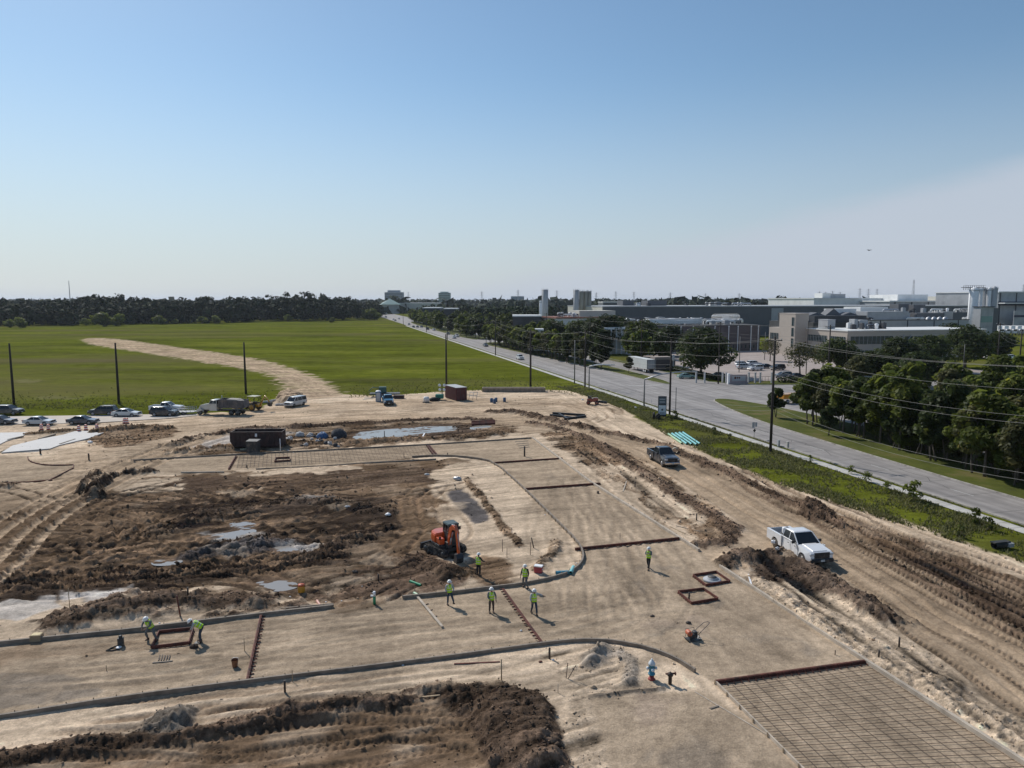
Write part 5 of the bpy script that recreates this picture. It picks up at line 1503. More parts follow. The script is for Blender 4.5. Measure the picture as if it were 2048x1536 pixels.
def wheel(par, x, y, r, w, rim=None, spokes=6):
    mb = MB(); s_ = 1 if y > 0 else -1
    mb.lathe((x, y - w / 2, r), [(r * .72, 0), (r * .94, .01), (r, w * .2), (r, w * .8), (r * .94, w - .01), (r * .72, w)], 22, axis=(0, 1, 0))
    o = mb.build('wheel', MTYRE, par)
    mb = MB(); yo = y + s_ * (w / 2 + .004)
    mb.lathe((x, yo - s_ * .03, r), [(r * .66, 0), (r * .66, s_ * .03), (r * .58, s_ * .032), (r * .54, s_ * .0), (r * .2, s_ * .0), (r * .16, s_ * .035), (.01, s_ * .035)], 18, axis=(0, 1, 0))
    for j in range(spokes):
        a = 6.283 * j / spokes; mb.bar((x + .1 * r * math.cos(a), yo, r + .1 * r * math.sin(a)), (x + .60 * r * math.cos(a), yo, r + .60 * r * math.sin(a)), .05, .05)
    mb.build('rim', rim or MRIM, o)
    return o


def cabin(par, base, top_, z0, z1, wb, wt, pm, posts=(.5,), rails=False, sun=False):
    """greenhouse: dark glass block, painted roof and posts. base/top_: (x_rear, x_front)"""
    (a0, a1), (b0, b1) = base, top_
    mb = MB(); B_ = [(a0, -wb / 2, z0), (a1, -wb / 2, z0), (a1, wb / 2, z0), (a0, wb / 2, z0)]; T_ = [(b0, -wt / 2, z1), (b1, -wt / 2, z1), (b1, wt / 2, z1), (b0, wt / 2, z1)]
    mb.add(B_ + T_, [(0, 3, 2, 1), (4, 5, 6, 7), (0, 1, 5, 4), (1, 2, 6, 5), (2, 3, 7, 6), (3, 0, 4, 7)]); mb.build('window_glass', MCGL, par, .02)
    mb = MB()
    mb.ring([[Vector(((b0 + b1) / 2 + dx * k, dy * k2, z1 + dz)) for dx, dy in (((b1 - b0) / 2, wt / 2 * .9), ((b1 - b0) / 2 * .8, wt / 2), (-(b1 - b0) / 2 * .8, wt / 2), (-(b1 - b0) / 2, wt / 2 * .9), (-(b1 - b0) / 2, -wt / 2 * .9), (-(b1 - b0) / 2 * .8, -wt / 2), ((b1 - b0) / 2 * .8, -wt / 2), ((b1 - b0) / 2, -wt / 2 * .9))]
             for k, k2, dz in ((1.02, 1.0, -.03), (1.02, 1.0, .02), (.9, .92, .055), (.5, .6, .075))])
    for s_ in (-1, 1):
        for (p_, q_) in (((a0, wb / 2), (b0, wt / 2)), ((a1, wb / 2), (b1, wt / 2))):
            mb.bar((p_[0], s_ * p_[1], z0), (q_[0], s_ * q_[1], z1), .075, .06)
        for f_ in posts:
            mb.bar((a0 + (a1 - a0) * f_, s_ * (wb / 2 + .003), z0), (b0 + (b1 - b0) * min(max((a0 + (a1 - a0) * f_ - b0) / (b1 - b0), .02), .98), s_ * (wt / 2 + .003), z1), .07, .045)
        mb.bar((a0, s_ * wb / 2, z0 + .02), (a1, s_ * wb / 2, z0 + .02), .05, .07); mb.bar((b0, s_ * wt / 2, z1 - .01), (b1, s_ * wt / 2, z1 - .01), .05, .06)
        if rails: mb.bar((b0 + .1, s_ * wt * .42, z1 + .1), (b1 - .1, s_ * wt * .42, z1 + .1), .04, .04)
    mb.build('roof', pm, par, .012)


def front_end(par, xf, w, zl, zh, pm, grille=MTRIM, bumper=MTRIM, plate=True):
    mb = MB(); mb.box((xf + .01, 0, (zl + zh) / 2 + .03), (.08, w * .62, (zh - zl) * .85))
    for j in range(3): mb.box((xf + .045, 0, zl + (zh - zl) * (.35 + .2 * j)), (.03, w * .5, .03))
    mb.build('grille', grille, par, .01)
    for s_ in (-1, 1): mb = MB(); mb.box((xf - .06, s_ * w * .385, (zl + zh) / 2 + .1), (.2, w * .17, (zh - zl) * .34)); mb.build('headlight', MHL, par, .03)
    mb = MB(); mb.box((xf + .05, 0, zl - .08), (.2, w * .94, .26)); mb.build('bumper', bumper, par, .05)
    if plate: mb = MB(); mb.box((xf + .16, 0, zl - .06), (.02, .32, .15)); mb.build('number_plate', MPLT, par)


def mirrors(par, x, w, z, m_=None, k=1.0):
    for s_ in (-1, 1): mb = MB(); mb.box((x, s_ * (w / 2 + .1), z), (.12, .2 * k, .16 * k)); mb.build('mirror', m_ or MTRIM, par, .03)


def pickup(pm, label, at, rz, ext=True, bumper=None, grille=None, rim=None, cat='pickup truck', group=None):
    o = empty('pickup_truck', at, rz, label, cat, group)
    w = 2.0; r = .40; xf, xr = 1.95, -1.75; A = .50
    # cab and bonnet
    prof = [(2.88, .52), (2.93, .8), (2.86, 1.10), (2.72, 1.17), (1.30, 1.27), (-.82, 1.28), (-.82, .44)] + [(xf - A, .44)] + arcp(xf, .40, A)[::-1] + [(xf + A, .44)]
    side_body(prof, w, pm, o, 'body', zt=1.0)
    mb = MB(); mb.prism([(1.25, 1.275), (2.70, 1.18), (2.66, 1.21), (1.6, 1.315), (1.25, 1.31)], -.58, .58); mb.build('bonnet', pm, o, .02)
    # load bed: two sides, tailgate, floor
    for s_ in (-1, 1):
        y0, y1 = sorted((s_ * (w / 2), s_ * (w / 2 - .17)))
        pr = [(-.86, .46), (-.86, 1.30), (-2.93, 1.30), (-2.93, .55), (xr - A, .46)] + arcp(xr, .40, A)[::-1][::1] + [(xr + A, .46)]
        pr = [(-.86, 1.30), (-2.93, 1.30), (-2.93, .55)] + [(xr - A, .50)] + arcp(xr, .42, A)[::-1] + [(xr + A, .46), (-.86, .46)]
        mb = MB(); mb.prism(pr, y0, y1); mb.build('bed_side', pm, o, .02)
        mb = MB(); mb.box((-2.96, s_ * .9, 1.0), (.05, .14, .42)); mb.build('tail_light', MTL, o, .01)
    mb = MB(); mb.box((-2.90, 0, .95), (.08, 1.64, .66)); mb.build('tailgate', pm, o, .02)
    mb = MB(); mb.box((-1.88, 0, .70), (1.96, 1.66, .08)); mb.box((-.90, 0, 1.0), (.05, 1.66, .55)); mb.box((-1.75, .72, .84), (.9, .22, .3)); mb.box((-1.75, -.72, .84), (.9, .22, .3)); mb.build('bed_floor', MTRIM, o)
    mb = MB(); mb.box((-3.0, 0, .58), (.18, 1.9, .18)); mb.build('rear_bumper', MCHR if bumper is None else bumper, o, .04)
    cabin(o, (-.80, 1.28), (-.66, .45), 1.27, 1.90, 1.84, 1.50, pm, (.42,) if ext else (.5,))
    front_end(o, 2.90, w, .66, 1.16, pm, grille or MTRIM, bumper or MTRIM)
    mirrors(o, .95, w, 1.38, k=1.4)
    mb = MB(); mb.box((0, 0, .40), (5.2, 1.2, .2)); mb.box((.2, 0, .36), (2.0, 1.86, .08)); mb.build('chassis', MTRIM, o)
    for x_ in (xf, xr):
        for s_ in (-1, 1): wheel(o, x_, s_ * (w / 2 - .15), r, .27, rim)
    mb = MB()
    for s_ in (-1, 1):
        for x_ in (.12, 1.0): mb.box((x_, s_ * (w / 2 + .01), 1.08), (.16, .03, .04))
        mb.box((-.80, s_ * (w / 2 + .001), .86), (.02, .012, .8)); mb.box((.42, s_ * (w / 2 + .001), .86), (.02, .012, .8)); mb.box((1.38, s_ * (w / 2 + .001), .9), (.02, .012, .7))
    mb.build('door_trim', MTRIM, o)
    return o


def car(kind, pm, label, at, rz, rim=None, cat=None, group=None, rails=False):
    o = empty({'sedan': 'parked_car', 'suv': 'suv', 'van': 'van'}[kind] if group != 'cars on the boulevard' else 'car', at, rz, label, cat or {'sedan': 'car', 'suv': 'suv', 'van': 'van'}[kind], group)
    if kind == 'sedan':
        w = 1.82; r = .33; A = .39; xf, xr = 1.42, -1.38
        top_ = [(2.34, .42), (2.38, .62), (2.28, .76), (2.05, .82), (.98, .97), (-1.55, 1.02), (-2.25, .98), (-2.38, .85), (-2.36, .42)]; cb = ((-1.72, 1.10), (-.95, .22), .96, 1.42, 1.62, 1.16)
    elif kind == 'suv':
        w = 1.92; r = .37; A = .44; xf, xr = 1.45, -1.40
        top_ = [(2.30, .48), (2.36, .75), (2.27, .98), (2.05, 1.05), (1.02, 1.14), (-2.25, 1.16), (-2.36, 1.0), (-2.36, .48)]; cb = ((-2.22, 1.15), (-1.98, .30), 1.13, 1.72, 1.74, 1.36)
    else:
        w = 1.95; r = .36; A = .43; xf, xr = 1.55, -1.40
        top_ = [(2.45, .48), (2.50, .75), (2.42, .96), (2.0, 1.05), (1.45, 1.12), (-2.40, 1.16), (-2.46, 1.0), (-2.46, .48)]; cb = ((-2.40, 1.55), (-2.30, .78), 1.12, 1.88, 1.84, 1.56)
    prof = top_ + [(xr - A, .36)] + arcp(xr, .33, A)[::-1] + [(xr + A, .34), (xf - A, .34)] + arcp(xf, .33, A)[::-1] + [(xf + A, .36)]
    side_body(prof, w, pm, o, 'body', zt=.8)
    cabin(o, *cb, pm, (.36, .68) if kind != 'sedan' else (.46,), rails)
    zf = .52 if kind == 'sedan' else .6
    front_end(o, top_[1][0] - .03, w, zf, zf + .34, pm, MTRIM, pm)
    for s_ in (-1, 1): mb = MB(); mb.box((-2.36 if kind != 'van' else -2.46, s_ * w * .4, .86), (.08, w * .16, .2)); mb.build('tail_light', MTL, o, .01)
    mirrors(o, cb[0][1] - .25, w - .1, cb[2] + .08, pm)
    mb = MB(); mb.box((0, 0, .32), (3.9, 1.3, .16)); mb.build('chassis', MTRIM, o)
    for x_ in (xf, xr):
        for s_ in (-1, 1): wheel(o, x_, s_ * (w / 2 - .12), r, .22, rim)
    return o


def head(p0, p1):
    """heading from one photograph ground pixel to another"""
    a, b = G(*p0), G(*p1); return math.atan2(b[1] - a[1], b[0] - a[0])


MWP = paint('white', (.78, .78, .78), .12); MGP = paint('gunmetal', (.045, .055, .070), .35); MBP = paint('bright_blue', (.015, .16, .30), .3); MKP = paint('black', (.012, .014, .020), .2)
MSP = paint('silver', (.42, .46, .50), .15); MNP = paint('dark_blue', (.016, .028, .055), .2); MCP = paint('grey', (.16, .17, .18), .2)
p_ = GP(1597, 1109); a_ = head((1550, 1097), (1606, 1131))
wt = pickup(MWP, 'white pickup truck with black bumpers driving along the muddy haul road', p_, a_, rim=MRIMB); wt.scale = (1.06, 1.08, 1.10)
p_ = GP(1326, 925); a_ = head((1305, 922), (1334, 939))
pickup(MGP, 'dark grey crew cab pickup truck with chrome bumper on the haul road', p_, a_, False, MCHR, MTRIM, MRIM).scale = (1.06, 1.06, 1.10)
# tool box and drum in the bed of the white truck
x_, y_ = p_.x, p_.y


def onbed(o, dx, dy, dz, base, ang):
    dx, dy, dz = dx * 1.06, dy * 1.08, dz * 1.10; o.location = base + Vector((math.cos(ang) * dx - math.sin(ang) * dy, math.sin(ang) * dx + math.cos(ang) * dy, dz)); o.rotation_euler = (0, 0, ang)
    return o


wb = GP(1597, 1109); wa = wt.rotation_euler[2]
mb = MB(); mb.box((0, 0, .0), (.5, 1.7, .34)); mb.box((0, 0, .19), (.54, 1.74, .05))
tag(onbed(mb.build('tool_box', MTRIM, None, .02), -1.15, 0, 1.16, wb, wa), 'black truck tool box across the bed of the white pickup', 'tool box')
mb = MB(); mb.lathe((0, 0, 0), [(.19, 0), (.21, .05), (.21, .42), (.17, .5), (.06, .52)], 14)
tag(onbed(mb.build('fuel_can', MWHT, None), -1.15, -.55, 1.375, wb, wa), 'round white can standing on the tool box of the white pickup', 'can')
mb = MB(); mb.lathe((0, 0, 0), [(.16, 0), (.18, .3), (.05, .36)], 12); mb.box((.02, -.3, .12), (.3, .26, .24))
tag(onbed(mb.build('gear_bag', mat('maroon_canvas', (.12, .03, .03), .8), None, .01), -1.2, .15, 1.375, wb, wa), 'dark maroon gear bag on the tool box beside the white can', 'bag')
for k, (dx, dy) in enumerate(((-1.6, .3), (-1.9, -.2), (-2.3, .35), (-2.5, -.3), (-1.7, -.45))):
    mb = MB(); mb.box((0, 0, .11), (.3, .25, .2)); mb.lathe((0.02, 0, .2), [(.06, 0), (.06, .08)], 8)
    tag(onbed(mb.build('loose_tool', random.choice((MSTL, MTRIM, MWHT)), None, .02), dx, dy, .745, wb, wa + k), 'loose gear lying in the open bed of the white pickup', 'gear', 'loose gear in the pickup bed')
pickup(MBP, 'bright blue pickup truck parked facing the camera near the meadow', GP(776, 808), head((770, 792), (781, 812)), True, MTRIM)
car('van', paint('dusty_white', (.55, .55, .54), .35), 'dusty white van parked between the dump truck and the blue pickup', GP(591, 812), R(-112), MRIMB)
# parked cars at the left
GC = 'cars parked on the street at the left edge'
rz0 = R(6)
car('suv', MKP, 'black sedan like car parked farthest left in the back row', GP(18, 829), rz0 - .12, cat='car', group=GC)
car('sedan', MNP, 'dark car cut by the left edge in the front row', GP(2, 848), rz0 - .15, group=GC)
car('sedan', MSP, 'silver white sedan in the front row behind the striped barrels', GP(79, 850), rz0 - .12, group=GC)
car('sedan', MNP, 'dark blue sedan in the front row right of the silver one', GP(166, 848), rz0 - .05, group=GC)
car('suv', MKP, 'black suv with roof rails beside the second bare pole', GP(207, 830), R(184), rails=True, group=GC)
car('sedan', paint('pearl', (.60, .61, .60), .1), 'white sedan parked in the back row right of the black suv', GP(253, 833), R(1), group=GC)
car('suv', MKP, 'black hatchback at the right end of the parked row', GP(329, 832), R(-1), group=GC, cat='car')
pickup(MWP, 'white roofed dark pickup half hidden behind the black hatchback', GP(334, 824), R(2), group=GC)
# white open trailer beside them
o = empty('trailer', GP(371, 829), R(12), 'small grey utility trailer with railing beside the parked cars', 'trailer')
mb = MB(); mb.box((0, 0, .55), (3.6, 1.9, .1))
mb.build('deck', MGRP, o); mb = MB()
for x_ in np.linspace(-1.8, 1.8, 6):
    for y_ in (-.95, .95): mb.tube([(x_, y_, .55), (x_, y_, 1.35)], .035, 5)
for z_ in (.95, 1.35):
    for y_ in (-.95, .95): mb.tube([(-1.8, y_, z_), (1.8, y_, z_)], .035, 5)
mb.tube([(1.8, 0, .5), (3.0, 0, .45)], .06, 5); mb.tube([(-1.8, -.9, .6), (-2.6, -.9, 1.9), (-2.6, .9, 1.9), (-1.8, .9, .6)], .04, 5); mb.build('railing', MSTL, o)
for s_ in (-1, 1): wheel(o, -.2, s_ * 1.0, .33, .2, MRIMB)

# dump truck
o = empty('dump_truck', GP(447, 829), R(176), 'old dump truck with a white cab and a dark steel box', 'dump truck')
MDT = paint('dirty_white', (.52, .54, .52), .5); MDB = mat('dump_box_steel', (.085, .085, .095), .6, .2, var=.25, scale=1, dirt=(DUST, .8, .4))
mb = MB(); mb.box((-.2, 0, .82), (8.0, .9, .3)); mb.build('frame', MTRIM, o)
mb = MB(); mb.prism([(2.15, .95), (4.1, .95), (4.2, 1.55), (4.0, 1.82), (2.15, 2.1)], -.72, .72); mb.build('bonnet', MDT, o, .08, 2)
mb = MB()
for s_ in (-1, 1): mb.prism([(3.95 + .62 * math.cos(a), .62 + .62 * math.sin(a)) for a in np.linspace(-.1, 3.3, 10)][::-1] + [(3.4, .9)], *sorted((s_ * .7, s_ * 1.15)))
mb.build('mudguard', MDT, o, .03)
mb = MB(); mb.box((1.45, 0, 1.45), (1.5, 2.1, 1.3)); mb.build('cab', MDT, o, .06, 2)
cabin(o, (.72, 2.2), (.8, 1.85), 2.08, 2.75, 2.06, 1.86, MDT, (.45,))
mb = MB(); mb.tube([(.55, -.8, 1.0), (.55, -.8, 3.4)], .08, 8); mb.build('exhaust', MSTL, o)
mb = MB(); mb.prism([(.35, 1.35), (.35, 2.95), (-4.3, 2.75), (-4.55, 1.7), (-4.3, 1.35)], -1.2, -1.12); mb.prism([(.35, 1.35), (.35, 2.95), (-4.3, 2.75), (-4.55, 1.7), (-4.3, 1.35)], 1.12, 1.2)
mb.box((-2.0, 0, 1.38), (4.7, 2.3, .1)); mb.box((.33, 0, 2.15), (.08, 2.3, 1.6)); mb.box((-4.4, 0, 2.1), (.08, 2.3, 1.3), rot=(0, .15, 0))
for j in range(7):
    for s_ in (-1, 1): mb.box((.1 - j * .72, s_ * 1.23, 2.1), (.1, .08, 1.4))
mb.build('dump_box', MDB, o, .01)
mb = MB(); mb.box((-2.0, 0, 2.35), (4.4, 2.2, .1)); mb.prism([(.2, 2.3), (-1.2, 2.98), (-3.0, 2.9), (-4.2, 2.3)], -1.0, 1.0); mb.build('load', mat('sand_load', (.36, .33, .29), .95, var=.3, scale=3, bump=.6), o, .1, 2)
for x_, rr in ((3.95, .5), (-2.0, .5), (-3.25, .5)):
    for s_ in (-1, 1): wheel(o, x_, s_ * .98, rr, .42 if x_ < 0 else .28, MRIMB)
front_end(o, 4.15, 2.0, .95, 1.45, MDT, MTRIM, MTRIM, False)
# yellow backhoe loader behind it
MYE = paint('construction_yellow', (.50, .27, .02), .4)
o = empty('backhoe_loader', GP(503, 820), R(160), 'yellow backhoe loader with canopy behind the dump truck', 'backhoe')
mb = MB(); mb.box((.9, 0, 1.15), (2.6, .8, .75), taper=.9); mb.box((-1.2, 0, 1.0), (1.8, 1.1, .5)); mb.build('body', MYE, o, .06)
mb = MB(); mb.box((-.7, 0, 2.72), (2.0, 1.8, .12)); mb.build('canopy', paint('canopy_cream', (.55, .45, .2), .2), o, .04)
mb = MB()
for x_ in (-1.5, .15):
    for y_ in (-.8, .8): mb.tube([(x_, y_, 1.2), (x_, y_, 2.7)], .05, 6)
mb.box((-.9, 0, 1.45), (.6, .6, .5)); mb.build('canopy_posts', MTRIM, o)
mb = MB()
for s_ in (-1, 1): mb.tube([(.6, s_ * .65, 1.6), (2.2, s_ * .65, 1.3), (2.9, s_ * .65, .5)], .1, 6)
mb.build('loader_arms', MYE, o)
mb = MB(); mb.prism([(2.85, .15), (3.6, .1), (3.75, .25), (3.1, .3), (3.0, .95), (2.85, .95)], -1.1, 1.1); mb.build('loader_bucket', MYE, o, .02)
mb = MB(); mb.tube([(-2.0, 0, 1.0), (-3.3, 0, 2.9), (-4.3, 0, 1.7)], .15, 6); mb.build('digging_boom', MYE, o)
mb = MB(); mb.prism([(-4.6, 1.75), (-4.0, 1.75), (-4.05, 1.1), (-4.6, .95)], -.35, .35); mb.build('digging_bucket', MTRIM, o)
for x_, rr in ((1.9, .45), (-.9, .75)):
    for s_ in (-1, 1): wheel(o, x_, s_ * .95, rr, .35, MYE)

# excavator
MOR = paint('machine_orange', (.62, .105, .020), .3); MDG = mat('machine_dark_grey', (.030, .034, .038), .5, var=.2, scale=3, dirt=(DUST, 1.6, .4))
MCABT = mat('cab_roof_green_grey', (.045, .075, .080), .5, var=.1)
ep = GP(890, 1104)
o = empty('excavator', ep, 0, 'orange compact excavator with a dark cab digging beside the workers', 'excavator')
ta_ = head((852, 1100), (897, 1118)); ca, sa = math.cos(ta_), math.sin(ta_)


def rot2(x, y, z, a): return Vector((x * math.cos(a) - y * math.sin(a), x * math.sin(a) + y * math.cos(a), z))


for s_ in (-1, 1):
    mb = MB(); pr = [(1.15 + .33 * math.cos(a), .36 + .33 * math.sin(a)) for a in np.linspace(-math.pi / 2, math.pi / 2, 9)] + [(-1.15 + .33 * math.cos(a), .36 + .33 * math.sin(a)) for a in np.linspace(math.pi / 2, 3 * math.pi / 2, 9)]
    mb.prism(pr, s_ * .95 - .21, s_ * .95 + .21)
    for j in range(14): mb.box((-1.15 + j * 2.3 / 13, s_ * .95, .035), (.07, .44, .05)); mb.box((-1.15 + j * 2.3 / 13, s_ * .95, .70), (.07, .44, .05))
    q = mb.build('track', MTYRE, o, .01); q.rotation_euler = (0, 0, ta_)
    mb = MB()
    for x_ in (-1.15, 1.15): mb.lathe((x_, s_ * (.95 + .215), .36), [(.24, 0), (.24, s_ * .02), (.08, s_ * .04)], 12, axis=(0, 1, 0))
    for x_ in (-.7, -.25, .2, .65): mb.lathe((x_, s_ * (.95 + .215), .2), [(.11, 0), (.11, s_ * .02), (.03, s_ * .03)], 10, axis=(0, 1, 0))
    mb.build('track_rollers', MDG, q)
mb = MB(); mb.box((0, 0, .42), (1.7, 1.5, .3)); mb.lathe((0, 0, .5), [(.62, 0), (.62, .22)], 16); q = mb.build('undercarriage', MDG, o); q.rotation_euler = (0, 0, ta_)
mb = MB(); mb.prism([(-1.95, .12), (-1.75, .12), (-1.72, .62), (-1.88, .66)], -1.15, 1.15); mb.box((-1.45, .5, .35), (.7, .12, .14)); mb.box((-1.45, -.5, .35), (.7, .12, .14)); q = mb.build('dozer_blade', MDG, o, .01); q.rotation_euler = (0, 0, ta_)
ha = head((880, 1100), (927, 1134))                     # the house faces right and towards the viewer
up = empty('upper_works', (0, 0, 0)); bpy.data.objects.remove(up)


def xbuild(mb, name, m_, bevel=0, seg=1, parent=None):
    q = mb.build(name, m_, parent or o, bevel, seg); q.rotation_euler = (0, 0, 0 if parent else ha); return q


mb = MB(); mb.ring([[(x_, y_, z_) for x_, y_ in ((.75, -.9), (.9, -.6), (.9, .6), (.75, .9), (-.6, .95), (-1.15, .75), (-1.4, .35), (-1.4, -.35), (-1.15, -.75), (-.6, -.95))] for z_ in (.76, .98)], smooth=False); xbuild(mb, 'deck', MDG, .02)
mb = MB(); mb.ring([[(x_ * k + c_, y_ * k, z_) for x_, y_ in ((.05, -.92), (.05, .92), (-.6, .95), (-1.15, .75), (-1.42, .35), (-1.42, -.35), (-1.15, -.75), (-.6, -.95))] for z_, k, c_ in ((.98, 1, 0), (1.25, 1.01, 0), (1.62, .97, -.02), (1.74, .86, -.08))], smooth=False); hood = xbuild(mb, 'engine_hood', MOR, .05, 2)
mb = MB(); mb.box((-1.38, 0, 1.25), (.1, .7, .3)); xbuild(mb, 'hood_grille', MDG)
mb = MB(); mb.box((.32, .42, 1.42), (1.05, .95, .9)); xbuild(mb, 'cab_lower', MDG, .04)
mb = MB(); mb.box((.30, .42, 2.10), (.98, .88, .78), taper=.93); cg = xbuild(mb, 'cab_glass', MCGL, .02)
mb = MB()
for x_, y_ in ((-.22, -.04), (-.22, .88), (.82, -.04), (.82, .88), (.25, -.04), (.25, .88)): mb.bar((x_, y_, 1.4), (x_ * .95 + .015, .42 + (y_ - .42) * .95, 2.52), .075, .075)
mb.bar((-.22, -.05, 1.88), (.82, -.05, 1.88), .05, .05); xbuild(mb, 'cab_frame', MDG)
mb = MB(); mb.box((.30, .42, 2.56), (1.20, 1.06, .13), taper=.92); xbuild(mb, 'cab_roof', MCABT, .04, 2)
mb = MB(); mb.box((.35, -.62, 1.25), (1.0, .45, .5)); xbuild(mb, 'side_tank', MOR, .04)
# boom in the plane y = -0.15
mb = MB(); mb.box((1.05, -.15, 1.0), (.5, .4, .5)); xbuild(mb, 'swing_bracket', MDG, .03)
Bp = [(1.15, 1.0), (1.35, 1.75), (1.65, 2.45), (2.05, 2.78), (2.55, 2.72)]


def plate(mb, pts, th, y0, y1):
    up_, dn = [], []
    for i_, (x_, z_) in enumerate(pts):
        a0 = pts[max(i_ - 1, 0)]; a1 = pts[min(i_ + 1, len(pts) - 1)]; d_ = Vector((a1[0] - a0[0], a1[1] - a0[1])).normalized(); t_ = th[i_] / 2
        up_.append((x_ - d_.y * t_, z_ + d_.x * t_)); dn.append((x_ + d_.y * t_, z_ - d_.x * t_))
    secs = [[(u[0], y0, u[1]), (u[0], y1, u[1]), (d_[0], y1, d_[1]), (d_[0], y0, d_[1])] for u, d_ in zip(up_, dn)]
    mb.ring(secs, smooth=False)


mb = MB(); plate(mb, Bp, [.26, .36, .42, .36, .24], -.28, -.02); boom = xbuild(mb, 'boom', MOR, .02)
mb = MB(); plate(mb, [(2.35, 2.95), (2.62, 2.62), (2.85, 1.7), (2.95, .75)], [.2, .3, .24, .18], -.25, -.05); xbuild(mb, 'stick', MOR, .02)
for (a, c, rr, nm) in (((1.3, -.15, 1.05), (1.85, -.15, 2.3), .06, 'boom_cylinder'), ((1.75, -.15, 2.85), (2.33, -.15, 3.0), .055, 'stick_cylinder'), ((2.75, -.15, 2.5), (3.12, -.15, 1.15), .05, 'bucket_cylinder')):
    mb = MB(); A_, C_ = Vector(a), Vector(c); mb.tube([A_, A_.lerp(C_, .55)], rr, 8); mb.tube([A_.lerp(C_, .55), C_], rr * .55, 8); xbuild(mb, nm, MSTL)
mb = MB(); mb.prism([(2.78, .80), (3.12, .86), (3.30, .55), (3.22, .18), (2.95, .02), (2.62, .05), (2.50, .22), (2.66, .30)], -.45, .15)
for j in range(4): mb.box((2.52, -.40 + j * .17, .10), (.2, .06, .05))
xbuild(mb, 'bucket', MDG, .02)
mb = MB(); mb.tube([(1.75, .0, 2.82), (2.2, .02, 3.12), (2.75, .02, 2.4)], .03, 6); mb.box((1.98, -.15, 2.4), (.1, .2, .12)); xbuild(mb, 'hoses', MBLK)
mb = MB(); mb.box((.88, .95, 2.2), (.05, .22, .3)); mb.box((.9, -.85, 1.6), (.05, .2, .28)); xbuild(mb, 'mirror', MTRIM, .02)

# small red trencher lying by the road verge
MRD = paint('faded_red', (.22, .025, .02), .35)
o = empty('trencher', GP(1187, 809), R(-10), 'small faded red trencher parked on the sand near the road', 'trencher')
mb = MB(); mb.box((-.7, 0, .85), (1.2, 1.0, .8)); mb.box((.4, 0, .95), (1.1, .9, .9)); mb.build('body', MRD, o, .12, 2)
mb = MB(); mb.box((-.7, 0, 1.45), (.6, .6, .5)); mb.box((-1.1, 0, 1.6), (.12, .6, .6)); mb.tube([(-.3, -.2, 1.3), (-.1, 0, 1.9), (-.3, .2, 1.3)], .04, 6); mb.build('seat_and_wheel', MTRIM, o, .05)
mb = MB(); mb.box((1.9, 0, .55), (1.7, .45, .5), rot=(0, .12, 0)); mb.build('digging_chain', MDG, o, .1)
for x_ in (-1.0, .7):
    for s_ in (-1, 1): wheel(o, x_, s_ * .62, .42, .3, MRD)
# white box trailer on the second carriageway
tp = G(1300, 746); o = empty('semi_trailer', (tp[0] + RD[0] * 6.2, tp[1] + RD[1] * 6.2, .02), math.atan2(RD[1], RD[0]), 'long white box trailer parked on the far carriageway behind the median trees', 'semi trailer')
MTRL = mat('trailer_white', (.70, .71, .68), .45, var=.06, scale=.5, dirt=((.5, .48, .44), .4, .3))
mb = MB(); mb.box((0, 0, 2.55), (13.6, 2.55, 2.75)); mb.build('body', MTRL, o, .05)
mb = MB()
for j in range(22): mb.box((-6.6 + j * .63, 1.285, 2.55), (.05, .02, 2.6)); mb.box((-6.6 + j * .63, -1.285, 2.55), (.05, .02, 2.6))
mb.box((0, 1.29, 1.2), (13.6, .03, .14)); mb.box((0, 1.29, 3.9), (13.6, .03, .1)); mb.build('side_ribs', MTRL, o)
mb = MB(); mb.box((-6.83, .62, 2.5), (.04, 1.14, 2.5)); mb.box((-6.83, -.62, 2.5), (.04, 1.14, 2.5)); d_ = mb.build('rear_doors', MGSI, o)
mb = MB()
for y_ in (-.9, -.3, .3, .9): mb.tube([(-6.88, y_, 1.3), (-6.88, y_, 3.8)], .03, 6)
mb.build('lock_rods', MSTL, d_)
mb = MB(); mb.box((-6.86, 1.2, 2.5), (.06, .1, 2.75)); mb.box((-6.86, -1.2, 2.5), (.06, .1, 2.75)); mb.box((-6.86, 0, 3.85), (.06, 2.5, .12)); mb.box((-6.86, 0, 1.2), (.06, 2.5, .14)); mb.build('rear_frame', MTRIM, o)
mb = MB(); mb.box((-1, 0, 1.02), (11, .9, .18)); mb.box((3.8, .6, .55), (.15, .15, 1.0)); mb.box((3.8, -.6, .55), (.15, .15, 1.0)); mb.box((-6.7, 0, .6), (.08, 1.8, .1)); mb.build('chassis', MDG, o)
for x_ in (-4.4, -5.6):
    for s_ in (-1, 1): wheel(o, x_, s_ * 1.0, .5, .5, MWHT)
# traffic on the boulevard
GT = 'cars on the boulevard'


def rcar(kind, pm, px, py, label, toward=True):
    x, y = G(px, py); a = math.atan2(-RD[1], -RD[0]) if toward else math.atan2(RD[1], RD[0])
    return car(kind, pm, label, (x, y, .022), a, group=GT)


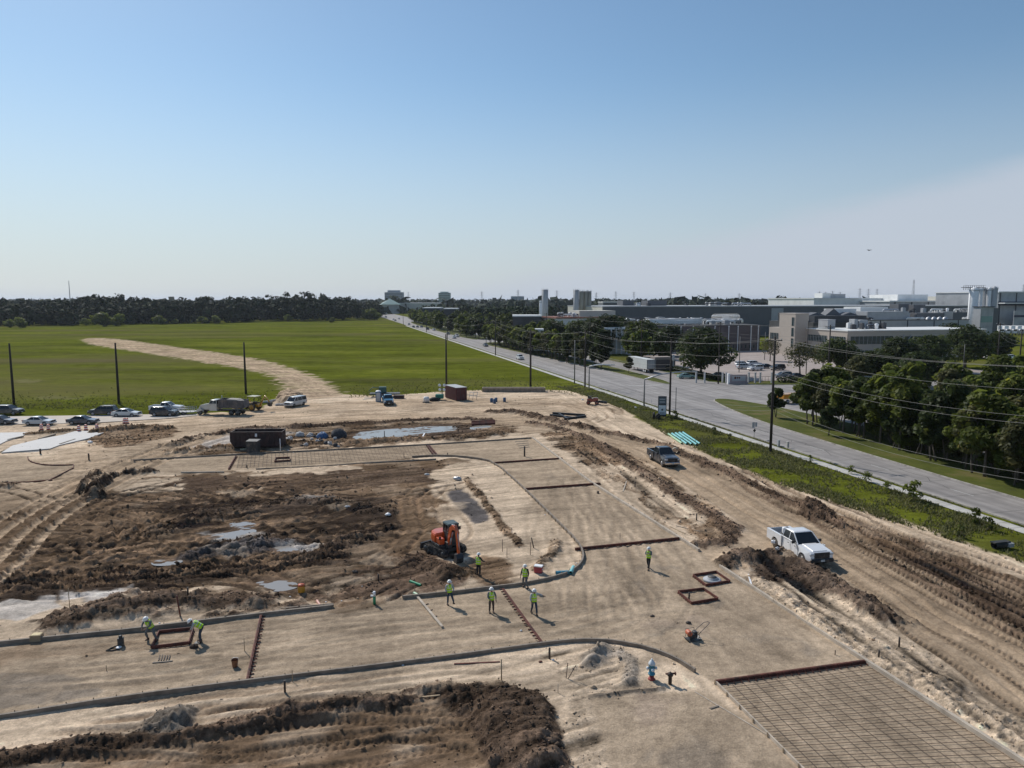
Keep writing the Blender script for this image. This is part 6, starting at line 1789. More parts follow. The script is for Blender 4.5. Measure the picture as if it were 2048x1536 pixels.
rcar('suv', MWP, 1040, 719, 'white suv alone on the near lanes, nearest car on the boulevard')
rcar('sedan', MCP, 971, 693, 'grey green car beside the tip of the grassy median')
rcar('suv', MWP, 908, 677, 'front white car of the pair behind the bare pole')
rcar('suv', MWP, 914, 674, 'second white car just behind the front white one')
rcar('sedan', MKP, 964, 673, 'black car crossing the median gap') ; rcar('sedan', MCP, 896, 669, 'grey car hidden partly by the bare pole')
for k, (px, py, pm, kd, lb) in enumerate(((868, 661, MWP, 'sedan', 'white car far up the boulevard before the pair'), (855, 659.5, MKP, 'suv', 'black suv in the far queue'), (843, 655, MNP, 'sedan', 'right dark blue car of the far three in a row'), (835, 655, MKP, 'sedan', 'middle black car of the far three in a row'),
                                     (827, 655, MNP, 'sedan', 'left dark blue car of the far three in a row'), (818, 650, MWP, 'suv', 'white suv beyond the far three cars'), (791, 642, MKP, 'sedan', 'dark car near the far end of the boulevard'),
                                     (787, 640, MWP, 'sedan', 'white car near the far end of the boulevard'), (798, 638.5, MWP, 'suv', 'white suv at the right side of the far end'), (772, 635, MWP, 'van', 'white van at the very end of the boulevard'))): rcar(kd, pm, px, py, lb)
# car parks
GL = 'cars on the parking lots'
for k, (px, py, kd, pm, rz, lb) in enumerate(((1484, 733, 'suv', MWP, 20, 'white suv at the back left of the lot cluster'), (1508, 732, 'suv', MWP, 15, 'second white suv in the back of the lot cluster'), (1488, 738, 'suv', MSP, 15, 'blue grey suv between the white ones on the lot'),
        (1511, 741, 'suv', MWP, 200, 'white suv at the front of the lot cluster'), (1533, 737, 'sedan', MNP, 15, 'dark blue car right of the white lot cluster'), (1555, 740, 'suv', MKP, 200, 'black suv behind the tall foreground pole'), (1420, 728, 'sedan', MKP, 20, 'black car in the shade of the broad live oak'),
        (1405, 726, 'suv', MNP, 20, 'dark blue suv in the shade of the broad live oak'), (1566, 756, 'suv', MCP, 190, 'grey green suv right of the tall foreground pole, front row'), (1590, 757, 'sedan', MKP, 190, 'dark car under the bare limbed tree'), (1906, 741, 'suv', MWP, 10, 'white car alone on the right lot'),
        (2005, 741, 'suv', MNP, 165, 'dark blue suv on the right lot left of the tall pole'), (1979, 719, 'sedan', MWP, 15, 'white car at the back of the right lot'), (2022, 719, 'suv', MWP, 15, 'white suv at the back right of the right lot'), (2000, 728, 'suv', MKP, 15, 'black suv between the rows of the right lot'),
        (2030, 733, 'sedan', MKP, 15, 'black car behind the tall pole at the right edge'), (1372, 757, 'sedan', MTEAL, 10, 'teal car under the broad live oak'), (1440, 755, 'sedan', MKP, 10, 'black car low behind the hedge near the corner pole'))):
    x, y = G(px, py); car(kd, pm, lb, (x, y, .032), R(rz), group=GL)
GX = 'white trucks parked before the dark hall'
for k in range(5):
    x, y = P(1995 + k * 13, 640, 440).xy
    o = empty('box_truck', (x, y, 9.2 if False else 0), R(90), 'white box truck in the row before the dark hall at the right edge', 'truck', GX)
    mb = MB(); mb.box((0, 0, 4.0), (6, 2.5, 3.0)); mb.build('box', MWHT, o); mb = MB(); mb.box((-4.1, 0, 2.4), (1.9, 2.3, 2.6), taper=.85); mb.build('cab', MWHT, o, .1); mb = MB(); mb.box((-5.02, 0, 3.0), (.1, 2.0, .9)); mb.build('windscreen', MCGL, o)
    for x_ in (-4, 1.8):
        for s_ in (-1, 1): wheel(o, x_, s_ * 1.0, .5, .3)
# yellow machine half hidden behind the median trees
o = empty('work_truck', (*G(1583, 806), .02), ROT + .1, 'yellow and orange work truck half hidden behind the first median trees', 'truck')
mb = MB(); mb.box((-.6, 0, 1.5), (4.6, 2.1, 1.0)); mb.build('body', paint('orange_yellow', (.6, .25, .02), .1), o, .05); mb = MB(); mb.box((2.5, 0, 1.5), (1.6, 2.1, 1.7), taper=.85); mb.build('cab', MWP, o, .08); mb = MB(); mb.box((3.25, 0, 1.9), (.15, 1.7, .6)); mb.build('windscreen', MCGL, o)
for x_ in (-1.8, 2.3):
    for s_ in (-1, 1): wheel(o, x_, s_ * .95, .45, .28)
# ------------------------------------------------------------------ people
MSKIN = mat('skin', (.30, .17, .11), .55, var=.08, scale=8)
MVEST = mat('hi_vis_vest', (.42, .72, .02), .65, var=.10, scale=8, bump=.3, bscale=18)
MREF = mat('reflective_tape', (.62, .64, .60), .3, .2)
MHAT = mat('white_hard_hat', (.80, .80, .78), .35)
MHAIR = mat('dark_hair', (.02, .015, .012), .7)
MBOOT = mat('work_boot', (.07, .045, .03), .8, var=.2, scale=8)
MGLV = mat('work_glove', (.22, .20, .17), .8)
MWOOD_ = mat('form_timber', (.40, .30, .19), .85, var=.25, scale=2.5, dirt=((.22, .17, .12), 1.5, .6))
MSTEELR = mat('rusty_red_form', (.135, .042, .028), .8, var=.35, scale=3, dirt=((.055, .030, .024), 1.3, .9))
MREB = mat('rebar', (.085, .058, .045), .75, .2, var=.3, scale=6)


def cloth(name, rgb): return mat(name, rgb, .9, var=.15, scale=10, bump=.4, bscale=14)


def skin_obj(name, chains, m_, par, sub=1, root=None):
    """one continuous surface grown round a skeleton; chains of (point, radius), joined where points coincide"""
    vs, rs, es, idx = [], [], [], {}
    def vi(p, r):
        k = tuple(round(c, 4) for c in p)
        if k not in idx: idx[k] = len(vs); vs.append(tuple(p)); rs.append(r)
        return idx[k]
    for ch in chains:
        last = None
        for p, r in ch:
            i_ = vi(p, r)
            if last is not None and last != i_ and (last, i_) not in es: es.append((last, i_))
            last = i_
    me = bpy.data.meshes.new(name); me.from_pydata(vs, es, []); me.materials.append(m_)
    q = bpy.data.objects.new(name, me); COL.objects.link(q); q.parent = par
    md = q.modifiers.new('Skin', 'SKIN'); md.use_smooth_shade = True
    if not me.skin_vertices:
        bpy.context.view_layer.objects.active = q
    sv = me.skin_vertices[0].data
    for i_, r in enumerate(rs): sv[i_].radius = (r, r) if not hasattr(r, '__len__') else r; sv[i_].use_root = (i_ == 0)
    s_ = q.modifiers.new('Subdivision', 'SUBSURF'); s_.levels = sub; s_.render_levels = sub
    return q


def person(at, rz, label, pose, shirt, pants, vest=True, hat=True, h=1.0, name='person'):
    """local axes: y forward, x to the person's right; pose gives the joints in metres"""
    o = empty(name, at, rz, label, 'person', scale=h)
    J = {k: Vector(v) for k, v in pose.items()}
    pel, chest, neck, hd = J['pelvis'], J['chest'], J['neck'], J['head']
    sp = (neck - pel).normalized(); rt = J.get('right', Vector((1, 0, 0))).normalized(); fw = sp.cross(rt) * -1
    if fw.y < 0 and abs(sp.z) > .5: fw = -fw
    S = {s_: neck - sp * .06 + rt * (.19 * k) for s_, k in (('L', -1), ('R', 1))}
    Hp = {s_: pel - sp * .04 + rt * (.10 * k) for s_, k in (('L', -1), ('R', 1))}
    body = [[(pel, .14), (chest, .15), (neck - sp * .04, .09), (neck, .058), (neck + (hd - neck) * .4, .055), (hd, .088), (hd + (hd - neck).normalized() * .09, .075)]]
    for s_, k in (('L', -1), ('R', 1)):
        el, wr = J['elbow' + s_], J['wrist' + s_]; fa = (wr - el).normalized(); pm = wr + fa * .075
        sd_ = rt * k if abs(fa.dot(rt)) < .8 else Vector((0, 0, 1)); ac = fa.cross(sd_).normalized(); ac2 = ac.cross(fa).normalized()
        body.append([(neck - sp * .04, .09), (S[s_], .062), (el, .042), (wr, .028), (pm, (.040, .018))])
        for f_, (of, ln) in enumerate(((-.03, .070), (-.010, .082), (.010, .078), (.028, .062))):
            k1 = pm + ac2 * of * .8 + fa * .028; k2 = k1 + fa * ln * .5 + ac * .012; k3 = k2 + fa * ln * .35 + ac * .028
            body.append([(pm, (.040, .018)), (k1, .010), (k2, .009), (k3, .0075)])
        t1 = wr + fa * .03 - ac2 * .036; body.append([(wr, .028), (t1, .012), (t1 + fa * .04 - ac2 * .012 + ac * .015, .0095)])
        kn, an = J['knee' + s_], J['ankle' + s_]
        body.append([(pel, .14), (Hp[s_], .095), (kn, .058), (an, .04), (an + J.get('foot' + s_, Vector((0, .12, -.05))), .035)])
    skin_obj('body', body, MSKIN, o, 1)
    # face
    hf = (hd + fw * .085)
    mb = MB(); mb.ball(hd + fw * .095 + Vector((0, 0, -.01)), (.016, .020, .024), 6, 4); mb.box(hd + fw * .084 - Vector((0, 0, .052)), (.045, .02, .012)); mb.build('nose_and_mouth', MSKIN, o)
    for k in (-1, 1):
        mb = MB(); mb.ball(hd + fw * .080 + rt * .030 * k + Vector((0, 0, .018)), .011, 6, 4); mb.build('eye', MHAIR, o)
        mb = MB(); mb.ball(hd + rt * .085 * k, (.012, .022, .032), 6, 4); mb.build('ear', MSKIN, o)
    mb = MB(); mb.ball(hd - fw * .018 + Vector((0, 0, .01)), (.094, .100, .105), 10, 6, z0=-.25); mb.build('hair', MHAIR, o)
    # clothes
    tr = []
    for s_ in 'LR': tr.append([(pel - sp * .02, .145), (Hp[s_], .112), (J['knee' + s_], .078), (J['ankle' + s_] + Vector((0, 0, .03)), .066)])
    tr.append([(pel - sp * .02, .145), (pel + sp * .07, .15)])
    skin_obj('trousers', tr, pants, o, 1)
    sh = [[(pel + sp * .05, .152), (chest, .168), (neck - sp * .07, .12), (neck - sp * .02, .072)]]
    for s_ in 'LR':
        el, wr = J['elbow' + s_], J['wrist' + s_]
        sh.append([(neck - sp * .07, .12), (S[s_], .082), (el, .058), (wr - (wr - el).normalized() * .03, .044)])
    skin_obj('shirt', sh, shirt, o, 1)
    if vest:
        mb = MB(); secs = []
        for t_, a_, b_ in ((-.03, .205, .165), (.10, .195, .160), (.28, .215, .172), (.40, .222, .168), (.50, .205, .145), (.545, .13, .11)):
            c_ = pel + sp * t_ * ((neck - pel).length / .55); secs.append([c_ + rt * a_ * math.cos(q) + fw * b_ * math.sin(q) for q in np.linspace(0, 6.283, 15)[:-1]])
        mb.ring(secs, cap=False); v_ = mb.build('vest', MVEST, o)
        mb = MB()
        for t_, a_, b_ in ((.13, .206, .170), (.33, .226, .178)):
            c_ = pel + sp * t_ * ((neck - pel).length / .55)
            mb.ring([[c_ + sp * dz + rt * a_ * math.cos(q) + fw * b_ * math.sin(q) for q in np.linspace(0, 6.283, 15)[:-1]] for dz in (-.022, .022)], cap=False)
        for k in (-1, 1): mb.bar(pel + sp * .3 + rt * .1 * k + fw * .165, neck - sp * .03 + rt * .1 * k + fw * .12, .045, .01); mb.bar(pel + sp * .3 + rt * .1 * k - fw * .175, neck - sp * .03 + rt * .1 * k - fw * .13, .045, .01)
        mb.build('reflective_bands', MREF, v_)
    if hat:
        u_ = (hd - neck).normalized(); u_ = (u_ + Vector((0, 0, .6))).normalized(); c_ = hd + u_ * .035
        secs = []; x_ = rt; y_ = u_.cross(x_); 
        for r_, z_ in ((.165, 0), (.165, .012), (.128, .02), (.128, .06), (.108, .105), (.065, .135), (.01, .145)):
            secs.append([c_ + x_ * r_ * math.cos(q) + y_ * r_ * 1.12 * math.sin(q) + u_ * z_ for q in np.linspace(0, 6.283, 17)[:-1]])
        mb = MB(); mb.ring(secs); mb.build('hard_hat', MHAT, o)
    for s_ in 'LR':
        an = J['ankle' + s_]; f_ = J.get('foot' + s_, Vector((0, .12, -.05))); fh = Vector((f_[0], f_[1], 0)).normalized(); sd_ = Vector((-fh.y, fh.x, 0)); secs = []
        for d_, w_, hh in ((-.09, .040, .07), (-.06, .055, .12), (0, .055, .13), (.08, .055, .075), (.16, .052, .055), (.20, .03, .04)):
            c_ = an + fh * d_; zf = an.z - .085 + (f_[2] + .05) * max(d_, 0) * 3
            secs.append([c_ * 1 + sd_ * w_ * a + Vector((0, 0, zf - c_.z + hh * b_)) for a, b_ in ((-1, 0), (1, 0), (1, .6), (.6, 1), (-.6, 1), (-1, .6))])
        mb = MB(); mb.ring(secs); mb.build('boot', MBOOT, o)
    return o


def pz(**k):
    """standing pose with changes"""
    d = dict(pelvis=(0, 0, .95), chest=(0, .01, 1.22), neck=(0, 0, 1.48), head=(0, .03, 1.63), elbowL=(-.27, -.02, 1.17), wristL=(-.26, .08, .93), elbowR=(.27, -.02, 1.17), wristR=(.26, .08, .93),
             kneeL=(-.12, .03, .50), ankleL=(-.13, 0, .085), kneeR=(.12, .03, .50), ankleR=(.13, 0, .085))
    d.update(k); return {a: Vector(b) for a, b in d.items()}


SG = cloth('grey_shirt', (.13, .15, .17)); SB = cloth('dark_shirt', (.02, .024, .03)); SW = cloth('pale_shirt', (.38, .40, .42)); JB = cloth('blue_jeans', (.035, .055, .085)); JK = cloth('black_trousers', (.018, .020, .024)); JG = cloth('grey_trousers', (.12, .13, .135))
walk = dict(kneeL=(-.11, .22, .52), ankleL=(-.11, .30, .12), kneeR=(.11, -.04, .52), ankleR=(.11, -.28, .13), footL=(0, .12, -.02), footR=(0, .11, -.06), elbowL=(-.28, -.14, 1.18), wristL=(-.27, -.05, .94), elbowR=(.28, .08, 1.18), wristR=(.26, .24, 1.0))
# workers, numbered only in this comment: left to right in the photograph
person(GP(302, 1281), R(165), 'worker in a striped hi-vis vest with legs apart beside the square red form', pz(pelvis=(0, -.05, .88), chest=(0, .10, 1.12), neck=(0, .22, 1.33), head=(0, .32, 1.45), elbowL=(-.30, .30, 1.12), wristL=(-.14, .48, .98), elbowR=(.30, .28, 1.10), wristR=(.18, .46, .95),
       kneeL=(-.30, .06, .48), ankleL=(-.42, -.02, .085), kneeR=(.24, .12, .48), ankleR=(.28, -.06, .085)), SG, JG, h=1.04)
person(GP(401, 1283), R(110), 'worker bending forward over a tamper at the right of the square red form', pz(pelvis=(0, -.08, .93), chest=(0, .16, 1.12), neck=(0, .36, 1.27), head=(0, .50, 1.33), elbowL=(-.22, .42, 1.00), wristL=(-.05, .52, .82), elbowR=(.22, .40, .98), wristR=(.06, .50, .72)), SW, JB, h=1.04)
person(GP(899, 1209), R(-155), 'worker kicking the dirt with one leg raised just inside the upper form', pz(kneeL=(-.12, .28, .58), ankleL=(-.12, .52, .34), footL=(0, .12, .03), elbowL=(-.28, .10, 1.18), wristL=(-.20, .30, 1.05), elbowR=(.28, -.04, 1.16), wristR=(.24, .14, .98)), SW, JB)
person(GP(957, 1151), R(-35), 'worker standing with hands forward next to the excavator bucket', pz(elbowL=(-.27, .06, 1.16), wristL=(-.16, .28, 1.02), elbowR=(.30, .12, 1.18), wristR=(.40, .34, 1.08)), SB, JK)
person(GP(983, 1225), R(-170), 'worker in grey sleeves seen from behind, between the kicking worker and the red header', pz(elbowL=(-.30, -.02, 1.18), wristL=(-.30, .10, .94), elbowR=(.26, .08, 1.16), wristR=(.14, .26, 1.02)), SG, cloth('brown_trousers', (.07, .055, .045)))
person(GP(1050, 1176), R(160), 'worker stepping over the upper form beside the red and white cooler', pz(pelvis=(0, 0, .93), kneeL=(-.15, .14, .50), ankleL=(-.20, -.04, .085), kneeR=(.14, .02, .50), ankleR=(.16, -.16, .12), elbowL=(-.30, .05, 1.15), wristL=(-.28, .16, .92), elbowR=(.28, .0, 1.15), wristR=(.30, .10, .90)), SB, JG)
person(GP(1068, 1229), R(-165), 'worker walking with one arm raised to the side, nearest the camera', pz(**{**walk, 'elbowR': (-.0, 0, 0)}) if False else pz(**{**walk, 'elbowL': (-.42, .02, 1.36), 'wristL': (-.62, .10, 1.28)}), SW, JB)
person(GP(1297, 1138), R(150), 'worker walking alone on the graded pad holding up a phone', pz(**{**walk, 'elbowL': (-.25, .10, 1.20), 'wristL': (-.10, .28, 1.36), 'elbowR': (.26, .08, 1.18), 'wristR': (.10, .28, 1.28)}), SG, JK)


# ------------------------------------------------------------------ site things
def form_line(px, label, h=.17, w=.09, m_=None, group='long timber forms round the graded pads', stakes=True, smooth=0, cat='form board', name='form_board', side=1):
    p = wpts(px)
    if smooth: p = chaikin(p, smooth)
    o = empty(name, (p[0][0], p[0][1], 0), 0, label, cat, group)
    mb = MB(); L_ = []; R_ = []
    n = len(p)
    for i_ in range(n):
        a = p[max(i_ - 1, 0)]; b = p[min(i_ + 1, n - 1)]; d_ = (b - a) / max(np.hypot(*(b - a)), 1e-6); nn = np.array([-d_[1], d_[0]])
        c_ = p[i_] - p[0]; L_.append(c_ + nn * w / 2); R_.append(c_ - nn * w / 2)
    mb.ring([[(l_[0], l_[1], -.05), (l_[0], l_[1], h), (r_[0], r_[1], h), (r_[0], r_[1], -.05)] for l_, r_ in zip(L_, R_)], smooth=False)
    mb.build('board', m_ or MWOOD_, o)
    if stakes:
        mb = MB(); acc = 0
        for i_ in range(n - 1):
            d_ = p[i_ + 1] - p[i_]; ln = np.hypot(*d_); t_ = 0
            if ln < 1e-6: continue
            u_ = d_ / ln; nn = np.array([-u_[1], u_[0]]) * side
            while t_ < ln:
                if acc <= 0:
                    q = p[i_] + u_ * t_ + nn * (w / 2 + .04) - p[0]; mb.box((q[0], q[1], h / 2), (.045, .045, h + .10 + .06 * random.random()), rot=(0, 0, math.atan2(u_[1], u_[0]))); acc = 1.25
                t_ += .25; acc -= .25
        mb.build('stakes', MWOOD_, o)
    return o


MFORM = mat('grey_form_timber', (.24, .20, .16), .85, var=.25, scale=2, dirt=((.12, .10, .08), 1.2, .6))
MFPALE = mat('pale_form_timber', (.46, .39, .31), .85, var=.2, scale=2, dirt=((.28, .23, .18), 1.2, .6))
UP = [(805, 1198), (905, 1188), (985, 1178), (1040, 1172), (1100, 1160), (1140, 1148), (1163, 1130), (1168, 1110), (1155, 1085), (1120, 1050), (1050, 980), (990, 926), (950, 917), (887, 912), (824, 915)]
form_line([(-320, 1328), (0, 1290), (250, 1265), (500, 1235), (667, 1216)], 'long timber form running from the left edge past the square red form', h=.26, w=.16, m_=MFORM)
form_line(UP, 'curved timber form sweeping round the island beside the cooler', h=.25, w=.13, m_=MFORM, smooth=1)
form_line([(-320, 1487), (0, 1438), (250, 1398), (500, 1366), (700, 1342), (900, 1317), (1000, 1303), (1080, 1292), (1130, 1286), (1180, 1283), (1230, 1286), (1300, 1300), (1350, 1320), (1390, 1345)], 'long dark timber form curving round behind the blue hydrant', h=.24, w=.13, m_=MFORM, smooth=1)
form_line([(1065, 877), (1180, 965), (1398, 1103)], 'straight pale timber form along the right side of the upper pad', h=.24, w=.20, m_=MFPALE)
form_line([(1440, 1135), (1730, 1325), (2048, 1530), (2200, 1628)], 'straight pale timber form from the dark ridge to the bottom right corner', h=.25, w=.20, m_=MFPALE)
form_line([(1432, 1368), (1600, 1536), (1680, 1616)], 'timber form along the left side of the large rebar mat', h=.18, w=.08, m_=MFPALE, side=-1)
form_line([(1390, 1385), (1550, 1480)], 'thin pale board lying left of the large rebar mat', h=.05, w=.06, stakes=False, m_=MFPALE)
form_line([(262, 922), (512, 908), (640, 902), (860, 890), (1063, 877)], 'timber form along the top of the upper pad below the dumpster', h=.2, w=.1, m_=MFORM)
form_line([(512, 939), (662, 932), (724, 927)], 'timber form under the first rebar mat on its near side', h=.14, w=.08, m_=MFORM)
form_line([(362, 946), (448, 945)], 'pale board beside the end of the near rebar mat form', h=.16, w=.14, m_=MFPALE, stakes=False)
form_line([(724, 928), (872, 920)], 'dark board stacked beside the curved form near the far rebar', h=.2, w=.14, m_=MFORM, stakes=False)
form_line([(555, 1222), (667, 1212)], 'loose timber lying along the upper form left of the green marker', h=.2, w=.1, m_=MFORM, stakes=False)
form_line([(0, 905), (25, 895), (95, 897), (100, 900)], 'thin timber form round the pale slab at the left edge', h=.12, w=.08)
form_line([(55, 915), (57, 922), (75, 929), (110, 932), (160, 930), (100, 961)], 'bent thin form round the small island at the left', h=.15, w=.07, m_=MSTEELR, smooth=1)
form_line([(0, 967), (60, 965), (105, 961)], 'rusty form along the near side of the left pad', h=.15, w=.08, m_=MSTEELR)


def header(a, b, label, h=.2, teeth=True, group='rusty red steel headers across the pads', par=None, name='steel_header'):
    A_, B_ = np.array(G(*a)), np.array(G(*b)); d_ = B_ - A_; ln = np.hypot(*d_)
    o = empty(name, (A_[0], A_[1], 0), math.atan2(d_[1], d_[0]), label, 'steel header', group)
    mb = MB(); mb.box((ln / 2, 0, h / 2), (ln, .06, h)); mb.box((ln / 2, .05, h - .01), (ln, .10, .02)); mb.build('plate', MSTEELR, o)
    if teeth:
        mb = MB()
        for k in range(int(ln / .45) + 1): mb.box((k * .45 + .1, -.14, .05), (.05, .24, .06)); mb.box((k * .45 + .1, -.05, h / 2), (.03, .05, h * .9))
        mb.box((ln / 2, -.05, .05), (ln, .03, .05))
        mb.build('teeth', MSTEELR, o)
    return o


header((495, 1368), (523, 1235), 'rusty header across the lower pad left of the long sandy stretch')
header((1005, 1178), (1086, 1290), 'flat rusty header between the two walking workers and the lower form', h=.08)
header((1150, 1101), (1362, 1079), 'rusty header across the pad just above the lone worker', h=.22)
header((1048, 980), (1200, 969), 'rusty header in the middle of the upper pad', h=.22)
header((988, 927), (1125, 918), 'rusty header highest on the upper pad', h=.2)
header((1432, 1368), (1730, 1327), 'dark rusty header at the top of the large rebar mat', h=.2)
header((457, 940), (472, 914), 'rusty header at the left end of the far rebar mat')
header((853, 889), (870, 913), 'left of the paired rusty headers at the right end of the far rebar mat', h=.08)
header((857, 889), (876, 912), 'right of the paired rusty headers at the right end of the far rebar mat', h=.08)


def rebar(corners, nu, nv, label, z=.07, r=.011, mats=None):
    c = [np.array(G(*q)) for q in corners]
    o = empty('rebar_mat', (c[0][0], c[0][1], 0), 0, label, 'rebar mat', 'rebar mats laid on the pads')
    mb = MB()
    for k in range(nu + 1):
        t_ = k / nu; a = c[0] + (c[1] - c[0]) * t_ - c[0]; b = c[3] + (c[2] - c[3]) * t_ - c[0]; j = random.gauss(0, .02); mb.tube([(a[0] + j, a[1], z), (*((a + b) / 2 + random.gauss(0, .02)), z - .015), (b[0], b[1], z)], r, 5, smooth=False)
    mb.build('long_bars', MREB, o); mb = MB()
    for k in range(nv + 1):
        t_ = k / nv; a = c[0] + (c[3] - c[0]) * t_ - c[0]; b = c[1] + (c[2] - c[1]) * t_ - c[0]; j = random.gauss(0, .02); mb.tube([(a[0], a[1] + j, z + .02), (*((a + b) / 2 + random.gauss(0, .02)), z + .01), (b[0], b[1], z + .02)], r * 1.25, 5, smooth=False)
    mb.build('cross_bars', MREB, o)
    return o


rebar([(1440, 1372), (1732, 1331), (2190, 1628), (1690, 1628)], 14, 25, 'large rusty rebar mat in the bottom right corner', r=.0105)
rebar([(474, 937), (870, 913), (855, 891), (480, 910)], 50, 8, 'far rebar mat on the strip below the dumpster', r=.014)
mb = MB()
c0 = GP(1352, 1196)


def square_form(px4, label, h=.2, teeth=True, cat='square form'):
    c = [np.array(G(*q)) for q in px4]; o = empty('square_form', (c[0][0], c[0][1], 0), 0, label, cat, 'square rusty steel forms')
    for k in range(4):
        a, b = c[k] - c[0], c[(k + 1) % 4] - c[0]; d_ = b - a; ln = np.hypot(*d_); mb = MB()
        mb.bar((a[0], a[1], h / 2), (b[0], b[1], h / 2), .06, h); u_ = d_ / ln; nn = np.array([u_[1], -u_[0]])
        ctr = (c[2] - c[0]) / 2; nn = nn if np.dot((a + b) / 2 - ctr, nn) > 0 else -nn
        if teeth:
            for j in range(int(ln / .3)): q = a + u_ * (.15 + j * .3) + nn * .09; mb.box((q[0], q[1], .06), (.05, .05, .12), rot=(0, 0, math.atan2(u_[1], u_[0])))
        mb.build('side', MSTEELR, o)
    return o


square_form([(304, 1298), (378, 1289), (387, 1260), (318, 1267)], 'square rusty form between the two workers at the left', .22)
square_form([(1412, 1173), (1460, 1165), (1432, 1146), (1386, 1153)], 'upper square rusty form holding the round concrete manhole', .2)
square_form([(1383, 1209), (1436, 1200), (1407, 1180), (1356, 1186)], 'lower square rusty form round a rough patch with a post', .2)
square_form([(549, 925), (580, 923), (580, 917), (552, 918)], 'small dark square form on the far rebar mat', .25, False)
o = empty('manhole', (*G(1424, 1162), 0), 0, 'round grey concrete manhole ring inside the upper square form', 'manhole')
mb = MB(); mb.lathe((0, 0, 0), [(.66, 0), (.66, .16), (.60, .20), (.42, .20), (.42, .30), (.34, .32), (.01, .32)], 24); mb.build('ring', MGSI, o, 0); mb = MB(); mb.lathe((0, 0, .323), [(.33, 0), (.33, .03), (.01, .035)], 20); mb.build('cover', mat('iron_cover', (.09, .085, .08), .6, .4, var=.2, scale=6), o)


def post(px, py, top, label, m_, r=.05, lean=0, group=None, name='stake', cat='stake', cap=None):
    x, y = G(px, py); z = gz(x, y); h = (py - top) / FPX * y * 1.0; o = empty(name, (x, y, z), 0, label, cat, group)
    mb = MB(); mb.tube([(0, 0, -.1), (lean * h, 0, h)], r, 8)
    mb.build('shaft', m_, o)
    if cap: mb = MB(); mb.lathe((lean * h, 0, h), [(r * 1.3, 0), (r * 1.35, .06), (.01, .07)], 8); mb.build('cap', cap, o)
    return o


GSK = 'stakes and pipe stubs standing about the site'
MPIPE = mat('iron_pipe', (.055, .042, .035), .7, .2, var=.2, scale=5, dirt=(DUST, 2, .4))
for px, py, tp, r, ln, lb, m_ in ((1049, 913, 892, .11, 0, 'dark pipe stub standing on the highest part of the pad', MPIPE), (1192, 925, 914, .06, 0, 'short dark stub right of the upper header', MPIPE), (1270, 974, 962, .06, .0, 'dark stub left of the haul road in the rough band', MPIPE), (1393, 1041, 1026, .06, 0, 'dark stub above the corner of the haul road', MPIPE),
        (1196, 987, 982, .12, 0, 'low dark stub on the middle pad', MPIPE), (1798, 1293, 1272, .055, 0, 'dark stub in the sand right of the long straight form', MPIPE), (1757, 1322, 1308, .05, 0, 'short stub below the bent yellow pegs', MPIPE), (1099, 1318, 1293, .06, 0, 'dark post below the flat rusty header', MPIPE),
        (1003, 1368, 1321, .035, 0, 'tall thin stake standing in the sand below the lower form', MWOOD_), (570, 1385, 1359, .06, 0, 'dark post just below the lower form at left', MPIPE), (585, 1362, 1336, .02, 0, 'thin wire stake right of the dark post', MWOOD_),
        (489, 1302, 1273, .025, 0, 'thin stake beside the tamped pad right of the bending worker', MWOOD_), (213, 1341, 1329, .022, 0, 'tiny stake on the left pad', MWOOD_), (361, 1235, 1190, .05, -.12, 'reddish leaning stake beside the dark mound', MSTEELR), (377, 1207, 1190, .06, 0, 'dark stub at the top of the dark mound', MPIPE),
        (140, 1225, 1182, .025, 0, 'thin stake at the left in the pale slurry', MWOOD_), (1005, 1104, 1078, .022, 0, 'left thin stake in the sand right of the excavator', MREB), (1014, 1116, 1095, .022, 0, 'second thin stake in the sand right of the excavator', MREB), (1061, 1110, 1083, .022, 0, 'thin stake left of the leaning dark rod', MREB),
        (1068, 1096, 1074, .045, -.25, 'leaning dark rod in the sand above the cooler', MPIPE), (757, 1164, 1149, .06, 0, 'dark post on the brown earth left of the green pipe', MPIPE), (769, 881, 865, .06, 0, 'dark stub between the puddle and the far form', MPIPE), (895, 912, 905, .06, 0, 'dark stub on the curve of the far form', MPIPE),
        (81, 908, 897, .12, 0, 'dark post at the corner of the pale slab', MPIPE), (178, 920, 906, .10, 0, 'dark post on the small mound at the left', MPIPE), (494, 936, 930, .08, 0, 'small post at the near edge of the far rebar mat', MPIPE), (808, 915, 904, .03, 0, 'thin stake above the dark stacked board', MREB),
        (1378, 1200, 1183, .06, 0, 'white topped post in the lower square form', MPIPE), (1132, 1357, 1323, .02, .10, 'left thin rod of the crossed pair below the grey heap', MREB), (1134, 1359, 1327, .02, .6, 'right leaning rod of the crossed pair below the grey heap', MREB), (1116, 1386, 1366, .02, 0, 'pale short stake above the dark dirt heap', MFPALE),
        (15, 965, 961, .08, 0, 'small dark stub on the left pad form', MPIPE), (1240, 1078, 1065, .02, 0, 'thin stake on the pad left of the header above the lone worker', MREB), (1670, 1310, 1300, .03, 0, 'short peg near the long straight form', MREB)):
    post(px, py, tp, lb, m_, r, ln, GSK)
post(561, 905, 877, 'white stake standing before the dark dumpster', MWHT, .05, 0, GSK)


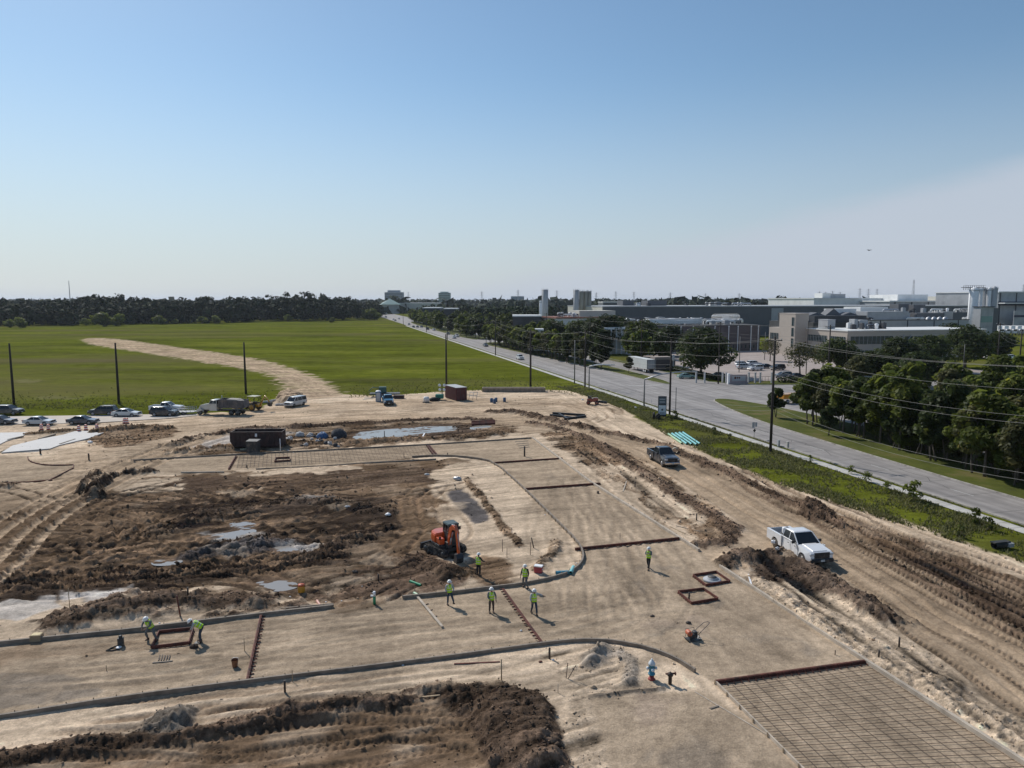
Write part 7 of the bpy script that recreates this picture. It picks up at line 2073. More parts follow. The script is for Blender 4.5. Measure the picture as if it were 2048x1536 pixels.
def pipe(a, b, r, m_, label, z=None, group=None, name='pipe', end=None, hollow=True):
    A_, B_ = GP(*a), GP(*b); A_.z += r; B_.z += r; o = empty(name, A_, 0, label, 'pipe', group); d_ = B_ - A_
    mb = MB(); mb.tube([(0, 0, 0), d_], r, 14, cap=False)
    mb.tube([(0, 0, 0), d_], r * .88, 14, cap=False); mb.tube([d_ * .001, d_ * .03], r * 1.12, 14, cap=False); mb.build('barrel', m_, o)
    mb = MB(); u_ = d_.normalized(); mb.tube([d_ - u_ * .12, d_ - u_ * .10], r * .86, 14); mb.tube([u_ * .10, u_ * .12], r * .86, 14); mb.build('end_shadow_plug', MBLK, o) if end else None
    return o


MTQ = mat('turquoise_pipe', (.20, .55, .56), .45, var=.1, scale=1.5, dirt=(DUST, 1.5, .4)); MLG = mat('pale_green_pipe', (.38, .60, .38), .45, var=.1, dirt=(DUST, 1.5, .4)); MGRN = mat('green_pipe', (.03, .30, .14), .4, var=.1); MBLP = mat('blue_pipe', (.07, .27, .36), .45, var=.1)
for k in range(8):
    t_ = k / 7; pipe((1337 + 26 * t_ + (3 if k % 2 else 0), 870 - 3 * t_), (1364 + 34 * t_ + (2 if k % 2 else 0), 889 + 3 * t_ - (2 if k % 2 else 0)), .16, MLG if k == 0 else MTQ, 'pale green pipe at the left of the turquoise bundle' if k == 0 else 'turquoise plastic pipe lying in the bundle beside the verge', group='turquoise pipes in the bundle')
pipe((820, 1165), (842, 1172), .10, MGRN, 'green pipe with white end lying above the form end'); pipe((828, 1187), (835, 1193), .11, MLG, 'short pale pipe at the end of the timber plank')
pipe((1112, 1150), (1136, 1148), .16, MBLP, 'blue pipe lying along the curve of the form'); pipe((1141, 1150), (1147, 1138), .15, MTQ, 'short blue pipe end propped on the curved form')
pipe((1350, 905), (1350, 907.5), .4, MTAN, 'short round tan pipe end beside the turquoise pipes')
pipe((634, 1203), (640, 1211), .09, mat('pink_tube', (.6, .32, .24), .5), 'pink tube lying beside the upper form')
# blue and white hydrant, brown stub hydrant
o = empty('fire_hydrant', GP(1303, 1359), 0, 'blue and white fire hydrant standing in the sand', 'fire hydrant')
MHB = mat('hydrant_blue', (.03, .22, .32), .4, var=.1, scale=6, dirt=(DUST, 5, .3)); MHW = mat('hydrant_silver', (.62, .66, .68), .4); MHR = mat('hydrant_red_shoe', (.30, .045, .035), .6)
mb = MB(); mb.lathe((0, 0, 0), [(.20, 0), (.20, .05), (.13, .07), (.13, .30)], 14); mb.build('shoe', MHR, o)
mb = MB(); mb.lathe((0, 0, .30), [(.20, 0), (.20, .06), (.155, .08), (.15, .50), (.19, .52), (.19, .58)], 16); mb.build('barrel', MHB, o)
mb = MB(); mb.lathe((0, 0, .88), [(.20, 0), (.20, .04), (.17, .10), (.10, .22), (.04, .26), (.04, .32), (.01, .33)], 16); mb.build('bonnet', MHW, o)
for ax, ln in (((1, 0, 0), .26), ((-1, 0, 0), .26), ((.1, -1, 0), .28)): mb = MB(); mb.lathe((0, 0, .66), [(.075, .1), (.075, ln - .05), (.095, ln - .05), (.095, ln), (.03, ln + .05)], 10, axis=ax); mb.build('outlet_cap', MHW, o)
o = empty('standpipe', GP(1340, 1369), 0, 'rusty brown standpipe with a capped head right of the hydrant', 'standpipe')
mb = MB(); mb.lathe((0, 0, 0), [(.10, 0), (.10, .48), (.16, .50), (.16, .62), (.08, .66), (.04, .72)], 12); mb.build('pipe', MPIPE, o); mb = MB(); mb.tube([(-.26, 0, .6), (.26, 0, .62)], .05, 8); mb.box((.28, 0, .62), (.07, .14, .14)); mb.build('valve', mat('dark_rust', (.10, .04, .025), .8), o)
# plate compactor
o = empty('plate_compactor', GP(1386, 1279), R(15), 'plate compactor with an orange tank and looped handle standing on the pad', 'compactor')
mb = MB(); mb.prism([(-.42, .0), (-.52, .14), (-.48, .14), (-.36, .05), (.30, .05), (.44, .14), (.48, .12), (.36, .0)], -.3, .3); mb.build('base_plate', MDG, o); mb = MB(); mb.box((-.05, 0, .28), (.5, .42, .26)); mb.box((.12, 0, .45), (.24, .34, .2)); mb.build('engine', MDG, o, .03)
mb = MB(); mb.lathe((-.30, -.22, .48), [(.14, 0), (.17, .06), (.17, .38), (.14, .44)], 12, axis=(0, 1, 0)); mb.build('tank', mat('faded_orange_tank', (.50, .13, .06), .5, var=.15), o)
mb = MB()
for s_ in (-1, 1): mb.tube([(.1, s_ * .24, .3), (.45, s_ * .24, .62), (.85, s_ * .22, .92), (1.05, s_ * .10, 1.0), (1.08, 0, 1.0)], .018, 6)
mb.tube([(-.35, -.3, .1), (-.35, -.3, .62), (.2, -.3, .62), (.3, -.3, .2)], .018, 6); mb.tube([(-.35, .3, .1), (-.35, .3, .62), (.2, .3, .62), (.3, .3, .2)], .018, 6); mb.build('handle', MDG, o)
# cooler, crate, jug, bucket, pump
o = empty('cooler', GP(1077, 1142), R(-20), 'red ice cooler with a white lid inside the curved form', 'cooler'); mb = MB(); mb.box((0, 0, .25), (.62, .40, .50), taper=1.05); mb.build('tub', mat('cooler_red', (.30, .03, .05), .4), o, .03); mb = MB(); mb.box((0, 0, .54), (.68, .45, .09)); mb.build('lid', MWHT, o, .02); mb = MB(); mb.box((.345, 0, .3), (.03, .2, .06)); mb.build('handle', MWHT, o)
o = empty('straw_crate', GP(74, 1281), R(8), 'yellowish wooden crate on the sand above the left form', 'crate'); mb = MB()
for k in range(4): mb.box((0, -.23, .06 + k * .10), (.60, .03, .085)); mb.box((0, .23, .06 + k * .10), (.60, .03, .085)); mb.box((-.29, 0, .06 + k * .10), (.03, .46, .085)); mb.box((.29, 0, .06 + k * .10), (.03, .46, .085))
mb.build('slats', MWOOD_, o); mb = MB(); mb.box((0, 0, .36), (.56, .44, .12)); mb.build('contents', mat('pale_yellow_block', (.62, .50, .28), .8, var=.2, scale=8), o, .03)
o = empty('water_jug', GP(603, 1184), 0, 'orange and yellow water jug standing beside the puddle', 'water jug'); mb = MB(); mb.lathe((0, 0, 0), [(.22, 0), (.25, .05), (.25, .48), (.23, .55)], 16); mb.build('body', mat('jug_yellow', (.62, .30, .03), .45), o); mb = MB(); mb.lathe((0, 0, .55), [(.24, 0), (.24, .10), (.1, .13), (.02, .13)], 16); mb.build('lid', mat('jug_orange', (.55, .12, .05), .45), o); mb = MB(); mb.tube([(-.24, 0, .45), (-.3, 0, .7), (0, 0, .78), (.3, 0, .7), (.24, 0, .45)], .018, 6); mb.build('handle', MDG, o)
o = empty('bucket', GP(470, 1333), 0, 'rusty brown bucket standing on the pad left of the header', 'bucket'); mb = MB(); mb.tube([(0, 0, 0), (0, 0, .42)], [.14, .19], 16, cap=False); mb.tube([(0, 0, .02), (0, 0, .03)], .13, 16); mb.tube([(0, 0, .41), (0, 0, .43)], .198, 16, cap=False); mb.build('pail', mat('rusty_bucket', (.20, .085, .04), .7, var=.3, scale=8), o); mb = MB(); mb.tube([(-.19, 0, .42), (-.14, .16, .46), (.14, .16, .46), (.19, 0, .42)], .01, 5); mb.build('bail', MSTL, o)
o = empty('water_pump', GP(242, 1291), R(20), 'small black pump with hose and a white lid near the left form', 'pump'); mb = MB(); mb.box((0, 0, .28), (.34, .3, .5)); mb.lathe((0, 0, .5), [(.12, 0), (.12, .12), (.08, .18)], 10); mb.build('body', MDG, o, .05); mb = MB(); mb.tube([(-.1, -.1, .1), (-.5, -.25, .06), (-.7, -.5, .05), (-.4, -.62, .05), (0, -.5, .05)], .05, 8); mb.build('hose', MBLK, o); mb = MB(); mb.lathe((-.05, -.42, .1), [(.16, 0), (.16, .03), (.02, .04)], 14); mb.build('lid', MWHT, o)
o = empty('tamper', GP(395, 1286), 0, 'hand tamper with a dark plate held by the bending worker', 'tamper'); mb = MB(); mb.tube([(0, 0, .05), (.12, .15, .95)], .02, 6); mb.build('shaft', MWOOD_, o); mb = MB(); mb.box((0, 0, .04), (.3, .3, .06)); mb.build('plate', MDG, o)
o = empty('earth_lump', GP(388, 1295), 0, 'dark lump of earth beside the tamper', 'lump'); mb = MB(); mb.ball((0, 0, .06), (.28, .2, .16), 9, 6); mb.build('lump', mat('dark_earth', (.05, .03, .02), .95, bump=.8), o)
o = empty('marker_pipe', GP(749, 1208), 0, 'green marker pipe with a white top standing in brown earth', 'marker'); mb = MB(); mb.tube([(0, 0, 0), (0, 0, .58)], .10, 10); mb.build('pipe', MGRN, o); mb = MB(); mb.tube([(0, 0, .58), (0, 0, .92)], [.09, .08], 10); mb.build('top', MWHT, o); mb = MB(); mb.box((-.16, 0, .6), (.18, .1, .1)); mb.build('tee', MWHT, o)
for px, py, lb, m_, s_ in ((1305, 1232, 'dark lump left of the orange soil patch', MPIPE, .17), (1377, 1247, 'dark lump right of the orange soil patch', MPIPE, .19), (1081, 1325, 'scrap of rusty metal at the lower end of the flat header', MSTEELR, .12), (1106, 1321, 'white scrap at the foot of the dark post', MWHT, .09), (1042, 1262, 'small pale scrap lying left of the flat header', MWHT, .09),
                   (319, 1247, 'white cup standing on the upper form by the left worker', MWHT, .08), (652, 1204, 'white round scrap beside the pink tube', MWHT, .07), (683, 1203, 'pale scrap on brown earth right of the pink tube', MWHT, .06), (745, 1187, 'tiny white scrap left of the green marker', MWHT, .05), (724, 1173, 'white sliver on the brown earth', MWHT, .05), (806, 1331, 'white scrap on the long dark form', MWHT, .08),
                   (710, 1141, 'flat dark chunk on the churned earth', MPIPE, .25), (915, 960, 'grey bag pile on the sand above the gravel strip', MSTL, .5), (854, 950, 'pale stone at the right end of the dark strip', MGSI, .35), (776, 1026, 'white rag on the dark mud', MWHT, .3), (695, 1012, 'pale stone lying in the dark mud', MGSI, .3), (180, 886, 'white bag beside the pale slab', MWHT, .4),
                   (1271, 816, 'white bag on the grass by the nearer street light', MWHT, .3), (1165, 800, 'white rag left of the red trencher', MWHT, .3), (1153, 1127, 'white scrap inside the curved form', MWHT, .08), (1090, 1030, 'white dot like scrap on the pad', MWHT, .08), (580, 1193, 'pale scrap by the puddle', MWHT, .08)):
    p_ = GP(px, py); rg = np.random.default_rng(px); mb = MB(); mb.ball((0, 0, s_ * .3), (s_, s_ * .7, s_ * .5), 8, 5, z0=-.8)
    mb.v = [(a * (1 + .35 * (rg.random() - .5)), b * (1 + .35 * (rg.random() - .5)), c * (1 + .35 * (rg.random() - .5))) for a, b, c in mb.v]
    q = mb.build('scrap', m_); q.location = p_; tag(q, lb, 'scrap')


def plank(a, b, w, label, m_=None, h=.05, group='loose planks', z=0, zb=0):
    A_, B_ = GP(*a), GP(*b); mb = MB(); d_ = B_ - A_; mb.bar((0, 0, h / 2 + z), (d_.x, d_.y, d_.z + h / 2 + zb), w, h); q = mb.build('plank', m_ or MWOOD_); q.location = A_; return tag(q, label, 'plank', group)


plank((829, 1186), (885, 1256), .16, 'long pale plank slanting down from the end of the upper form', MFPALE, .10)
plank((1340, 1054), (1370, 1068), .12, 'pale plank lying beside the straight form above its end'); plank((1352, 1052), (1400, 1063), .10, 'dark plank beside the pale one near the corner', MFORM)
plank((1253, 963), (1246, 983), .12, 'pale plank leaning in the rough band', MFPALE); plank((1497, 1150), (1503, 1172), .12, 'white plank standing at the end of the long straight form', MWHT)
for k in range(4): plank((1030 + k * 3, 884 + k * 4), (1056 + k, 882 + k * 4), .16, 'dark loose plank in the stack at the corner of the upper pad', MFORM, group='planks stacked at the upper pad corner')
plank((908, 1328), (1000, 1325), .10, 'reddish plank lying in sand below the lower form', MSTEELR); plank((840, 1387), (880, 1390), .08, 'thin plank near the dark ridge')
plank((478, 1330), (478.5, 1331), .1, 'chip', MWOOD_) if False else None
plank((305, 1326), (345, 1323), .10, 'thin plank lying on the pad below the square red form', MFORM)
for k in range(5): plank((317 + k * 5, 1320), (320 + k * 5, 1311), .05, 'short dark peg laid in the row above the thin plank', MPIPE, group='short pegs laid in a row')
plank((1420, 1418), (1437, 1413), .10, 'short board lying left of the rebar mat', MFORM); plank((575, 900), (587, 905), .15, 'white board beside the white stake', MWHT); plank((845, 876), (849, 866), .2, 'white board standing by the far form', MWHT, .06)
for k in range(3): plank((850 + k * 8.5, 1210 + k * 12), (857 + k * 8.5, 1208 + k * 12), .04, 'short cross peg beside the slanting plank', MREB, group='cross pegs by the slanting plank')
plank((1385, 1040), (1480, 1064), .1, 'x') if False else None
# steel channel sections and pile of black beams
MBEAM = mat('black_beam', (.03, .032, .036), .5, .3, var=.2)
for a, b, lb in (((1100, 832), (1150, 838), 'left black steel beam of the splayed pile'), ((1118, 830), (1135, 840), 'middle black steel beam of the splayed pile'), ((1172, 834), (1128, 840), 'right black steel beam of the splayed pile'), ((1105, 828), (1170, 832), 'topmost long black beam of the splayed pile')):
    A_, B_ = GP(*a), GP(*b); mb = MB(); d_ = B_ - A_; mb.bar((0, 0, .35), (d_.x, d_.y, .35), .35, .05); mb.bar((0, 0, .05), (d_.x, d_.y, .05), .35, .05); mb.bar((0, 0, .2), (d_.x, d_.y, .2), .05, .28); q = mb.build('steel_beam', MBEAM); q.location = A_; tag(q, lb, 'beam', 'splayed pile of black beams')
for k in range(3):
    A_, B_ = GP(943, 846 + k * 2.6), GP(990, 843.5 + k * 2.6); mb = MB(); d_ = B_ - A_; mb.bar((0, 0, .2), (d_.x, d_.y, .2), .25, .4); q = mb.build('steel_form', MSTEELR); q.location = A_; tag(q, ('back', 'middle', 'front')[k] + ' rusty steel form of the three stacked above the pad', 'steel form', 'stacked rusty steel forms')
A_, B_ = G(965, 784), G(1090, 784); o = empty('wall_form', (A_[0], A_[1], 0), math.atan2(B_[1] - A_[1], B_[0] - A_[0]), 'long low concrete trench form at the foot of the bare pole', 'trench form'); ln = math.hypot(B_[0] - A_[0], B_[1] - A_[1])
mb = MB(); mb.box((ln / 2, 0, .45), (ln, .18, .9)); mb.box((ln / 2, 1.6, .45), (ln, .18, .9)); mb.box((0, .8, .45), (.18, 1.6, .9)); mb.box((ln, .8, .45), (.18, 1.6, .9)); mb.build('walls', MFORM, o); mb = MB(); mb.box((ln / 2, 0, .93), (ln + .1, .3, .06)); mb.box((ln / 2, 1.6, .93), (ln + .1, .3, .06)); mb.build('caps', MFPALE, o)
# dumpster and small bin
MDMP = mat('dumpster_paint', (.035, .018, .018), .6, var=.3, scale=1, dirt=((.12, .05, .035), 1, .4))
A_ = GP(517, 893); o = empty('dumpster', A_, R(3), 'long dark red black dumpster behind the rubble', 'dumpster'); mb = MB(); L_ = 7.2
for s_ in (-1, 1): mb.prism([(-L_ / 2 + .5, .2), (L_ / 2, .2), (L_ / 2, 2.3), (-L_ / 2, 2.3), (-L_ / 2, 1.0)], *sorted((s_ * 1.15, s_ * 1.22)))
mb.box((L_ / 2, 0, 1.25), (.08, 2.3, 2.1)); mb.box((-L_ / 2 + .05, 0, 1.6), (.08, 2.3, 1.4)); mb.box((.2, 0, .22), (L_ - .8, 2.3, .08)); mb.build('shell', MDMP, o)
mb = MB()
for k in range(10): mb.box((-L_ / 2 + .7 + k * .68, -1.26, 1.25), (.1, .07, 2.0))
mb.box((0, -1.25, 2.32), (L_ + .1, .14, .12)); mb.box((0, 1.2, 2.32), (L_ + .1, .14, .12)); mb.build('ribs', MDMP, o); mb = MB(); mb.box((.1, -1.31, 1.9), (.30, .02, .45)); mb.build('number_sign', MWHT, o); mb = MB(); mb.box((0, -1.15, 2.28), (L_, .1, .06)); mb.build('rim', MDG, o)
A_ = GP(507, 905); o = empty('waste_bin', A_, R(-4), 'small dark rubbish bin standing before the dumpster', 'bin'); mb = MB(); mb.box((0, 0, .85), (1.5, 1.1, 1.7), taper=1.08); mb.build('body', MDG, o, .03); mb = MB(); mb.box((0, .05, 1.74), (1.66, 1.3, .07), rot=(.08, 0, 0)); mb.build('lid', MTRIM, o, .02)
plank((480, 893), (502, 897), .9, 'pale sheet of board leaning left of the small bin', mat('pale_sheet', (.55, .44, .26), .8), .05)
MPAL_ = [mat('rubble_grey', (.42, .41, .40), .9, var=.2), mat('rubble_dark', (.05, .05, .055), .9, var=.2), mat('rubble_blue', (.05, .12, .25), .7, var=.2)]
rg = np.random.default_rng(12)
for k in range(34):
    px = rg.uniform(574, 690); py = 868 + rg.random() * 16 + 4; s_ = rg.uniform(.18, .5); mb = MB(); mb.ball((0, 0, s_ * .4), (s_, s_ * .8, s_ * .7), 7, 5, z0=-.8); mb.v = [tuple(c * (1 + .5 * (rg.random() - .5)) for c in v) for v in mb.v]
    q = mb.build('rubble_chunk', MPAL_[0] if k % 3 else MPAL_[1]); q.location = GP(px, py); tag(q, 'broken grey or black chunk in the rubble right of the dumpster', 'rubble', 'rubble right of the dumpster')
for px, py, s_, k, lb in ((678, 876, 1.2, 1, 'big black tarp heap at the right end of the rubble'), (645, 876, .9, 2, 'blue tarp bundle in the rubble'), (600, 873, .7, 0, 'white bag bundle at the left of the rubble')):
    mb = MB(); mb.ball((0, 0, s_ * .3), (s_, s_ * .8, s_ * .8), 12, 8, z0=-.6); mb.v = [tuple(c * (1 + .3 * (rg.random() - .5)) for c in v) for v in mb.v]; q = mb.build('tarp_heap', MPAL_[k]); q.location = GP(px, py); tag(q, lb, 'tarp heap')
# storage container, light tower, barrels, tank trailer
MCON = mat('container_red', (.10, .028, .03), .6, var=.2, scale=1, dirt=((.10, .05, .04), .8, .5))
A_ = GP(905, 800); o = empty('storage_container', (A_.x + .6, A_.y + 1.5, 0), R(-62), 'dark red storage container with a grey roof beside the light tower', 'container'); mb = MB(); mb.box((0, 0, 1.45), (6.0, 2.44, 2.6))
for k in range(20):
    for s_ in (-1, 1): mb.box((-2.85 + k * .3, s_ * 1.235, 1.45), (.12, .05, 2.4))
mb.build('box', MCON, o); mb = MB(); mb.box((0, 0, 2.79), (6.05, 2.5, .08)); mb.build('roof', MGSI, o)
mb = MB(); mb.box((3.03, .6, 1.45), (.05, 1.12, 2.4)); mb.box((3.03, -.6, 1.45), (.05, 1.12, 2.4)); d_ = mb.build('doors', MCON, o); mb = MB()
for y_ in (-.9, -.3, .3, .9): mb.tube([(3.09, y_, .3), (3.09, y_, 2.6)], .03, 6)
mb.build('lock_rods', MDG, d_); mb = MB(); mb.box((0, 0, .1), (5.6, 2.3, .12)); mb.build('skids', MDG, o)
o = empty('light_tower', GP(882, 800), 0, 'mobile light tower with four white lamps and a green base', 'light tower'); mb = MB(); mb.box((-.3, 0, .8), (1.7, 1.1, .9)); mb.build('generator', mat('generator_green', (.03, .20, .15), .5, var=.1), o, .08); mb = MB(); mb.tube([(.25, 0, .3), (.25, 0, 3.2)], .09, 8); mb.tube([(.25, 0, 2.3), (-.25, 0, 2.5)], .04, 6); mb.box((.25, 0, 3.0), (1.3, .08, .08)); mb.box((.25, 0, 2.35), (1.1, .08, .08)); mb.build('mast', MDG, o)
for x_, z_ in ((-.25, 3.15), (.75, 3.15), (-.2, 2.2), (.7, 2.2)):
    mb = MB(); mb.lathe((x_, -.05, z_), [(.12, .1), (.30, 0), (.30, -.14), (.02, -.16)], 14, axis=(0, 1, -.25)); mb.build('lamp', MWHT, o)
for s_ in (-1, 1): wheel(o, -.4, s_ * .65, .3, .2, MRIMB)
o = empty('water_tank', GP(852, 805), 0, 'round white tank lying left of the light tower', 'tank'); mb = MB(); mb.lathe((-.5, 0, .62), [(.35, 0), (.6, .12), (.62, .3), (.62, 1.0), (.35, 1.2)], 16, axis=(1, 0, 0)); mb.build('tank', mat('tank_white', (.70, .68, .66), .5, dirt=(DUST, 1.2, .5)), o); mb = MB(); mb.box((0, 0, .08), (1.3, .9, .16)); mb.build('cradle', MDG, o)
mb = MB(); mb.ball((0, 0, .3), (1.0, .7, .55), 12, 7, z0=-.5); q = mb.build('tarp_heap', MBLK); q.location = GP(868, 802); tag(q, 'low black tarp heap between the white tank and light tower', 'tarp heap')
MBB = mat('barrel_blue', (.04, .09, .18), .45, var=.1)
for px, py, lb in ((983, 805, 'leftmost blue barrel of the three right of the container'), (989, 807, 'front blue barrel of the three right of the container'), (992, 804, 'right blue barrel of the three right of the container'), (1009, 804, 'blue barrel standing alone right of the group')):
    o = empty('barrel', GP(px, py), 0, lb, 'barrel', 'blue barrels'); mb = MB(); mb.lathe((0, 0, 0), [(.28, 0), (.30, .05), (.30, .29), (.32, .31), (.30, .33), (.30, .58), (.32, .60), (.30, .62), (.30, .88), (.27, .92), (.02, .92)], 16); mb.build('drum', MBB, o); mb = MB(); mb.lathe((.12, 0, .92), [(.05, 0), (.05, .03)], 8); mb.build('bung', MTRIM, o)
for px, py, tq, lb in ((945, 800, 0, 'cluttered steel frame behind the container'),): 
    o = empty('steel_rack', GP(px, py), 0, 'light steel rack and struts right of the container', 'rack'); mb = MB()
    for x_ in (-.8, 0, .8): mb.tube([(x_, 0, 0), (x_ + .3, .2, 1.7)], .05, 5)
    mb.tube([(-.8, 0, .9), (1.0, .1, .9)], .05, 5); mb.tube([(-.6, .2, 1.6), (1.2, .2, 1.65)], .05, 5); mb.build('frame', MSTL, o)
o = empty('site_trailer', GP(770, 793), R(5), 'dark low equipment trailer with gear behind the blue pickup', 'trailer'); mb = MB(); mb.box((0, 0, .7), (6.5, 2.2, .25)); mb.build('deck', MDG, o); mb = MB(); mb.box((-.5, .2, 1.5), (1.6, 1.2, 1.3)); mb.tube([(-3.5, 0, 1.2), (-2.6, 0, 2.1), (-1, 0, 1.9)], .09, 6); mb.build('compressor', mat('dull_teal', (.02, .09, .09), .5), o, .05)
for x_ in (-.5, .6):
    for s_ in (-1, 1): wheel(o, x_, s_ * 1.0, .4, .25, MRIMB)
o = empty('portable_toilet', GP(757, 803), R(8), 'blue and white portable toilet left of the blue pickup', 'portable toilet'); mb = MB(); mb.box((0, 0, 1.05), (1.1, 1.1, 2.1)); mb.build('cabin', mat('toilet_blue', (.03, .12, .26), .5), o, .03); mb = MB(); mb.ball((0, 0, 2.05), (.6, .6, .3), 12, 5, z0=0); mb.build('roof', MWHT, o); mb = MB(); mb.box((0, -.56, 1.0), (.8, .03, 1.8)); mb.build('door', MSP, o)
o = empty('dark_crate', GP(798, 797), 0, 'dark brown steel crate behind and right of the blue pickup', 'crate'); mb = MB(); mb.box((0, 0, .35), (2.2, 1, .6)); mb.box((0, 0, .68), (2.3, 1.1, .08)); mb.build('box', MDMP, o, .02)
for k in range(5): plank((727 + k * 3, 800 - k * .6), (733 + k * 4, 793 + k), .2, 'pale scrap timber in the heap left of the blue pickup', MFPALE, group='timber heap left of the blue pickup')
for k in range(6):
    A_ = GP(530 + k * 9, 806 - k * 1.5); mb = MB(); mb.ball((0, 0, .2), (.8, .35, .28), 8, 5); q = mb.build('sand_bag', MPAL_[0]); q.location = A_; q.rotation_euler = (0, 0, R(15 + k * 4)); tag(q, 'pale bag in the row left of the dusty van', 'bag', 'row of pale bags')
# traffic barrels
MBO = mat('barrel_orange', (.50, .085, .05), .5, dirt=(DUST, 2, .4))
GB2 = 'striped traffic barrels at the left'
for k, (px, py) in enumerate(((83, 860), (97, 860), (158, 862), (172, 861), (194, 860), (254, 847), (249, 847))):
    o = empty('traffic_barrel', GP(px, py), 0, ('left striped barrel of the pair before the silver sedan', 'right striped barrel of the pair before the silver sedan', 'left striped barrel before the dark blue sedan', 'middle striped barrel before the dark blue sedan', 'striped barrel at the nose of the dark blue sedan', 'right striped barrel behind the rubble mound', 'left striped barrel behind the rubble mound')[k], 'traffic barrel', GB2)
    mb = MB()
    pr = [(.36, 0, 2), (.36, .08, 2), (.29, .08, 0), (.28, .28, 0), (.27, .28, 1), (.26, .44, 1), (.26, .44, 0), (.25, .62, 0), (.24, .62, 1), (.23, .78, 1), (.23, .78, 0), (.20, .96, 0), (.05, 1.0, 1), (.02, 1.02, 1)]
    for (r0, z0, m0), (r1, z1, m1) in zip(pr, pr[1:]):
        if abs(z1 - z0) > .001 or r0 != r1: mb.tube([(0, 0, z0), (0, 0, max(z1, z0 + .002))], [r0, r1], 14, m=m0, cap=False)
    mb.build('body', [MBO, MWHT, MTRIM], o); mb = MB(); mb.lathe((0, 0, .0), [(.42, 0), (.42, .06), (.3, .07)], 12); mb.build('base_ring', MTRIM, o)
# slabs of fresh concrete at the left
MSLAB = mat('fresh_concrete', (.44, .425, .41), .7, var=.06, scale=.5, dirt=((.48, .45, .42), .4, .4))
for pts_, nm in (([(3, 907), (25, 893), (79, 880), (127, 871), (150, 864), (218, 863), (178, 878), (119, 892), (100, 899)], 'a'), ([(-260, 872), (0, 867), (60, 866), (42, 875), (16, 882), (0, 890), (-260, 905)], 'b')):
    p = wpts(pts_); mb = MB(); mb.prism([tuple(q) for q in p], -.02, .15, axis='z'); tag(mb.build('concrete_slab', MSLAB), ('fresh pale concrete slab reaching from the left corner toward the barrels' if nm == 'a' else 'second fresh concrete slab behind it at the left edge'), 'slab')
for a, b, lb in (((16, 881), (46, 874), 'left timber edge between the two fresh slabs'), ((78, 879), (110, 870), 'timber edge at the back of the nearer fresh slab'), ((120, 890), (150, 880), 'timber edge at the near right side of the fresh slab')): plank(a, b, .3, lb, MFORM, .2)
sheet('street', [G(-700, 862), G(-300, 853), G(0, 850), G(180, 847), G(330, 838), G(395, 832), G(395, 828), G(280, 830), G(0, 834), G(-300, 838), G(-700, 842)], .10, mat('pale_street', (.50, .43, .36), .85, var=.12, scale=.3), world=True)
# sign by the road, other signs
o = empty('business_sign', (*G(1324, 834), 0), R(-8), 'upright dark and white business sign board standing in the weeds', 'sign'); MSGN = mat('sign_panel', (.045, .055, .07), .5); MSGW = mat('sign_white', (.62, .68, .72), .5); w_ = 1.5
mb = MB(); mb.box((0, 0, 1.9), (w_, .18, 3.8)); mb.build('frame', MSGN, o, .02); mb = MB(); mb.box((0, -.095, 2.95), (w_ * .86, .02, 1.1)); mb.build('dark_panel', mat('sign_slate', (.09, .12, .15), .5), o); mb = MB(); mb.box((0, -.095, 1.3), (w_ * .86, .02, 1.7)); pnl = mb.build('white_panel', MSGW, o)
mb = MB()
for k in range(2): mb.box((0, -.11, 3.25 - k * .5), (w_ * .66, .012, .09))
mb.build('faint_lettering', MSGW, o); mb = MB(); mb.ball((0, -.10, 1.35), (.2, .02, .2), 12, 6, z0=-1)
for k in range(2): mb.box((0, -.11, .85 - k * .22), (w_ * .6, .012, .07))
mb.build('faint_mark', MSGN, pnl)
o = empty('spare_wheel', GP(1308, 838), R(70), 'big black tyre leaning left of the business sign', 'tyre'); mb = MB(); mb.lathe((0, -.15, .62), [(.35, 0), (.6, .02), (.64, .1), (.64, .25), (.6, .33), (.35, .35)], 20, axis=(0, 1, 0)); mb.build('tyre', MTYRE, o); mb = MB(); mb.lathe((0, -.12, .62), [(.34, 0), (.33, .2), (.1, .22)], 14, axis=(0, 1, 0)); mb.build('rim', MGSI, o)
o = empty('large_tyre', GP(1316, 839), R(40), 'second big tyre propped against the first by the sign', 'tyre'); mb = MB(); mb.lathe((0, -.15, .55), [(.3, 0), (.52, .02), (.56, .1), (.56, .25), (.52, .33), (.3, .35)], 20, axis=(0, 1, 0)); mb.build('tyre', MTYRE, o)
post(1351, 832, 774, 'slim dark pole right beside the tall pole at the sign', MCONC, .07, 0, None, 'sign_post', 'pole')
for px, py, tp, lb in ((1508, 877, 843, 'double road sign on a pole at the kerb of the near lanes'), (1303, 806, 797, 'small post by the sidewalk beside the nearer street light'), (1378, 842, 834, 'small utility stub beside the sidewalk')):
    x, y = G(px, py); h = (py - tp) / FPX * y; o = empty('road_sign', (x, y, 0), ROT, lb, 'sign'); mb = MB(); mb.tube([(0, 0, 0), (0, 0, h)], .035, 6); mb.build('post', MSTL, o)
    if h > 1.2: mb = MB(); mb.box((-.22, -.04, h - .45), (.42, .02, .85)); mb.build('sign_board', MGSI, o); mb = MB(); mb.box((.25, -.04, h - .4), (.36, .02, .7)); mb.build('sign_board', MGSI, o); mb = MB(); mb.box((0, -.05, h - 1.3), (.4, .03, .4), rot=(0, .78, 0)); mb.build('marker_plate', MTRIM, o)
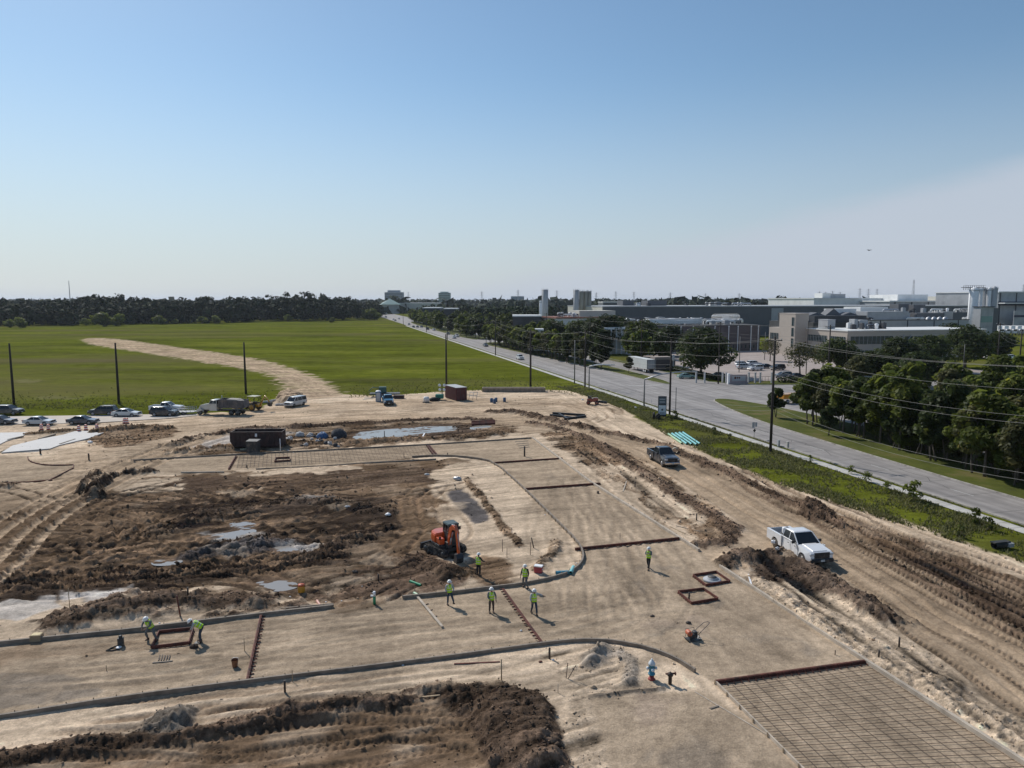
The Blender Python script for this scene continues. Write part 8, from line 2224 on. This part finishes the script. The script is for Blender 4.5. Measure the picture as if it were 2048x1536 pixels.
for px, py, lb in ((1557, 893, 'grey utility cabinet on the sidewalk right of the tall pole'), (1575, 896, 'small concrete marker right of the grey cabinet')):
    x, y = G(px, py); o = empty('utility_box', (x, y, 0), ROT, lb, 'utility box'); mb = MB(); mb.box((0, 0, .45), (.3, .3, .9)); mb.box((0, 0, .92), (.34, .34, .05)); mb.build('cabinet', MGSI if px < 1560 else MWALK, o, .01)
o = empty('manhole_riser', GP(2000, 1096), R(15), 'dark metal culvert end in the weeds at the right edge', 'culvert'); mb = MB(); mb.tube([(-.7, 0, .3), (.7, 0, .3)], .3, 14, cap=False); mb.box((0, 0, .55), (1.7, .5, .1)); mb.build('barrel', MDG, o); mb = MB(); mb.box((.75, -.3, .3), (.5, .3, .35)); mb.build('pale_block', MGSI, o)
# monument sign at the far corner, fence posts, hedge
o = empty('monument_sign', (*G(1476, 768), 0), ROT - .1, 'low pinkish stone monument sign with a white end at the far corner', 'sign'); mb = MB(); mb.box((0, 0, 1.2), (4.6, .5, 2.4)); mb.box((0, 0, .25), (5.0, .8, .5)); mb.build('block', mat('pink_stone', (.34, .28, .28), .8), o, .03); mb = MB(); mb.box((-2.6, 0, 1.35), (.5, .7, 2.7)); mb.build('white_pier', MWHT, o, .02); mb = MB(); mb.box((0, -.27, 1.4), (3.6, .03, 1.2)); pn = mb.build('panel', MGSI, o); mb = MB(); mb.ball((-.9, -.29, 1.6), (.3, .03, .3), 10, 5); mb.ball((-.3, -.29, 1.6), (.22, .03, .22), 10, 5); mb.ball((.2, -.29, 1.6), (.22, .03, .22), 10, 5); mb.build('worn_mark', MSTEELR, pn)
GF = 'posts of the low fence before the parking lot'
for k, px in enumerate((1392, 1409, 1445, 1452, 1497, 1510, 1520, 1543)):
    x, y = G(px, 766); o = empty('fence_post', (x, y, 0), ROT, 'pale square post of the low fence before the parking lot', 'post', GF); mb = MB(); mb.box((0, 0, 1.3), (.35, .35, 2.6)); mb.box((0, 0, 2.65), (.45, .45, .12)); mb.build('pier', MGSI, o)
x0, y0 = G(1500, 764); o = empty('railing', (x0, y0, 0), ROT, 'dark low railing right of the monument sign', 'railing'); mb = MB()
for k in range(9): mb.tube([(k * .9 - 1, 0, 0), (k * .9 - 1, 0, 1.3)], .04, 5)
mb.tube([(-1, 0, 1.3), (6.2, 0, 1.3)], .045, 5); mb.tube([(-1, 0, .4), (6.2, 0, .4)], .035, 5); mb.build('rails', MDG, o)
for a, b, lb in (((1355, 742), (1440, 762), 'dark clipped hedge between the live oak and the far corner'), ((1318, 738), (1350, 742), 'dark clipped hedge right behind the trailer'), ((1560, 765), (1640, 765), 'dark clipped hedge right of the tall foreground pole')):
    A_, B_ = G(*a), G(*b); n_ = int(math.hypot(B_[0] - A_[0], B_[1] - A_[1]) / .8); bl = [(A_[0] + (B_[0] - A_[0]) * k / n_ - A_[0], A_[1] + (B_[1] - A_[1]) * k / n_ - A_[1], .7, .9) for k in range(n_ + 1)]
    V_, F_, C_ = leafcloud(bl, n_ * 90, .30, GREEN_D, np.random.default_rng(9)); V_[:, 2] = np.maximum(V_[:, 2], .02); o = empty('hedge', (A_[0], A_[1], 0), 0, lb, 'hedge'); np_mesh('foliage', V_, F_, MLEAF, C_, parent=o)
x, y = G(1310, 742); o = empty('brick_gatehouse', (x + 3, y + 4, 0), ROT, 'small pink topped brick gatehouse just right of the trailer', 'gatehouse'); mb = MB(); mb.box((0, 0, 1.6), (7, 3, 3.2)); mb.build('wall', MBRK, o); mb = MB(); mb.box((-.5, 0, 3.6), (5.5, 3.2, .8)); mb.build('roof', MLOT, o); mb = MB(); mb.box((-3.2, -1.6, 1.6), (.4, .3, 3.2)); mb.box((2.8, -1.6, 1.6), (.4, .3, 3.2)); mb.build('piers', MGSI, o)
# a bird far off in the sky
o = empty('bird', P(1738.5, 500.5, 160), .4, 'tiny dark bird gliding alone in the right half of the sky', 'bird'); mb = MB(); mb.ring([[(a * .12 * k, y_, b * .1 * k) for a, b in ((-1, 0), (0, 1), (1, 0), (0, -1))] for y_, k in ((-.35, .2), (-.1, .9), (.15, 1), (.3, .5), (.38, .15))]); mb.add([(0, .15, .03), (0, -.12, .03), (.45, -.1, .14), (.85, -.02, .05), (.45, .14, .14)], [(0, 1, 2, 3, 4)]); mb.add([(0, .15, .03), (0, -.12, .03), (-.45, -.1, .14), (-.85, -.02, .05), (-.45, .14, .14)], [(4, 3, 2, 1, 0)]); mb.build('body', MBLK, o)

# haze over the whole plain
mh = bpy.data.materials.new('haze'); mh.use_nodes = True; t = mh.node_tree; t.nodes.clear(); ou = t.nodes.new('ShaderNodeOutputMaterial'); pv = t.nodes.new('ShaderNodeVolumePrincipled')
pv.inputs['Color'].default_value = (.80, .88, 1.0, 1); pv.inputs['Density'].default_value = .00005; pv.inputs['Anisotropy'].default_value = .3
t.links.new(pv.outputs[0], ou.inputs['Volume'])
mb = MB(); mb.box((0, 6000, 35.5), (30000, 26000, 75)); tag(mb.build('haze', mh), kind='stuff')
